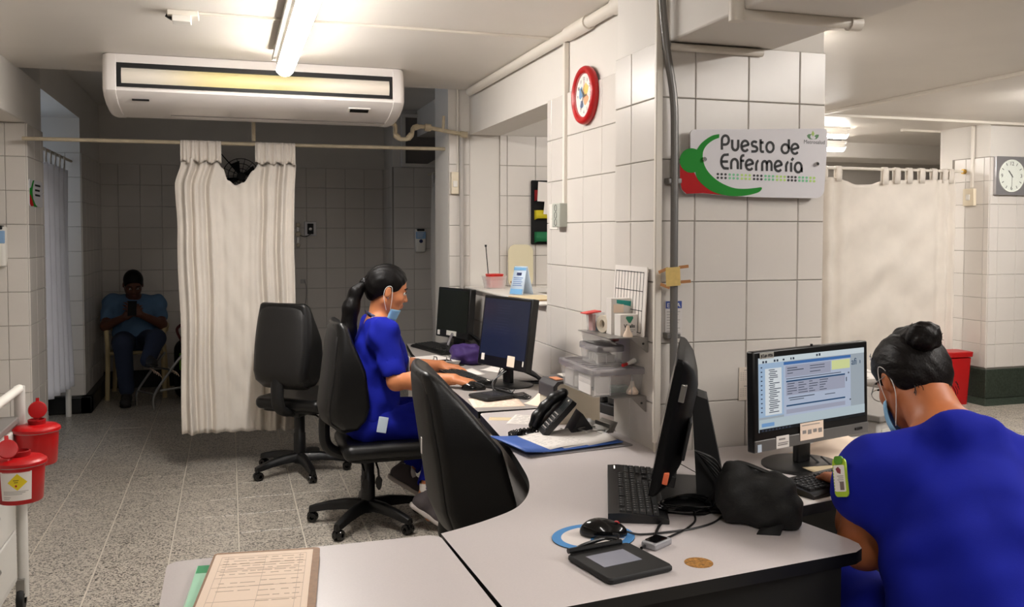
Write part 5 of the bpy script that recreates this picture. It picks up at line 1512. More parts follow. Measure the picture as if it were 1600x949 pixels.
t = thing('paper_folder', 'pale green paper folder under the brown clipboard', 'folder', (0.010, 1.815, WT), math.radians(-5))
for k in range(3): B().box(-.098, .09, -.20, .165, .0030 * k, .0030 * k + .0022, M=T(.002 * k, 0, 0, rz=.006 * k)).obj('sheet', mat('mint_paper', (176, 226, 196), .8) if k != 1 else M_PAPER, t)
B().box(-.094, -.060, .12, .163, .0083, .0086).obj('green_corner', mat('dark_green_print', (40, 150, 90), .7), t)

t = thing('clipboard', 'blue clipboard with a curled stack of white forms and a big metal clip', 'clipboard', (1.058, 2.828, WT), math.radians(11.5))
B().prism(rrect(-.185, .205, -.128, .122, .012), 0, .003, M=T(.012, -.012, 0, rz=-.05)).obj('grey_board', mat('grey_board', (128, 124, 124), .5), t)
b = B(); P = [[(x_, y_, .004 + .010 * max(0, (-x_ - .05) / .13) ** 2 + .004) for y_ in (-.122, -.04, .04, .122)] for x_ in [-.195 + .38 * k / 12 for k in range(13)]]
b.grid(P); o = b.obj('blue_board', mat('blue_board', (66, 104, 184), .45), t); o.modifiers.new('s', 'SOLIDIFY').thickness = .004
B().box(-.168, -.140, -.062, -.036, .0155, .0160).obj('label_sticker', M_PAPER, t)
B().box(-.160, -.148, -.055, -.043, .0161, .0164).obj('print', mat('blue_board', (66, 104, 184), .45), t)
for i in range(3):
    P = [[(x_, y_, .0095 + .0016 * i + .020 * max(0, (x_ - .0) / .17) ** 2 * (1 if y_ > -.08 else .55) + .004 * math.sin(x_ * 22 + i) * (1 if i == 2 else .4)) for y_ in (-.115 + .005 * i, -.06, 0, .06, .112)] for x_ in [-.125 + .29 * k / 14 for k in range(15)]]
    b = B().grid(P); o = b.obj('form_sheet', M_PAPER, t, smooth=70); o.modifiers.new('s', 'SOLIDIFY').thickness = .0008
    if i == 2:
        b = B(); rr = random.Random(5)
        for k in range(12):
            y_ = -.10 + .0175 * k
            for seg in range(9):
                if rr.random() < .72:
                    xa = -.11 + .027 * seg; xb = xa + rr.uniform(.010, .022)
                    def zz(x_): return .0107 + .0016 * i + .020 * max(0, x_ / .17) ** 2 * (1 if y_ > -.08 else .55) + .004 * math.sin(x_ * 22 + i)
                    b.add([(xa, y_, zz(xa)), (xb, y_, zz(xb)), (xb, y_ + .002, zz(xb)), (xa, y_ + .002, zz(xa))], [(0, 1, 2, 3)])
        b.obj('print', M_GREYINK, t)
b = B().tube(bez([(.105, -.03, .034), (.10, .0, .036), (.105, .03, .034), (.14, .035, .036), (.175, .03, .034)], 5), .0022, 6).tube(bez([(.105, -.03, .034), (.14, -.035, .036), (.175, -.03, .034)], 5), .0022, 6)
b.box(.15, .20, -.045, .045, .024, .027).box(.185, .189, -.045, .045, .027, .055, M=T(0, 0, 0))
b.obj('metal_clip', M_STEEL, t)
B().prism([(.165, .028), (.215, .060), (.218, .058), (.20, .026)], -.045, .045, M=Matrix(((1, 0, 0, 0), (0, 0, 1, 0), (0, 1, 0, 0), (0, 0, 0, 1)))).obj('clip_lever', mat('dark_steel', (150, 148, 144), .3, metal=.8), t)


def sheet(name, label, x, y, z, rz, w, h, m, lines=0, curl=0.0, cat='paper'):
    t = thing(name, label, cat, (x, y, z), rz)
    P = [[(-w / 2 + w * i / 6, -h / 2 + h * j / 6, .0008 + curl * ((i / 6) ** 2) * (j / 6)) for j in range(7)] for i in range(7)]
    b = B().grid(P); o = b.obj('sheet', m, t, smooth=70); o.modifiers.new('s', 'SOLIDIFY').thickness = .0010
    if lines:
        b = B(); print_lines(b, -w * .42, w * .42, -h * .42, h * .42, lines, .0016, random.Random(int(x * 100)), .0018); b.obj('print', M_GREYINK, t)
    return t


sheet('paper_form', 'printed sheet lying under the small signature pad at the edge of the far desk', 1.07, 3.60, WT, math.radians(-8), .215, .20, M_CREAM, 9)
sheet('paper_note', 'cream note between the phone and the far desk', .995, 3.27, WT, math.radians(-22), .10, .055, M_BEIGE)
sheet('paper_form', 'white printed sheet sliding under the label printer', 1.075, 3.23, WT + .0004, math.radians(-30), .11, .17, M_PAPER, 9)
sheet('paper_note', 'cream folded note standing near the back of the label printer', 1.235, 3.52, WT, math.radians(20), .10, .09, M_CREAM, 0, .05)
sheet('paper_form', 'white slip near the keyboard of the young nurse', 1.16, 4.40, WT, .2, .12, .16, M_PAPER, 0, .01)
t = thing('binder', 'open ring binder with white papers and a metal clip beyond the young nurse', 'binder', (1.05, 4.78, WT), math.radians(-75))
B().prism(rrect(-.16, .16, -.12, .12, .01), 0, .006).obj('cover', M_BLKM, t)
for i in range(4): B().box(-.148, .12, -.112, .110, .006 + .005 * i, .010 + .005 * i, M=T(.004 * i, 0, 0, rz=.03 * (i - 1.5))).obj('sheet', M_PAPER, t)
b = B().box(.09, .15, -.05, .05, .026, .032).tube([(.10, -.04, .03), (.11, -.04, .055), (.14, -.04, .055), (.15, -.04, .03)], .004, 8).tube([(.10, .04, .03), (.11, .04, .055), (.14, .04, .055), (.15, .04, .03)], .004, 8)
b.obj('metal_clip', M_CHROME, t)
sheet('paper_bundle', 'crumpled white papers behind the farthest monitor', 1.43, 5.10, WT + .001, .3, .12, .2, M_CREAM, 0, .05)
sheet('paper_slip', 'white slip of paper beyond the purple bag', 1.33, 4.45, WT + .0005, .5, .12, .14, M_PAPER, 0, .02)
sheet('envelope', 'white printed envelope behind the black bag on the right desk', 1.515, 2.265, WT, math.radians(-18), .07, .14, M_PAPER, 6)
sheet('paper_form', 'pale sheet under the keyboard of the nurse with the hair bun', 1.53, 2.06, WT, math.radians(13), .27, .10, M_PAPER)
sheet('card', 'beige card lying on the right desk below the keyboard', 1.46, 2.08, WT + .0016, math.radians(30), .12, .05, M_BEIGE)
sheet('paper_stack', 'beige cards lying on the foot of the lit monitor', 1.70, 2.235, WT + .014, math.radians(-2), .14, .06, M_BEIGE)
sheet('paper_roll', 'crumpled pale cloth-like papers beside the foot of the lit monitor', 1.86, 2.40, WT, .3, .26, .22, M_CREAM, 0, .05)

# purple bag on the far desk
t = thing('pouch', 'crumpled dark purple pouch on the far desk behind the monitor', 'pouch', (1.235, 4.73, WT), .3)
f = F(.006); f.ell((0, 0, .05), (.075, .10, .055), k=.03); f.ell((.03, -.05, .045), (.05, .06, .05), k=.03); f.ell((-.02, .05, .06), (.04, .05, .045), k=.03)
f.plane((0, 0, .001), (0, 0, -1), .004)
f.warp(lambda X, Y, Z: .006 * np.sin(X * 70 + Z * 50) * np.sin(Y * 60 + 1) + .004 * np.sin(Z * 110 + Y * 40))
f.build('body', mat('purple_cloth', (52, 26, 92), .7, bump=(300, .2)), t)

# black soft bag on the corner desk
t = thing('bag', 'black soft fabric bag slumped on the corner desk in front of the lit monitor', 'bag', (1.238, 1.905, WT), math.radians(-32))
t.scale = (.88, .88, .90)
f = F(.0065)
f.rbox((0.0, 0, .066), (.095, .070, .066), .045, k=.02)
f.ell((-.055, .01, .085), (.050, .060, .070), k=.05); f.ell((.05, -.02, .05), (.06, .065, .05), k=.05); f.ell((.085, -.03, .04), (.035, .05, .045), k=.03)
f.cap((-.075, .02, .145), (.075, .0, .110), .010, .012, k=.03)
f.plane((0, 0, .001), (0, 0, -1), .004)
f.warp(lambda X, Y, Z: .0045 * np.sin(X * 48 + Z * 55) * np.cos(Y * 40) + .003 * np.sin(Z * 95 - X * 60 + Y * 30))
f.build('body', mat('black_nylon', (11, 11, 11), .75, bump=(260, .25)), t)
B().tube(bez([(-.085, .03, .135), (-.05, .02, .158), (.02, .005, .142), (.08, -.01, .118), (.108, -.02, .06)], 6), .006, 8).obj('zip', mat('black_nylon_zip', (34, 33, 32), .5), t)
b = B().grid([[(.0, -.110, .003), (.06, -.105, .003)], [(.01, -.08, .010), (.07, -.08, .02)], [(.02, -.06, .03), (.08, -.06, .05)]]); o = b.obj('flap', mat('black_nylon', (11, 11, 11), .75), t, smooth=60); o.modifiers.new('s', 'SOLIDIFY').thickness = .008

# ---- telephone
t = thing('telephone', 'black desk telephone tilted up on its stand, with coiled cord, beside the blue clipboard', 'telephone', (1.085, 2.950, WT), math.radians(-8))
t.scale = (.78, .80, .70)
Mp = Matrix.Translation((-.045, 0, .012)) @ Euler((0, -math.radians(50), 0)).to_matrix().to_4x4()      # local x runs up the tilted face
B().prism(rrect(0, .215, -.09, .085, .018), 0, .026, M=Mp).obj('body', M_BLK, t, bevel=.006)
kb = B()
kc = None
for i in range(5):
    for j in range(4):
        if kc is None:
            kc = B().box(-.0065, .0065, -.008, .008, 0, .004).mesh('key', mat('phone_key', (60, 60, 62), .5), smooth=0)
        o = link('key', kc, t); o.matrix_local = Mp @ Matrix.Translation((.030 + .021 * i, -.074 + .022 * j, .026))
B().box(.145, .190, -.080, -.012, .026, .0275, M=Mp).obj('display', mat('phone_display', (40, 44, 44), .2), t)
b = B()
for i in range(5): b.box(.032 + .021 * i, .038 + .021 * i, -.076, -.004, .0302, .0306, M=Mp)
b.obj('key_legends', M_GREYINK, t)
B().box(.198, .206, -.050, -.036, .026, .0278, M=Mp).obj('white_tag', M_WHITE, t)
f = F(.004)
hp = [Mp @ Vector(p) for p in ((.002, .052, .044), (.05, .052, .060), (.11, .052, .064), (.17, .052, .060), (.215, .052, .042))]
f.chain([tuple(p) for p in hp], [.0235, .0215, .021, .0215, .0245], k=.03)
f.build('handset', M_BLK, t)
B().prism([(.06, 0), (.20, 0), (.125, .12)], -.06, .06, M=Matrix(((1, 0, 0, 0), (0, 0, -1, 0), (0, 1, 0, 0), (0, 0, 0, 1)))).obj('stand', M_BLKM, t, bevel=.004)
pts = []
path = bez([(-.04, .055, .02), (-.07, .04, .03), (-.10, .01, .02), (-.135, -.03, .024), (-.15, -.055, .03), (-.175, -.035, .018), (-.19, .0, .012), (-.12, .04, .014), (-.05, .02, .016)], 26)
for i, p in enumerate(path):
    a = i * 1.05; pts.append((p.x + .0125 * math.cos(a), p.y + .0125 * math.sin(a) * .6, p.z + .004 + .0125 * math.sin(a)))
B().tube(pts, .0034, 6).obj('coiled_cord', M_BLKG, t)

# ---- label printer
t = thing('label_printer', 'cream box-shaped printer with a dark grey top, against the pillar behind the telephone', 'printer', (1.240, 3.185, WT), math.radians(3))
pb = [(-.095, 0), (-.095, .140), (-.080, .155), (.085, .165), (.095, .160), (.095, 0)]
MY = Matrix(((1, 0, 0, 0), (0, 0, 1, 0), (0, 1, 0, 0), (0, 0, 0, 1)))
B().prism(pb, -.070, .065, M=MY).obj('body', mat('cream_casing', (222, 212, 192), .4), t, bevel=.012, seg=3)
tp = [(-.099, .095), (-.099, .143), (-.082, .161), (.085, .172), (.099, .166), (.099, .160), (.085, .163), (-.070, .152), (-.082, .143), (-.084, .095)]
B().prism(tp, -.074, .069, M=MY).obj('dark_top', mat('dark_grey_casing', (72, 70, 72), .4), t, bevel=.006)
B().box(-.076, -.046, -.05, .02, .163, .166).obj('orange_label', mat('orange_label', (214, 140, 100), .6), t)
B().box(-.03, .08, -.045, .05, .168, .172).obj('white_lid_strip', M_WHITE, t)
B().lathe([(.008, 0), (.008, .003), (0, .004)], 14).obj('round_button', mat('cream_plastic', (226, 214, 190), .4), t).matrix_local = Matrix.Translation((-.052, -.071, .120)) @ Euler((PI / 2, 0, 0)).to_matrix().to_4x4()
b = B()
for i in range(5): b.box(-.0962, -.0945, -.05, .045, .018 + .008 * i, .022 + .008 * i)
b.obj('vent_slots', M_BLKM, t)
t = thing('power_adapter', 'black power strip with plugs behind the label printer', 'power strip', (1.44, 3.24, WT), .2)
B().box(-.03, .03, -.09, .09, 0, .04).box(-.02, .03, -.05, .0, .04, .075).box(-.02, .02, .03, .07, .04, .08).obj('strip', M_BLKM, t, bevel=.005)
B().tube(bez([(0, -.04, .06), (-.06, -.09, .10), (-.05, -.14, .03), (-.10, -.18, .004)], 6), .004, 7).obj('cord', M_BLK, t)
t = thing('plastic_bag', 'grey crumpled clear plastic bag between the printer and the blue clipboard', 'bag', (1.235, 2.985, WT), .25)
P = [[(-.09 + .18 * i / 14, -.06 + .12 * j / 10, .004 + .042 * math.sin(PI * i / 14) * math.sin(PI * j / 10) * (.7 + .3 * math.sin(i * 1.9 + j)) + .004 * math.sin(i * 3.1 + j * 2.3)) for j in range(11)] for i in range(15)]
b = B().grid(P); o = b.obj('film', mat('grey_film', (150, 146, 140), .18, alpha=.82), t, smooth=25); o.modifiers.new('s', 'SOLIDIFY').thickness = .001


# ================================================================== SHELVES ON THE PILLAR
def shelf(label, z, y0, y1, x0):
    t = thing('shelf', label, 'shelf', (1.322, (y0 + y1) / 2, z))
    x0 -= 1.322; hy = (y1 - y0) / 2
    st = mat('shelf_steel', (146, 142, 138), .4, metal=.6)
    B().box(x0, 0, -hy, hy, -.003, 0).obj('plate', st, t)
    for s in (-1, 1):
        B().prism([(x0 * .45, -.003), (0, -.003), (0, -.052), (-.004, -.052)], -.002, .002, M=Matrix(((1, 0, 0, 0), (0, 0, 1, s * (hy - .002)), (0, 1, 0, 0), (0, 0, 0, 1)))).obj('bracket', st, t)
        B().tube([(-.018, s * (hy - .002) - .004, -.022), (-.018, s * (hy - .002) + .004, -.022)], .004, 10).obj('bolt', M_BLK, t)
    return t


shelf('upper steel shelf on the side of the pillar holding a carton and a calendar board', 1.117, 2.68, 2.95, 1.180)
shelf('lower steel shelf on the side of the pillar holding the large clear box', 0.917, 2.69, 2.97, 1.200)
M_BOXF = mat('box_plastic', (226, 224, 222), .15, alpha=.24)


def clear_box(label, x, y, z, hx, hy, h, lid=True, contents=(), rz=0.0):
    t = thing('clear_box', label, 'box', (x, y, z), rz)
    rows = [[(a, b_, zz) for a, b_ in rrect(-hx * k, hx * k, -hy * k, hy * k, .012, 3)] for k, zz in ((.90, 0), (.97, h * .85), (.98, h))]
    b = B().grid(rows, closed=True); b.add(rows[0], [list(range(len(rows[0])))])
    o = b.obj('tub', M_BOXF, t, smooth=40); o.modifiers.new('s', 'SOLIDIFY').thickness = .0018
    if lid:
        rows = [[(a, b_, zz) for a, b_ in rrect(-hx * k, hx * k, -hy * k, hy * k, .014, 3)] for k, zz in ((1.03, h - .006), (1.03, h + .012), (.99, h + .016), (.90, h + .016), (.88, h + .010))]
        b = B().grid(rows, closed=True); b.add(rows[-1], [list(range(len(rows[0])))]); b.obj('lid', M_CLEARLID, t, smooth=40)
        b = B()
        for i in range(7): b.box(-hx * .8, hx * .8, -hy * .75 + hy * 1.5 * i / 6 - .002, -hy * .75 + hy * 1.5 * i / 6 + .002, h + .010, h + .0125)
        b.obj('lid_ribs', M_CLEARLID, t)
    for s in (-.35, .45):
        B().box(hx * s - .002, hx * s + .002, -hy * 1.0, -hy * .97, .004, h).obj('corner_rib', M_BOXF, t)
    return t


t = clear_box('large clear plastic storage box with a grey lid on the lower pillar shelf', 1.236, 2.872, .917, .098, .160, .078)
B().box(-.092, -.088, -.125, -.02, .004, .062).box(-.085, -.03, -.144, -.142, .004, .066).obj('paper_label', M_PAPER, t)
kb = [('syringe_packs', 'wrapped syringe packs inside the large clear box', M_WHITE, [(-.03, .05, .02, .05, .03, .02), (.02, -.02, .02, .04, .05, .018)]), ('swab_box', 'brown card box inside the large clear box', mat('brown_card', (150, 120, 100), .8), [(.03, -.06, .03, .045, .035, .028)]), ('green_packs', 'small green packets inside the large clear box', mat('green_packet', (40, 90, 70), .6), [(.0, -.105, .014, .05, .018, .012)]), ('white_packs', 'stack of folded white cloths inside the large clear box', M_PAPER, [(-.055, .09, .03, .03, .04, .03)])]
for nm, lb, m, bs in kb:
    tt = thing(nm, lb, 'packet', (1.236, 2.872, .9195))
    for (x, y, z, a, c, d) in bs: B().box(x - a, x + a, y - c, y + c, z - d, z + d).obj('packet', m, tt, bevel=.004)
tt = thing('plastic_funnel', 'small cream funnel-shaped cap inside the large clear box', 'cap', (1.292, 2.735, .9195))
B().lathe([(.020, 0), (.021, .008), (.008, .030), (.006, .042), (0, .042)], 16).obj('cap', M_CREAM, tt)
t = clear_box('small clear plastic box of swabs standing on the lid of the large box', 1.236, 2.870, 1.012, .050, .085, .050)
tt = thing('swab_packs', 'white wrapped swabs inside the small clear box', 'packet', (1.236, 2.870, 1.014))
for i in range(6): B().box(-.032, .030, -.062 + .021 * i, -.046 + .021 * i, .002 + .002 * (i % 2), .030, M=T(rx=.2 * (i % 2), rz=.1 * (i % 3 - 1))).obj('swab', M_WHITE if i % 3 else M_PAPER, tt, bevel=.003)
t = clear_box('shallow clear tray on top of the small clear box', 1.245, 2.91, 1.080, .050, .060, .026, lid=False)
tt = thing('tape_packet', 'pinkish packet standing in the shallow clear tray', 'packet', (1.285, 2.865, 1.083), .2)
B().box(-.012, .012, -.010, .010, 0, .026).obj('packet', mat('pink_print', (206, 120, 116), .6), tt, bevel=.003)
tt = thing('glue_tube', 'small white tube with a red cap on the lid of the large box', 'tube', (1.292, 2.745, 1.014), .6)
B().tube([(-.03, 0, .008), (.02, 0, .014)], .007, 10, radii=[.005, .009]).obj('tube', M_WHITE, tt)
B().tube([(-.055, 0, .006), (-.03, 0, .008)], .0055, 10).obj('cap', M_RED, tt)

# things on the upper shelf
zs = 1.117
t = thing('calendar_board', 'white ruled year-planner board leaning on the pillar above the upper shelf', 'board', (1.300, 2.800, zs))
Mb = Matrix(((0, 0, -1, 0), (-1, 0, 0, 0), (0, 1, 0, 0), (0, 0, 0, 1))) @ Euler((0, 0, 0)).to_matrix().to_4x4()
Mb = Matrix.Translation((0, 0, 0)) @ Euler((0, .055, 0)).to_matrix().to_4x4() @ Mb
B().box(-.125, .130, 0, .232, -.004, 0).obj('board', M_PAPER, t).matrix_local = Mb
b = B()
for i in range(10): b.box(-.112 + .0245 * i - .0008, -.112 + .0245 * i + .0008, .012, .215, .0003, .0009)
for y_ in (.012, .085, .15, .213): b.box(-.113, .110, y_ - .0012, y_ + .0012, .0003, .0009)
b.obj('ruling', M_INK, t).matrix_local = Mb
t = thing('cardboard_sheet', 'brown cardboard sheet behind the ruled board', 'card', (1.311, 2.74, zs))
B().prism(rrect(-.07, .06, 0, .125, .02), 0, .003).obj('sheet', mat('brown_card', (176, 148, 112), .8), t).matrix_local = Mb
t = thing('carton', 'white medicine carton with a green gem mark on the upper shelf', 'carton', (1.272, 2.742, zs), math.radians(3))
B().box(-.034, .034, -.022, .022, 0, .072).obj('box', M_PAPER, t, bevel=.001)
MF = Matrix(((1, 0, 0, 0), (0, 0, -1, -.0224), (0, 1, 0, 0), (0, 0, 0, 1)))
B().prism([(-.012, .066), (.012, .066), (.014, .060), (.004, .044), (-.003, .044), (-.014, .060)], 0, .0003).obj('green_gem', mat('gem_green', (50, 140, 110), .5), t).matrix_local = MF
text('Vitalis', .017, M_INK, t, MF @ Matrix.Translation((-.021, .028, .0003)), bold=.0003)
b = B().box(-.022, .022, .020, .0212, 0, .0003).box(-.02, .014, .014, .0155, 0, .0003); b.obj('print', M_GREYINK, t).matrix_local = MF
t = thing('carton', 'white and teal carton with a cream label behind the one with the green gem', 'carton', (1.272, 2.800, zs), .03)
B().box(-.040, .034, -.020, .020, 0, .122).obj('box', M_PAPER, t, bevel=.001)
B().prism([(-.02, .106), (.034, .094), (.034, .112), (-.02, .118)], 0, .0004).obj('teal_band', mat('teal_print', (40, 160, 150), .5), t).matrix_local = Matrix(((1, 0, 0, 0), (0, 0, -1, -.0202), (0, 1, 0, 0), (0, 0, 0, 1)))
B().box(-.032, .006, -.0212, -.020, .074, .102).obj('cream_label', M_CREAM, t)
t = thing('plastic_cup', 'clear cup with a red lid tab at the far end of the upper shelf', 'cup', (1.226, 2.900, zs), .1)
rows = [[(a, c, zz) for a, c in rrect(-k, k, -k, k, .006, 3)] for k, zz in ((.023, 0), (.026, .066))]
b = B().grid(rows, closed=True); b.add(rows[0], [list(range(len(rows[0])))]); o = b.obj('cup', M_BOXF, t, smooth=40); o.modifiers.new('s', 'SOLIDIFY').thickness = .001
B().box(-.010, .014, -.012, .012, .003, .036).obj('blue_pack', mat('sky_blue_print', (150, 180, 210), .6), t)
B().box(-.020, -.008, -.016, .012, .003, .060).obj('red_pack', mat('pink_print', (206, 120, 116), .6), t)
B().box(-.040, .020, -.024, .024, .066, .071, M=T(ry=-.12)).obj('red_lid', mat('red_tab', (216, 60, 56), .5), t, bevel=.002)
t = thing('tape_rolls', 'cream adhesive tape rolls stacked in a clear sleeve between the cup and the cartons', 'tape', (1.246, 2.842, zs), .2)
for i in range(3):
    B().lathe([(.014, -.007), (.030, -.007), (.030, .007), (.014, .007), (.014, -.007)], 24).obj('roll', mat('cream_tape', (228, 216, 196), .6), t, smooth=30).matrix_local = Matrix.Translation((-.016 + .016 * i, .0, .031)) @ Euler((0, PI / 2, .1)).to_matrix().to_4x4()
t = thing('plastic_funnel', 'small cream funnel cap at the front edge of the upper shelf', 'cap', (1.258, 2.700, zs))
B().lathe([(.016, 0), (.016, .006), (.006, .026), (.005, .038), (0, .038)], 16).obj('cap', M_CREAM, t)
# ================================================================== LEFT EDGE: TROLLEY AND SHARPS BINS
t = thing('instrument_trolley', 'white steel trolley with a top rail at the left edge, carrying the red bins', 'trolley', (-.99, 3.45, 0))
wm = mat('white_enamel', (206, 204, 198), .35)
B().box(-.24, .20, -.60, .36, .12, .73).obj('body', wm, t, bevel=.006)
B().box(-.25, .215, -.62, .38, .73, .755).obj('top', mat('grey_top', (120, 116, 112), .4), t, bevel=.004)
for y_ in (-.60, .385):
    B().tube([(.215, y_, .05), (.215, y_, .87)], .020, 12).obj('post', wm, t)
B().tube([(.215, -.60, .86), (.215, .385, .86)], .017, 12).obj('rail', M_WHITE, t)
for k in range(3): 
    d_ = B().box(.198, .208, -.56, .32, .15 + .19 * k, .33 + .19 * k).obj('drawer', wm, t, bevel=.004)
    B().tube([(.215, -.2, .28 + .19 * k), (.222, -.18, .28 + .19 * k), (.222, 0, .28 + .19 * k), (.215, .02, .28 + .19 * k)], .005, 8).obj('handle', M_STEEL, d_)
B().box(.199, .206, -.48, -.2, .66, .71).obj('label_strip', M_PAPER, t)
for x_, y_ in ((-.2, -.55), (.2, -.58), (-.2, .33), (.21, .37)):
    B().lathe([(.02, -.014), (.042, -.012), (.045, 0), (.042, .012), (.02, .014)], 18, M=Matrix.Translation((x_, y_, .046)) @ Euler((0, PI / 2, 0)).to_matrix().to_4x4()).obj('wheel', M_BLKM, t)
    B().box(x_ - .015, x_ + .015, y_ - .02, y_ + .02, .07, .125).obj('fork', M_STEEL, t)


def sharps_bin(label, x, y, z, lid_a, flip_up, lab, k=1.0):
    t = thing('sharps_bin', label, 'bin', (x, y, z))
    r = .080 * k; h = .135
    B().lathe([(0, 0), (r * .84, 0), (r * .88, .005), (r * .97, h * .93), (r * 1.02, h * .95)], 40).obj('tub', M_RED, t, smooth=40)
    B().lathe([(r * 1.01, h * .925), (r * 1.045, h * .93), (r * 1.045, h * .95), (r * 1.01, h * .955)], 40).obj('clear_rim', M_CLEAR, t, smooth=40)
    B().lathe([(r * 1.06, h * .95), (r * 1.07, h * .97), (r * 1.04, h * 1.03), (r * .96, h * 1.06), (r * .9, h * 1.09), (r * .4, h * 1.12), (0, h * 1.12)], 40).obj('lid', M_RED, t, smooth=40)
    B().lathe([(r * .38, h * 1.10), (r * .40, h * 1.24), (r * .34, h * 1.25), (r * .33, h * 1.14), (0, h * 1.13)], 28).obj('drop_opening', mat('dark_red_plastic', (150, 10, 16), .4), t, smooth=40).matrix_local = Matrix.Translation((0, .01, 0))
    c = B().lathe([(0, -.004), (.030, -.004), (.033, .002), (.030, .008), (.018, .009), (0, .009)], 28)
    c.box(-.004, .004, -.05, -.028, -.002, .003).box(-.006, .006, .028, .046, -.002, .004)
    c.obj('flap_cap', M_RED, t, smooth=40).matrix_local = Matrix.Translation(flip_up) @ Euler(lid_a).to_matrix().to_4x4()
    B().box(-r * 1.5, -r * .7, -.012, .012, h * .80, h * .90).obj('hanger', M_STEEL, t)
    if lab:
        a0, a1 = math.radians(-128), math.radians(-52); b = B()
        def cyl(a, zz, e=.0006): 
            rr = r * (.88 + .09 * (zz / (h * .93))) + e
            return (rr * math.cos(a), rr * math.sin(a), zz)
        b.grid([[cyl(a0 + (a1 - a0) * i / 12, zz) for zz in (.016, .05, .085, .114)] for i in range(13)]); lb = b.obj('label', M_PAPER, t, fix=False)
        def patch(nm, pts, m, e=.0012):
            us = [p[0] for p in pts]; u0, u1 = min(us), max(us); rows = []
            for k in range(11):
                u = u0 + (u1 - u0) * (k + (.02 if k == 0 else -.02 if k == 10 else 0)) / 10; vv = []
                for (ua, va), (ub, vb) in zip(pts, pts[1:] + pts[:1]):
                    if (ua - u) * (ub - u) <= 0 and ua != ub: vv.append(va + (vb - va) * (u - ua) / (ub - ua))
                rows.append([cyl(a0 + (a1 - a0) * u, .016 + .098 * v, e) for v in (min(vv), max(vv))])
            B().grid(rows).obj(nm, m, lb, fix=False, smooth=0)
        patch('yellow_diamond', [(.56, .36), (.86, .64), (.56, .95), (.26, .64)], M_YEL)
        patch('diamond_line', [(.52, .47), (.56, .52), (.52, .57), (.48, .52)], M_RED, .0016)
        patch('diamond_line', [(.44, .70), (.60, .70), (.60, .73), (.44, .73)], mat('olive_ink', (130, 110, 20), .6), .0016)
        patch('diamond_line', [(.46, .63), (.58, .63), (.58, .66), (.46, .66)], mat('olive_ink', (130, 110, 20), .6), .0016)
        for i, (u0, u1, v) in enumerate(((.1, .9, .32), (.1, .8, .27), (.1, .7, .22), (.1, .34, .12), (.1, .3, .06))): patch('print', [(u0, v), (u1, v), (u1, v + .016), (u0, v + .016)], M_GREYINK)
        patch('red_heading', [(.08, .975), (.95, .985), (.95, 1.0), (.08, .995)], M_RED)
    return t


sharps_bin('red sharps bin with a white hazard label, nearer of the two at the left edge', -.690, 3.40, .545, (math.radians(70), 0, .4), (-.030, -.035, .185), True, 1.0)
sharps_bin('red sharps bin without a visible label, behind the labelled one, with its round cap raised', -.712, 3.80, .575, (math.radians(80), 0, .1), (0.004, .005, .205), False, 1.0)

# ================================================================== RIGHT WARD THINGS
t = thing('waste_bin', 'red plastic waste bin on the floor by the dark green skirting', 'bin', (5.93, 6.15, 0))
rows = [[(x, y, z) for x, y in rrect(-w, w, -w * .8, w * .8, .03, 4)] for w, z in ((.095, 0), (.115, .40), (.125, .41), (.128, .45), (.11, .455))]
b = B().grid(rows[:2], closed=True); b.add(rows[0], [list(range(len(rows[0])))]); b.obj('tub', M_RED, t, smooth=40)
b = B().grid(rows[2:], closed=True); b.add(rows[-1], [list(range(len(rows[0])))]); b.add(rows[2], [list(range(len(rows[0])))]); b.obj('lid', M_RED, t, smooth=40)

t = thing('stretcher', 'hospital stretcher with a pale sheet, beyond the lit monitor', 'stretcher', (2.62, 4.10, 0), math.radians(4))
B().box(-.75, .75, -.32, .32, .62, .70).obj('mattress', mat('grey_mattress', (150, 142, 134), .6), t, bevel=.02)
P = [[(-.76 + 1.52 * i / 30, -.335 + .67 * j / 12, .704 + .006 * math.sin(i * 1.3 + j)) for j in range(13)] for i in range(31)]
P = [[(x, y, z if abs(y) < .31 else z - .10) for x, y, z in row] for row in P]
b = B().grid(P); o = b.obj('sheet', M_PAPER, t, smooth=60); o.modifiers.new('s', 'SOLIDIFY').thickness = .004
B().box(-.78, .78, -.34, .34, .56, .60).obj('frame', M_STEEL, t, bevel=.01)
for x_ in (-.6, .6):
    for y_ in (-.26, .26):
        B().tube([(x_, y_, .09), (x_, y_, .57)], .018, 10).obj('leg', M_STEEL, t)
        B().lathe([(.02, -.014), (.06, -.014), (.065, 0), (.06, .014), (.02, .014)], 18, M=Matrix.Translation((x_, y_, .065)) @ Euler((PI / 2, 0, 0)).to_matrix().to_4x4()).obj('wheel', M_BLKM, t)
t = thing('equipment_cart', 'white equipment cart with warning stickers, between the lit monitor and the nurse with the bun', 'cart', (2.62, 3.20, 0), math.radians(20))
B().box(-.28, .28, -.22, .22, .10, .72).obj('body', mat('cart_white', (206, 202, 198), .4), t, bevel=.01)
B().box(-.30, .30, -.24, .24, .72, .745).obj('top', mat('cart_grey', (150, 146, 142), .4), t, bevel=.004)
b = B()
b.box(-.26, .26, -.224, -.219, .60, .685); b.obj('sticker_strip', M_WHITE, t)
B().prism([(-.035, .615), (.025, .615), (-.005, .668)], 0, .001).obj('warning_triangle', M_YEL, t).matrix_local = Matrix(((1, 0, 0, 0), (0, 0, -1, -.2245), (0, 1, 0, 0), (0, 0, 0, 1)))
B().box(-.009, -.002, -.2268, -.2254, .624, .650).obj('print', M_INK, t)
b = B()
for i in range(4): b.box(.05, .12 - .01 * (i % 2), -.2256, -.2244, .62 + .014 * i, .626 + .014 * i)
b.box(-.13, -.05, -.2256, -.2244, .603, .612); b.obj('print', M_INK, t)
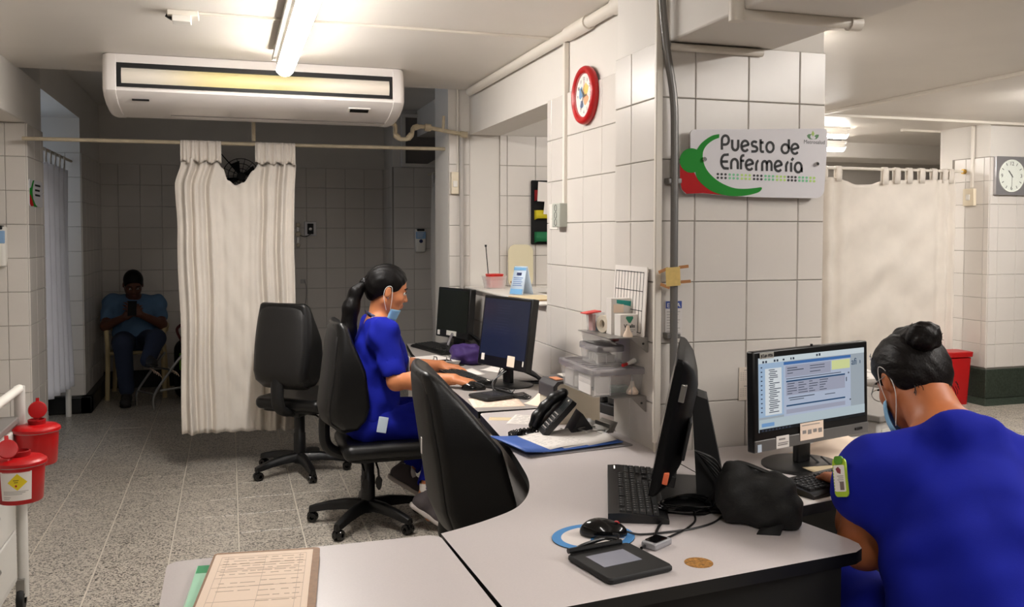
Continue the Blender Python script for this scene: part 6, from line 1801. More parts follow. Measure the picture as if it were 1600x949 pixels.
for x_ in (-.22, .22):
    for y_ in (-.17, .17):
        B().lathe([(.02, -.012), (.046, -.012), (.05, 0), (.046, .012), (.02, .012)], 16, M=Matrix.Translation((x_, y_, .05)) @ Euler((PI / 2, 0, 0)).to_matrix().to_4x4()).obj('wheel', M_BLKM, t)

# ================================================================== THINGS IN THE DARK ALCOVE
t = thing('plastic_armchair', 'cream plastic armchair in the dark alcove corner with the waiting patient on it', 'chair', (-.79, 8.66, 0))
cp = mat('cream_chair_plastic', (206, 186, 140), .45)
f = F(.011)
f.rbox((0, 0, .41), (.22, .22, .016), .014, k=.02); f.rbox((0, .225, .62), (.21, .016, .21), .014, R=Euler((-.12, 0, 0)).to_matrix(), k=.03)
f.build('shell', cp, t)
for s in (-1, 1):
    B().tube(bez([(s * .235, -.21, 0), (s * .225, -.20, .40), (s * .235, -.18, .60), (s * .24, -.05, .63), (s * .235, .18, .61), (s * .22, .25, .55)], 6), .020, 10).obj('arm_and_front_leg', cp, t)
    B().tube([(s * .23, .27, 0), (s * .205, .22, .42)], .020, 10).obj('leg', cp, t)
t = thing('folding_walker', 'silver folding frame standing in front of the waiting patient', 'walker', (-.62, 8.05, 0), .0)
for s, dy in ((-.13, .10), (.02, -.12)):
    B().tube(bez([(s - .01, dy, 0), (s, dy, .12), (s + .13, dy, .32), (s + .22, dy + .02, .44)], 6), .011, 10).obj('side_tube', M_STEEL, t)
for z_, w in ((.10, 0), (.30, .12)):
    B().tube([(-.13 + w * 1.05, .10, z_ + .02), (.02 + w * 1.05, -.12, z_ + .02)], .008, 8).obj('cross_tube', M_STEEL, t)
B().tube([(.06, -.12, .15), (.40, .05, .16)], .010, 8).obj('long_tube', M_STEEL, t)
for i in range(4):
    for s in (-1, 1):
        B().tube(bez([(.05 + s * .07 + .018 * i, -.03, .33 - .012 * i), (.07 + s * .07 + .018 * i, -.05, .315 - .012 * i), (.085 + s * .07 + .018 * i, -.04, .285 - .012 * i)], 4), .003, 6).obj('spring', M_CREAM, t)
B().tube([(.40, .05, 0), (.40, .05, .30)], .011, 8).obj('rear_leg', M_STEEL, t)
t = thing('backpack', 'dark bag with a lime green edge behind the left bunch of the curtain', 'bag', (-.30, 8.40, 0))
f = F(.011); f.rbox((0, 0, .26), (.17, .12, .26), .09, k=.03); f.rbox((.02, -.12, .18), (.13, .05, .15), .04, k=.03); f.plane((0, 0, .002), (0, 0, -1), .005)
f.build('body', mat('black_fabric', (16, 15, 15), .9), t)
B().box(-.12, -.04, -.19, -.16, .27, .42).obj('green_trim', mat('lime_trim', (110, 160, 40), .6), t, bevel=.01)
B().tube(bez([(-.10, -.05, .50), (-.14, -.08, .62), (-.05, -.08, .66), (.05, -.05, .52)], 6), .012, 8).obj('strap', mat('dark_red_strap', (90, 30, 30), .7), t)
# ================================================================== PEOPLE
def V3(*a): return Vector(a)


class Head:
    """frame: x forward, y to the person's left, z up"""
    def __init__(s, C, az, pitch, roll=0.0, k=1.0):
        s.C = Vector(C); s.k = k
        s.R = (Euler((0, 0, az)).to_matrix() @ Euler((0, pitch, 0)).to_matrix() @ Euler((roll, 0, 0)).to_matrix())
    def W(s, x, y, z): return tuple(s.C + s.R @ (Vector((x, y, z)) * s.k))
    def r(s, *a): return tuple(v * s.k for v in a)

    def skin(s, f):
        f.ell(s.W(-.004, 0, .028), s.r(.094, .074, .084), s.R, k=.02)
        f.ell(s.W(.026, 0, -.040), s.r(.064, .058, .074), s.R, k=.03)
        f.cap(s.W(.052, -.014, -.100), s.W(.052, .014, -.100), .018 * s.k, k=.03)
        for q in (-1, 1):
            f.cap(s.W(-.008, q * .052, -.055), s.W(.045, q * .022, -.098), .017 * s.k, .016 * s.k, k=.03)
            f.ell(s.W(.058, q * .036, -.032), s.r(.024, .024, .022), s.R, k=.025)
        f.cap(s.W(.078, -.030, .016), s.W(.078, .030, .016), .010 * s.k, k=.02)
        for q in (-1, 1):
            f.ell(s.W(.093, q * .031, -.002), s.r(.013, .018, .012), s.R, k=.012, mode='s')
        f.cap(s.W(.084, 0, .006), s.W(.105, 0, -.034), .0075 * s.k, .0095 * s.k, k=.012)
        for q in (-1, 1): f.ell(s.W(.095, q * .011, -.038), s.r(.010, .0075, .0075), s.R, k=.006)
        f.ell(s.W(.086, 0, -.063), s.r(.010, .022, .0065), s.R, k=.008)
        f.ell(s.W(.084, 0, -.074), s.r(.010, .019, .0065), s.R, k=.008)
        for q in (-1, 1):
            f.ell(s.W(-.008, q * .080, -.010), s.r(.017, .009, .029), s.R, k=.008)
            f.ell(s.W(-.004, q * .090, -.006), s.r(.009, .006, .017), s.R, k=.006, mode='s')

    def features(s, parent, lips=(176, 96, 84)):
        wm = mat('eye_white', (232, 226, 218), .25); im = mat('iris', (40, 24, 16), .15); lm = mat('lips_%d' % lips[0], lips, .45)
        for q in (-1, 1):
            b = B(); b.lathe([(.0105 * math.sin(a), -.0105 * math.cos(a)) for a in [PI * i / 10 for i in range(11)]], 16)
            e = b.obj('eye', wm, parent, smooth=80); e.matrix_local = Matrix.Translation(s.W(.0805, q * .031, -.002)) @ s.R.to_4x4()
            B().lathe([(0, .0112), (.003, .011), (.0052, .0098), (.0052, .009)], 14).obj('iris', im, e).matrix_local = Euler((0, PI / 2 + .25, 0)).to_matrix().to_4x4()
            B().tube(bez([s.W(.088, q * .017, .003), s.W(.0925, q * .03, .0065), s.W(.085, q * .045, .002)], 5), .0026, 6).obj('eyelashes', M_HAIR, parent)
            B().tube(bez([s.W(.0895, q * .013, .020), s.W(.091, q * .03, .0265), s.W(.078, q * .050, .019)], 5), .0036, 6, radii=None).obj('eyebrow', M_HAIR, parent)
        f = F(.0024); f.ell(s.W(.0875, 0, -.0635), s.r(.0103, .0205, .0052), s.R, k=.004); f.ell(s.W(.0855, 0, -.073), s.r(.0103, .018, .0056), s.R, k=.004)
        f.build('lips', lm, parent)


def hand(f, w, d, n, th, curl=(.35, .35, .4, .45), spread=.06, k=1.0, thumb=(.75, .55, -.35)):
    """w wrist, d pointing direction, n back-of-hand normal, th = +1/-1 the side the thumb leaves on (along n x d)"""
    w = Vector(w); d = Vector(d).normalized(); n = Vector(n); n = (n - d * n.dot(d)).normalized(); s = n.cross(d)
    R = Matrix((d, s, n)).transposed()
    f.rbox(tuple(w + d * .045 * k), (.046 * k, .037 * k, .0135 * k), .012 * k, R, k=.015)
    f.ell(tuple(w + d * .03 * k + s * th * .022 * k - n * .008 * k), (.032 * k, .018 * k, .014 * k), R, k=.012)
    L = [(.040, .026, .021), (.046, .030, .023), (.042, .028, .022), (.032, .021, .019)]
    for i in range(4):
        o = (1.5 - i) * th
        p = w + d * (.086 - .004 * abs(1.2 - i)) * k + s * o * .0205 * k
        a = 0.0; dirv = (d + s * o * spread).normalized()
        pts = [p - d * .012 * k, p]
        for j in range(3):
            a += curl[i] * (0.7, 1.0, .7)[j]
            p = p + (dirv * math.cos(a) - n * math.sin(a)) * L[i][j] * k; pts.append(p)
        f.chain([tuple(q) for q in pts], [.0095 * k, .0093 * k, .0084 * k, .0078 * k, .0066 * k], k=.004)
    p = w + d * .020 * k + s * th * .026 * k - n * .004 * k
    t1 = (d * thumb[0] + s * th * thumb[1] + n * thumb[2]).normalized(); t2 = (d * (thumb[0] + .35) + s * th * (thumb[1] - .35) + n * thumb[2]).normalized()
    q = p + t1 * .040 * k; f.chain([tuple(p), tuple(q), tuple(q + t2 * .028 * k), tuple(q + t2 * .050 * k)], [.014 * k, .0105 * k, .0095 * k, .0075 * k], k=.008)


def folds(amp, dirs):
    def fn(X, Y, Z):
        o = 0
        for (a, b, c, ph, w) in dirs: o = o + w * np.sin(a * X + b * Y + c * Z + ph + .9 * np.sin(.31 * c * X - .27 * a * Z + ph))
        return amp * o
    return fn


def shoe(parent, heel, toe, up, upper, sole, name='shoe', k=1.0):
    heel, toe, up = Vector(heel), Vector(toe), Vector(up)
    d = (toe - heel).normalized(); up = (up - d * up.dot(d)).normalized(); s = up.cross(d)
    R = Matrix((d, s, up)).transposed(); L = (toe - heel).length
    P = lambda a, b, c: tuple(heel + d * a + s * b + up * c)
    f = F(.0045)
    f.ell(P(L * .74, 0, .030), (L * .29, .046, .034), R, k=.03); f.ell(P(L * .25, 0, .038), (L * .24, .038, .042), R, k=.03)
    f.cap(P(L * .22, 0, .05), P(L * .26, 0, .095), .034, .036, k=.03); f.cap(P(L * .35, 0, .06), P(L * .68, 0, .04), .032, .03, k=.03)
    f.plane(P(0, 0, .012), tuple(-up), .004)
    sh = f.build(name, upper, parent)
    f = F(.0045)
    f.cap(P(L * .16, 0, .010), P(L * .45, 0, .010), .036, .036, k=.02); f.cap(P(L * .45, 0, .010), P(L * .78, 0, .010), .036, .045, k=.02)
    f.plane(P(0, 0, -.004), tuple(-up), .004); f.plane(P(0, 0, .018), tuple(up), .004)
    f.build('sole', sole, sh)
    b = B()
    for i in range(4): b.tube([P(L * (.42 + .08 * i), -.024, .082 - .012 * i), P(L * (.44 + .08 * i), 0, .094 - .013 * i), P(L * (.42 + .08 * i), .024, .082 - .012 * i)], .003, 6)
    b.obj('laces', M_BLKM, sh)
    return sh


# ------------------------------------------------------------------ the young nurse at the far desk, facing +x
def nurse_young():
    t = thing('person', 'young nurse in blue scrubs with a long black ponytail, typing at the far desk', 'person', (.66, 4.48, 0))
    L0 = lambda o: setattr(o, 'matrix_local', Matrix.Translation((-.66, -4.48, 0))) or o
    H = Head((.757, 4.465, 1.176), 0.0, math.radians(13))
    Y = 4.48
    hipR, hipL = (.665, Y - .095, .515), (.665, Y + .095, .515)
    knR, knL = (1.075, Y - .10, .515), (1.06, Y + .115, .505)
    anR, anL = (.905, Y - .175, .135), (.855, Y + .075, .205)
    shR, shL = (.712, Y - .165, .965), (.722, Y + .165, .965)
    elR, elL = (.755, Y - .265, .752), (.850, Y + .20, .755)
    wrR, wrL = (.985, 3.995, .786), (1.035, Y - .02, .782)
    f = F(.0052)
    f.ell((.665, Y, .535), (.130, .165, .115), k=.03)
    f.ell((.680, Y, .68), (.100, .130, .15), k=.06)
    f.ell((.702, Y, .85), (.105, .145, .15), k=.06)
    for q in (-1, 1): f.ell((.770, Y + q * .065, .845), (.060, .062, .062), k=.05)
    f.cap(shR, shL, .058, k=.05)
    f.cap((.705, Y, .97), H.W(-.02, 0, -.06), .054, .050, k=.05)
    for q in (-1, 1): f.cap((.705, Y + q * .04, 1.01), (.712, Y + q * .15, .985), .038, .040, k=.05)
    H.skin(f)
    for sh, el, wr in ((shR, elR, wrR), (shL, elL, wrL)):
        f.cap(sh, el, .050, .039, k=.04); f.ell(el, (.040, .040, .040), k=.02)
        m_ = tuple(Vector(el).lerp(Vector(wr), .3)); f.chain([el, m_, wr], [.039, .041, .0265], k=.02)
    hand(f, wrR, (.80, -.55, -.16), (.08, -.10, 1), +1, (.42, .40, .42, .48), .10)
    hand(f, wrL, (.86, -.48, -.12), (.10, 0, 1), -1, (.40, .42, .42, .45), .10)
    for h, kn, an in ((hipR, knR, anR), (hipL, knL, anL)):
        f.chain([h, tuple(Vector(h).lerp(Vector(kn), .5)), kn], [.088, .076, .057], k=.03)
        f.chain([kn, tuple(Vector(kn).lerp(Vector(an), .35) + Vector((-.012, 0, 0))), an], [.055, .056, .034], k=.03)
    f.cap(anR, (.935, Y - .19, .065), .034, .03, k=.02); f.cap(anL, (.89, Y + .075, .15), .034, .03, k=.02)
    body = L0(f.build('body', M_SKIN, t))
    H.features(t)
    for c in t.children:
        if c.name.split('.')[0] in ('eye', 'eyelashes', 'eyebrow', 'lips'): c.matrix_basis = Matrix.Translation((-.66, -4.48, 0)) @ c.matrix_basis
    # hair, pulled back into a ponytail
    f = F(.0045)
    f.ell(H.W(-.010, 0, .038), (.103, .084, .092), H.R, k=.02); f.ell(H.W(-.055, 0, .005), (.062, .074, .080), H.R, k=.03)
    f.ell(H.W(.100, 0, -.040), (.078, .110, .100), H.R, k=.015, mode='s')
    f.ell(H.W(.022, 0, -.085), (.085, .12, .080), H.R, k=.015, mode='s')
    f.cap(H.W(-.10, 0, .012), H.W(-.125, 0, .008), .026, .022, k=.02)
    for q in (-1, 1): f.ell(H.W(-.002, q * .096, -.022), (.026, .030, .032), H.R, k=.012, mode='s')
    f.warp(folds(.0010, [(40, 260, 60, 0, 1), (60, 180, -120, 1, .8)]))
    hr = L0(f.build('hair', M_HAIR, t))
    f = F(.005)
    f.chain([H.W(-.118, 0, .010), (.598, 4.455, 1.165), (.572, 4.445, 1.09), (.556, 4.44, .98), (.538, 4.435, .86), (.520, 4.43, .72)], [.020, .031, .040, .040, .036, .014], k=.02)
    f.warp(folds(.0007, [(180, 160, 6, 0, 1), (-150, 220, 5, 1, .8)]))
    L0(f.build('ponytail', M_HAIR, t))
    L0(B().tube([H.W(-.112, 0, .013), H.W(-.124, 0, .009)], .024, 14).obj('hair_tie', mat('pale_tie', (150, 150, 160), .4), t))
    L0(B().lathe([(.0025, -.0025), (.0035, 0), (.0025, .0025)], 8, M=Matrix.Translation(H.W(-.004, -.088, -.038))).obj('earring', M_CHROME, t))
    # scrub top
    f = F(.0058)
    f.ell((.668, Y, .575), (.146, .184, .150), k=.05)
    f.ell((.680, Y, .70), (.124, .160, .16), k=.07)
    f.ell((.703, Y, .86), (.124, .166, .155), k=.07)
    for q in (-1, 1): f.ell((.778, Y + q * .065, .838), (.070, .075, .078), k=.06)
    f.cap((shR[0], shR[1], shR[2]), (shL[0], shL[1], shL[2]), .070, k=.05)
    for q in (-1, 1): f.cap((.700, Y + q * .06, 1.005), (.712, Y + q * .16, .982), .040, .052, k=.05)
    for sh, el in ((shR, elR), (shL, elL)):
        e = Vector(sh).lerp(Vector(el), .80); f.cap(sh, tuple(e), .066, .062, k=.04)
    for sh, el in ((shR, elR), (shL, elL)):
        a = Vector(sh).lerp(Vector(el), .66); d = (Vector(el) - Vector(sh)).normalized()
        f.cap(tuple(a), tuple(Vector(sh).lerp(Vector(el), 1.15)), .050, .050, k=.008, mode='s')
    f.cap((.705, Y, 1.02), (.735, Y, 1.12), .060, .085, k=.012, mode='s')
    f.cap((.790, Y, 1.03), (.86, Y, .935), .040, .018, k=.015, mode='s')
    f.plane((0, 0, .50), (0, 0, -1), .02)
    f.warp(folds(.0030, [(30, 20, 46, 0, 1), (-52, 34, 30, 1.2, .8), (18, -60, 74, 2.2, .6), (80, 10, -30, .4, .4)]))
    top = L0(f.build('scrub_top', M_BLUE, t))
    L0(B().tube(bez([(.672, Y - .06, 1.045), (.70, Y - .085, 1.030), (.745, Y - .072, 1.005), (.80, Y - .02, .955)], 6), .005, 8).tube(bez([(.672, Y + .06, 1.045), (.70, Y + .085, 1.03), (.745, Y + .072, 1.005), (.80, Y + .02, .955)], 6), .005, 8).obj('collar_trim', mat('white_trim', (206, 200, 204), .7), t))
    ln = []
    for q in (-1, 1): ln.append(bez([(.655, Y + q * .03, 1.062), (.672, Y + q * .066, 1.052), (.722, Y + q * .076, 1.026), (.785, Y + q * .052, .985), (.838, Y + q * .02, .915), (.858, Y, .845)], 6))
    b = B()
    for p in ln: b.grid([[tuple(q_ + Vector((0, 0, -.011))) for q_ in p], [tuple(q_ + Vector((-.004, 0, .011))) for q_ in p]])
    o = b.obj('lanyard', mat('patterned_lanyard', (70, 76, 110), .6, noise=(120, .7)), t, smooth=60); L0(o); o.modifiers.new('s', 'SOLIDIFY').thickness = .002
    L0(B().box(.862, .868, Y - .028, Y + .028, .75, .835).obj('badge', M_PAPER, t, bevel=.003))
    # trousers
    f = F(.0065)
    f.ell((.662, Y, .525), (.146, .182, .105), k=.03)
    for h, kn, an in ((hipR, knR, anR), (hipL, knL, anL)):
        f.chain([h, tuple(Vector(h).lerp(Vector(kn), .5)), kn], [.098, .090, .074], k=.03)
        a2 = Vector(kn).lerp(Vector(an), .80); f.chain([kn, tuple(Vector(kn).lerp(Vector(an), .4)), tuple(a2)], [.073, .072, .062], k=.03)
    for kn, an in ((knR, anR), (knL, anL)):
        d = (Vector(an) - Vector(kn)).normalized(); a = Vector(kn).lerp(Vector(an), .78); f.cap(tuple(a), tuple(Vector(an) + d * .10), .050, .05, k=.006, mode='s')
    f.plane((0, 0, .438), (.35, 0, -1), .02) if False else None
    f.warp(folds(.0030, [(40, 30, 30, 0, 1), (-30, 50, 60, 1, .8), (70, -20, 20, 2, .5)]))
    L0(f.build('scrub_trousers', M_BLUE, t))
    L0(B().box(-.024, .024, -.002, .002, -.040, .036, M=Matrix.Translation((.700, Y - .198, .535)) @ Euler((-.12, .22, .06)).to_matrix().to_4x4()).obj('pocket_paper', mat('pale_blue_sheet', (206, 222, 238), .6), t, bevel=.002))
    # face mask pulled under the chin
    f = F(.003)
    P = []
    for j in range(7):
        v = j / 6; row = []
        for i in range(15):
            a = -1.5 + 3.0 * i / 14
            r_ = .066 - .004 * v
            row.append(H.W(.022 + r_ * 1.02 * math.cos(a) - .010 * v, r_ * .98 * math.sin(a), -.088 - .055 * v + .003 * math.sin(j * 2.6)))
        P.append(row)
    b = B().grid(P); o = b.obj('face_mask', M_MASK, t, smooth=60); L0(o); o.modifiers.new('s', 'SOLIDIFY').thickness = .003
    for q in (-1, 1):
        b = B(); b.tube(bez([H.W(.024, q * .066, -.090), H.W(.018, q * .082, -.040), H.W(.004, q * .091, .018), H.W(-.022, q * .086, .012), H.W(-.026, q * .082, -.03), H.W(.004, q * .070, -.098)], 6), .0014, 6)
        L0(b.obj('ear_loop', M_WHITE, t))
    # socks and shoes
    L0(B().tube([(.925, Y - .166, .22), (.925, Y - .182, .085)], .039, 16).obj('sock', M_PAPER, t))
    L0(B().tube([(.868, Y + .077, .275), (.885, Y + .075, .16)], .039, 16).obj('sock', M_PAPER, t))
    up_, so_ = mat('grey_shoe_fabric', (84, 77, 79), .8, bump=(400, .2)), mat('shoe_sole', (206, 196, 190), .6)
    for hl, to in (((.835, Y - .165, .120), (1.000, Y - .245, .008)), ((.765, Y + .068, .205), (.945, Y + .075, .085))):
        s = shoe(t, hl, to, (.5, 0, 1), up_, so_)
        L0(s)
    return t


nurse_young()


# ------------------------------------------------------------------ the nurse with the bun, seen from behind
def nurse_bun():
    O = Vector((1.53, 1.47, 0))
    t = thing('person', 'nurse in blue scrubs with a hair bun, seen from behind', 'person', O)
    L0 = lambda o: setattr(o, 'matrix_local', Matrix.Translation(-O)) or o
    az = math.radians(75)        # facing +y, a little towards +x
    Fw = Vector((math.cos(az), math.sin(az), 0)); Lf = Vector((-math.sin(az), math.cos(az), 0)); U = Vector((0, 0, 1))
    NB = Vector((1.595, 1.650, 0))
    P = lambda a, b, z, o=NB: tuple(o + Fw * a + Lf * b + U * z)
    Rb = Euler((0, 0, az)).to_matrix(); Rt = Rb @ Euler((0, math.radians(20), 0)).to_matrix()
    H = Head((1.622, 1.822, 1.098), az + math.radians(10), math.radians(32), 0.0, .93)
    shL, shR = P(.0, .192, .900), P(-.01, -.192, .900)
    elL, elR = P(.070, .175, .715), P(.06, -.245, .730)
    wrL, wrR = (1.585, 2.010, .792), (1.760, 2.015, .790)
    hipL, hipR = P(-.185, .10, .50), P(-.185, -.10, .50)
    knL, knR = P(.27, .14, .53), P(.27, -.16, .53)
    anL, anR = P(.22, .13, .10), P(.22, -.15, .10)
    f = F(.0056)
    f.ell(P(-.19, 0, .53), (.155, .205, .125), Rb, k=.04)
    f.ell(P(-.145, 0, .66), (.140, .185, .16), Rt, k=.08)
    f.ell(P(-.070, 0, .82), (.125, .175, .145), Rt, k=.08)
    f.cap(shL, shR, .062, k=.06)
    f.cap(P(-.015, .0, .94), H.W(-.030, 0, -.045), .068, .062, k=.06)
    for q in (-1, 1): f.cap(P(-.01, q * .03, .995), P(-.005, q * .15, .925), .045, .046, k=.05)
    H.skin(f)
    for sh, el, wr in ((shL, elL, wrL), (shR, elR, wrR)):
        f.cap(sh, el, .066, .054, k=.05); f.ell(el, (.054, .054, .050), k=.03)
        m_ = tuple(Vector(el).lerp(Vector(wr), .3)); f.chain([el, m_, wr], [.052, .050, .030], k=.02)
    hand(f, wrL, (.25, .95, -.14), (0, -.1, 1), -1, (.40, .40, .42, .45), .08)
    hand(f, wrR, (.10, .98, -.14), (0, -.1, 1), +1, (.40, .40, .42, .45), .08)
    for h, kn, an in ((hipL, knL, anL), (hipR, knR, anR)):
        f.chain([h, tuple(Vector(h).lerp(Vector(kn), .5)), kn], [.105, .092, .068], k=.03); f.chain([kn, an], [.062, .040], k=.03)
    L0(f.build('body', M_SKIN2, t))
    H.features(t)
    for c in t.children:
        if c.name.split('.')[0] in ('eye', 'eyelashes', 'eyebrow', 'lips'): c.matrix_basis = Matrix.Translation(-O) @ c.matrix_basis
    # hair and bun
    f = F(.0045)
    f.ell(H.W(-.008, 0, .032), (.102, .081, .088), H.R, k=.02); f.ell(H.W(-.050, 0, -.002), (.062, .076, .078), H.R, k=.03)
    f.ell(H.W(.105, 0, -.035), (.078, .12, .11), H.R, k=.015, mode='s')
    f.ell(H.W(.030, 0, -.085), (.080, .14, .074), H.R, k=.015, mode='s')
    for q in (-1, 1): f.ell(H.W(-.002, q * .096, -.022), (.026, .030, .032), H.R, k=.012, mode='s')
    f.warp(folds(.0006, [(150, 60, 180, 0, 1), (190, -90, 140, 1, .8)]))
    L0(f.build('hair', M_HAIR2, t))
    BN = Vector((1.600, 1.752, 1.212))
    f = F(.0042)
    f.ell(tuple(BN), (.037, .037, .033), k=.015); f.cap(tuple(BN), H.W(-.035, 0, .095), .030, .036, k=.02)
    for i in range(7):
        a = i * .9; f.cap(tuple(BN + Vector((.026 * math.cos(a), .026 * math.sin(a), -.012))), tuple(BN + Vector((.024 * math.cos(a + 1.2), .024 * math.sin(a + 1.2), .018))), .012, .010, k=.008)
    f.warp(folds(.0012, [(200, 120, 150, 0, 1), (-160, 190, 110, 1, .8)]))
    L0(f.build('hair_bun', M_HAIR2, t))
    b = B(); rr = random.Random(4)
    for i in range(26):
        a = rr.uniform(-1.3, 1.3); s = H.W(-.085 + rr.uniform(-.01, .01), .05 * a, -.045 + rr.uniform(-.02, .0)); e = Vector(s) + Vector((rr.uniform(-.012, .012), rr.uniform(-.014, .0), -rr.uniform(.012, .030)))
        b.tube([s, tuple(Vector(s).lerp(e, .5) + Vector((0, -.003, 0))), tuple(e)], .0009, 4)
    for i in range(18):
        a = rr.uniform(0, 6.28); s = BN + Vector((.034 * math.cos(a), .034 * math.sin(a), rr.uniform(-.01, .03))); e = s + Vector((rr.uniform(-.016, .016), rr.uniform(-.01, .01), rr.uniform(-.005, .014)))
        b.tube([tuple(s), tuple(e)], .0007, 4)
    o = L0(b.obj('loose_hairs', M_HAIR2, t)); o['kind'] = 'stuff'
    b = B()
    for x, y, z in ((.045, .066, .085), (.058, .058, .082), (.028, .078, .068)): b.tube([H.W(x, y, z), H.W(x - .012, y + .003, z + .004)], .0016, 5)
    L0(b.obj('hair_pins', M_CHROME, t))
    # scrub top
    f = F(.0060)
    f.ell(P(-.19, 0, .54), (.176, .228, .170), Rb, k=.05)
    f.ell(P(-.150, 0, .68), (.160, .210, .18), Rt, k=.09)
    f.ell(P(-.075, 0, .82), (.146, .196, .160), Rt, k=.09)
    f.cap(shL, shR, .076, k=.06)
    for q in (-1, 1): f.cap(P(-.025, q * .055, .985), P(-.005, q * .16, .920), .044, .058, k=.06)
    f.cap(P(-.058, -.045, 1.022), P(-.058, .045, 1.022), .030, k=.05)
    for sh, el in ((shL, elL), (shR, elR)):
        e = Vector(sh).lerp(Vector(el), .26); f.cap(sh, tuple(e), .074, .076, k=.05)
        a = Vector(sh).lerp(Vector(el), .44); f.cap(tuple(a), tuple(Vector(sh).lerp(Vector(el), 1.3)), .068, .068, k=.008, mode='s')
    f.cap(P(.006, .006, 1.015), P(.05, .01, 1.13), .064, .09, k=.012, mode='s')
    # creases pulled from under the arm across the back
    for a_, b_, r_ in ((P(-.165, .165, .79), P(-.185, .02, .87), .010), (P(-.19, .17, .71), P(-.225, -.02, .77), .011), (P(-.215, .16, .62), P(-.255, -.06, .66), .011)):
        f.cap(a_, b_, r_, r_ * .4, k=.055)
    f.warp(folds(.0040, [(22, -16, 26, 0, 1), (-30, 24, 34, 1.2, .8), (14, 40, 52, 2.2, .5), (50, -30, -20, .4, .4)]))
    f.plane(P(0, 0, .47), (0, 0, -1), .02)
    L0(f.build('scrub_top', M_BLUE, t))
    f = F(.0075)
    f.ell(P(-.19, 0, .51), (.165, .215, .110), Rb, k=.04)
    for h, kn, an in ((hipL, knL, anL), (hipR, knR, anR)):
        f.chain([h, tuple(Vector(h).lerp(Vector(kn), .5)), kn], [.118, .106, .084], k=.03); f.chain([kn, tuple(Vector(kn).lerp(Vector(an), .94))], [.082, .07], k=.03)
    L0(f.build('scrub_trousers', M_BLUE, t))
    # mask, glasses, badge
    Pm = []
    for j in range(6):
        v = j / 5; row = []
        for i in range(15):
            a = -1.45 + 2.9 * i / 14; r_ = .068
            row.append(H.W(.030 + r_ * 1.0 * math.cos(a) + .012 * math.sin(PI * v), r_ * 1.0 * math.sin(a), -.045 - .085 * v))
        Pm.append(row)
    o = B().grid(Pm).obj('face_mask', M_MASK, t, smooth=60); L0(o); o.modifiers.new('s', 'SOLIDIFY').thickness = .003
    for q in (-1, 1):
        b = B(); b.tube(bez([H.W(.034, q * .068, -.048), H.W(.012, q * .086, -.004), H.W(-.012, q * .092, .030), H.W(-.032, q * .086, .004), H.W(-.026, q * .078, -.05), H.W(.030, q * .068, -.120)], 6), .0012, 6)
        L0(b.obj('ear_loop', M_WHITE, t))
    b = B()
    for q in (-1, 1):
        b.tube([H.W(.108, q * .031 + .022 * math.cos(a), -.006 + .017 * math.sin(a)) for a in [2 * PI * i / 20 for i in range(21)]], .0012, 6, caps=False)
        b.tube([H.W(.106, q * .054, -.002), H.W(.04, q * .082, .004), H.W(-.018, q * .086, .002)], .0013, 6)
    b.tube(bez([H.W(.109, -.010, -.002), H.W(.112, 0, .002), H.W(.109, .010, -.002)], 4), .0012, 6)
    g = L0(b.obj('glasses', M_STEEL, t))
    nb = (-Fw * .30 + Lf * .95).normalized(); nb = Vector((nb.x, nb.y, .10)).normalized()
    c = Vector(shL).lerp(Vector(elL), .02) + nb * .086
    zb = (Vector((0, 0, 1)) - nb * nb.z).normalized(); xb = zb.cross(nb) * -1
    ang = Euler((0, 0, math.radians(-16))).to_matrix().to_4x4() @ Matrix.Scale(.84, 4)
    MB_ = Matrix.Translation(c - O) @ Matrix((xb, zb, nb)).transposed().to_4x4() @ ang
    bd = B().prism(rrect(-.026, .026, -.052, .050, .012), 0, .004).obj('badge_holder', mat('lime_holder', (170, 200, 50), .4), t); bd.matrix_local = MB_
    B().prism(rrect(-.020, .022, -.038, .032, .004), .004, .0046).obj('badge_card', M_PAPER, bd)
    B().box(-.014, .002, -.034, -.012, .0046, .0050).obj('photo', mat('badge_photo', (120, 104, 100), .6), bd)
    B().prism([(-.004, .008), (.008, .012), (.014, .022), (.004, .028), (-.006, .020)], .0046, .0050).obj('red_mark', mat('maroon_print', (130, 50, 60), .6), bd)
    b = B()
    for i in range(4): b.box(-.014, .010 - .004 * (i % 2), .002 - .005 * i, .0038 - .005 * i, .0046, .0050)
    b.obj('print', M_GREYINK, bd)
    B().prism(rrect(-.016, .016, .034, .056, .008), .001, .006).obj('green_strap', mat('leaf_green', (90, 150, 40), .5), bd)
    b = B()
    for i in range(9): b.lathe([(.0016, 0), (.0016, .0006), (0, .0006)], 8, M=Matrix.Translation((.0235, -.035 + .008 * i, .004)))
    b.obj('white_dots', M_WHITE, bd)
    for an, sd in ((anL, 1), (anR, -1)):
        hl = Vector(an) + Fw * -.06 - U * .09; s = shoe(t, tuple(hl), tuple(hl + Fw * .24), (0, 0, 1), mat('white_shoe', (200, 196, 190), .6), M_WHITE); L0(s)
    # the stool she sits on
    st = thing('stool', 'round black stool under the nurse with the hair bun', 'stool', (P(-.19, 0, 0)[0], P(-.19, 0, 0)[1], 0))
    B().lathe([(0, .36), (.17, .36), (.185, .375), (.185, .41), (.17, .425), (0, .425)], 32).obj('seat', M_LEATH, st, smooth=40)
    B().lathe([(0, .06), (.03, .06), (.03, .36), (0, .36)], 16).obj('column', M_STEEL, st)
    for i in range(5):
        a = 2 * PI * i / 5; B().box(0, .24, -.02, .02, .05, .08, M=T(rz=a)).lathe([(0, 0), (.02, .004), (.025, .025), (.02, .05), (0, .05)], 12, M=T(.23 * math.cos(a), .23 * math.sin(a), 0)).obj('leg', M_BLK, st, bevel=.004)
    return t


nurse_bun()


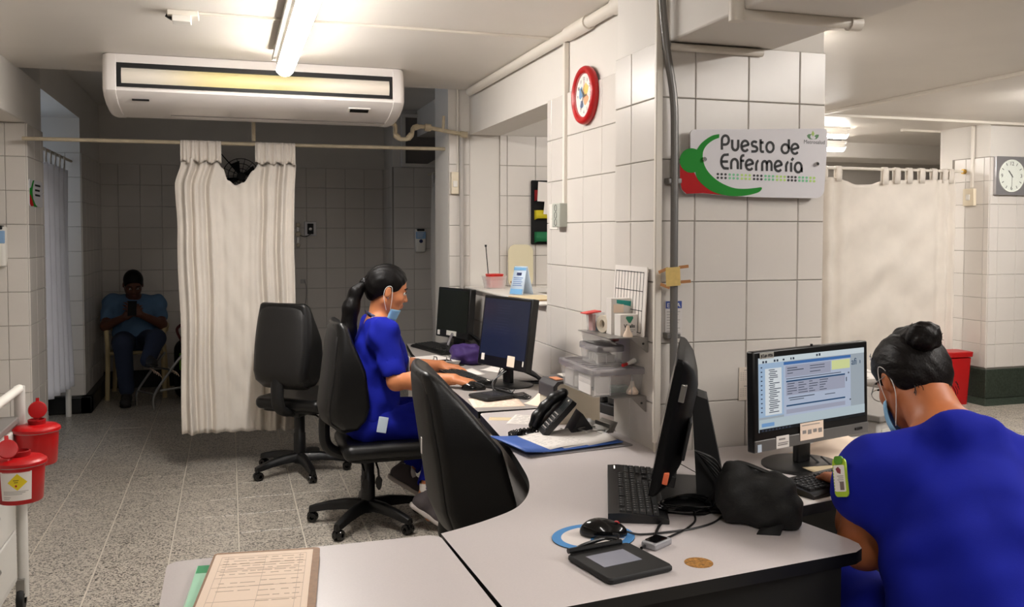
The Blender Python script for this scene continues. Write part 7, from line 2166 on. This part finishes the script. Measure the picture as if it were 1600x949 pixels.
# ------------------------------------------------------------------ the waiting patient in the dark corner, facing the camera
def patient():
    O = Vector((-.80, 8.55, 0))
    t = thing('person', 'person in a pale blue top sitting in the dark alcove, holding a phone', 'person', O)
    L0 = lambda o: setattr(o, 'matrix_local', Matrix.Translation(-O)) or o
    az = math.radians(-80)
    H = Head((-.815, 8.60, 1.005), az, math.radians(28))
    sk = mat('dark_brown_skin', (96, 56, 40), .5)
    hipR, hipL = (-.89, 8.55, .50), (-.71, 8.55, .50)
    knR, knL = (-.86, 8.14, .52), (-.60, 8.16, .56)
    anR, anL = (-.84, 8.20, .10), (-.66, 8.02, .38)
    shR, shL = (-1.005, 8.70, .835), (-.625, 8.70, .825)
    elR, elL = (-1.035, 8.50, .645), (-.575, 8.50, .650)
    wrR, wrL = (-.86, 8.36, .735), (-.745, 8.36, .755)
    f = F(.008)
    f.ell((-.80, 8.57, .52), (.175, .135, .11), k=.04); f.ell((-.805, 8.63, .66), (.165, .125, .15), k=.07); f.ell((-.81, 8.68, .77), (.165, .115, .13), k=.07)
    f.cap(shR, shL, .060, k=.05); f.cap((-.815, 8.68, .84), H.W(-.02, 0, -.06), .056, .052, k=.04)
    H.skin(f)
    for sh, el, wr in ((shR, elR, wrR), (shL, elL, wrL)): f.cap(sh, el, .052, .043, k=.04); f.chain([el, wr], [.043, .028], k=.02)
    hand(f, wrR, (.75, -.15, .55), (-.2, -.9, .2), 1, (.5, .5, .5, .5)); hand(f, wrL, (-.7, -.15, .6), (.2, -.9, .2), -1, (.5, .5, .5, .5))
    for h, kn, an in ((hipR, knR, anR), (hipL, knL, anL)): f.chain([h, kn], [.09, .062], k=.03); f.chain([kn, an], [.058, .036], k=.03)
    L0(f.build('body', sk, t))
    H.features(t, (110, 60, 52))
    for c in t.children:
        if c.name.split('.')[0] in ('eye', 'eyelashes', 'eyebrow', 'lips'): c.matrix_basis = Matrix.Translation(-O) @ c.matrix_basis
    f = F(.006); f.ell(H.W(-.010, 0, .036), (.104, .084, .092), H.R, k=.02); f.ell(H.W(.10, 0, -.045), (.075, .12, .105), H.R, k=.015, mode='s'); f.ell(H.W(.03, 0, -.09), (.09, .14, .08), H.R, k=.015, mode='s')
    L0(f.build('hair', M_HAIR, t))
    f = F(.008)
    f.ell((-.80, 8.58, .55), (.19, .150, .12), k=.05); f.ell((-.805, 8.63, .66), (.182, .142, .15), k=.07); f.ell((-.81, 8.68, .77), (.182, .132, .13), k=.07); f.cap(shR, shL, .074, k=.05)
    for sh, el in ((shR, elR), (shL, elL)): f.cap(sh, tuple(Vector(sh).lerp(Vector(el), .62)), .070, .066, k=.04)
    f.cap((-.815, 8.66, .91), (-.815, 8.62, 1.02), .065, .09, k=.01, mode='s'); f.plane((0, 0, .48), (0, 0, -1), .02)
    f.warp(folds(.003, [(30, 20, 46, 0, 1), (-52, 34, 30, 1.2, .8)]))
    L0(f.build('pale_blue_top', mat('pale_blue_cloth', (84, 116, 150), .85), t))
    f = F(.008); f.ell((-.80, 8.56, .49), (.19, .15, .09), k=.04)
    for h, kn, an in ((hipR, knR, anR), (hipL, knL, anL)): f.chain([h, kn], [.102, .078], k=.03); f.chain([kn, tuple(Vector(kn).lerp(Vector(an), .92))], [.076, .062], k=.03)
    L0(f.build('trousers', mat('slate_trousers', (40, 50, 74), .85), t))
    for hl, to in (((-.845, 8.26, .008), (-.835, 8.00, .008)), ((-.66, 8.08, .335), (-.60, 7.86, .36))): L0(shoe(t, hl, to, (0, 0, 1), mat('dark_shoe', (40, 36, 36), .7), M_BLKM))
    ph = thing('phone', 'dark mobile phone in the hands of the waiting person', 'phone', (-.80, 8.33, .81)); 
    B().box(-.035, .035, -.004, .004, -.07, .07, M=Euler((-.5, 0, 0)).to_matrix().to_4x4()).obj('case', M_BLKG, ph, bevel=.003)
    return t


patient()
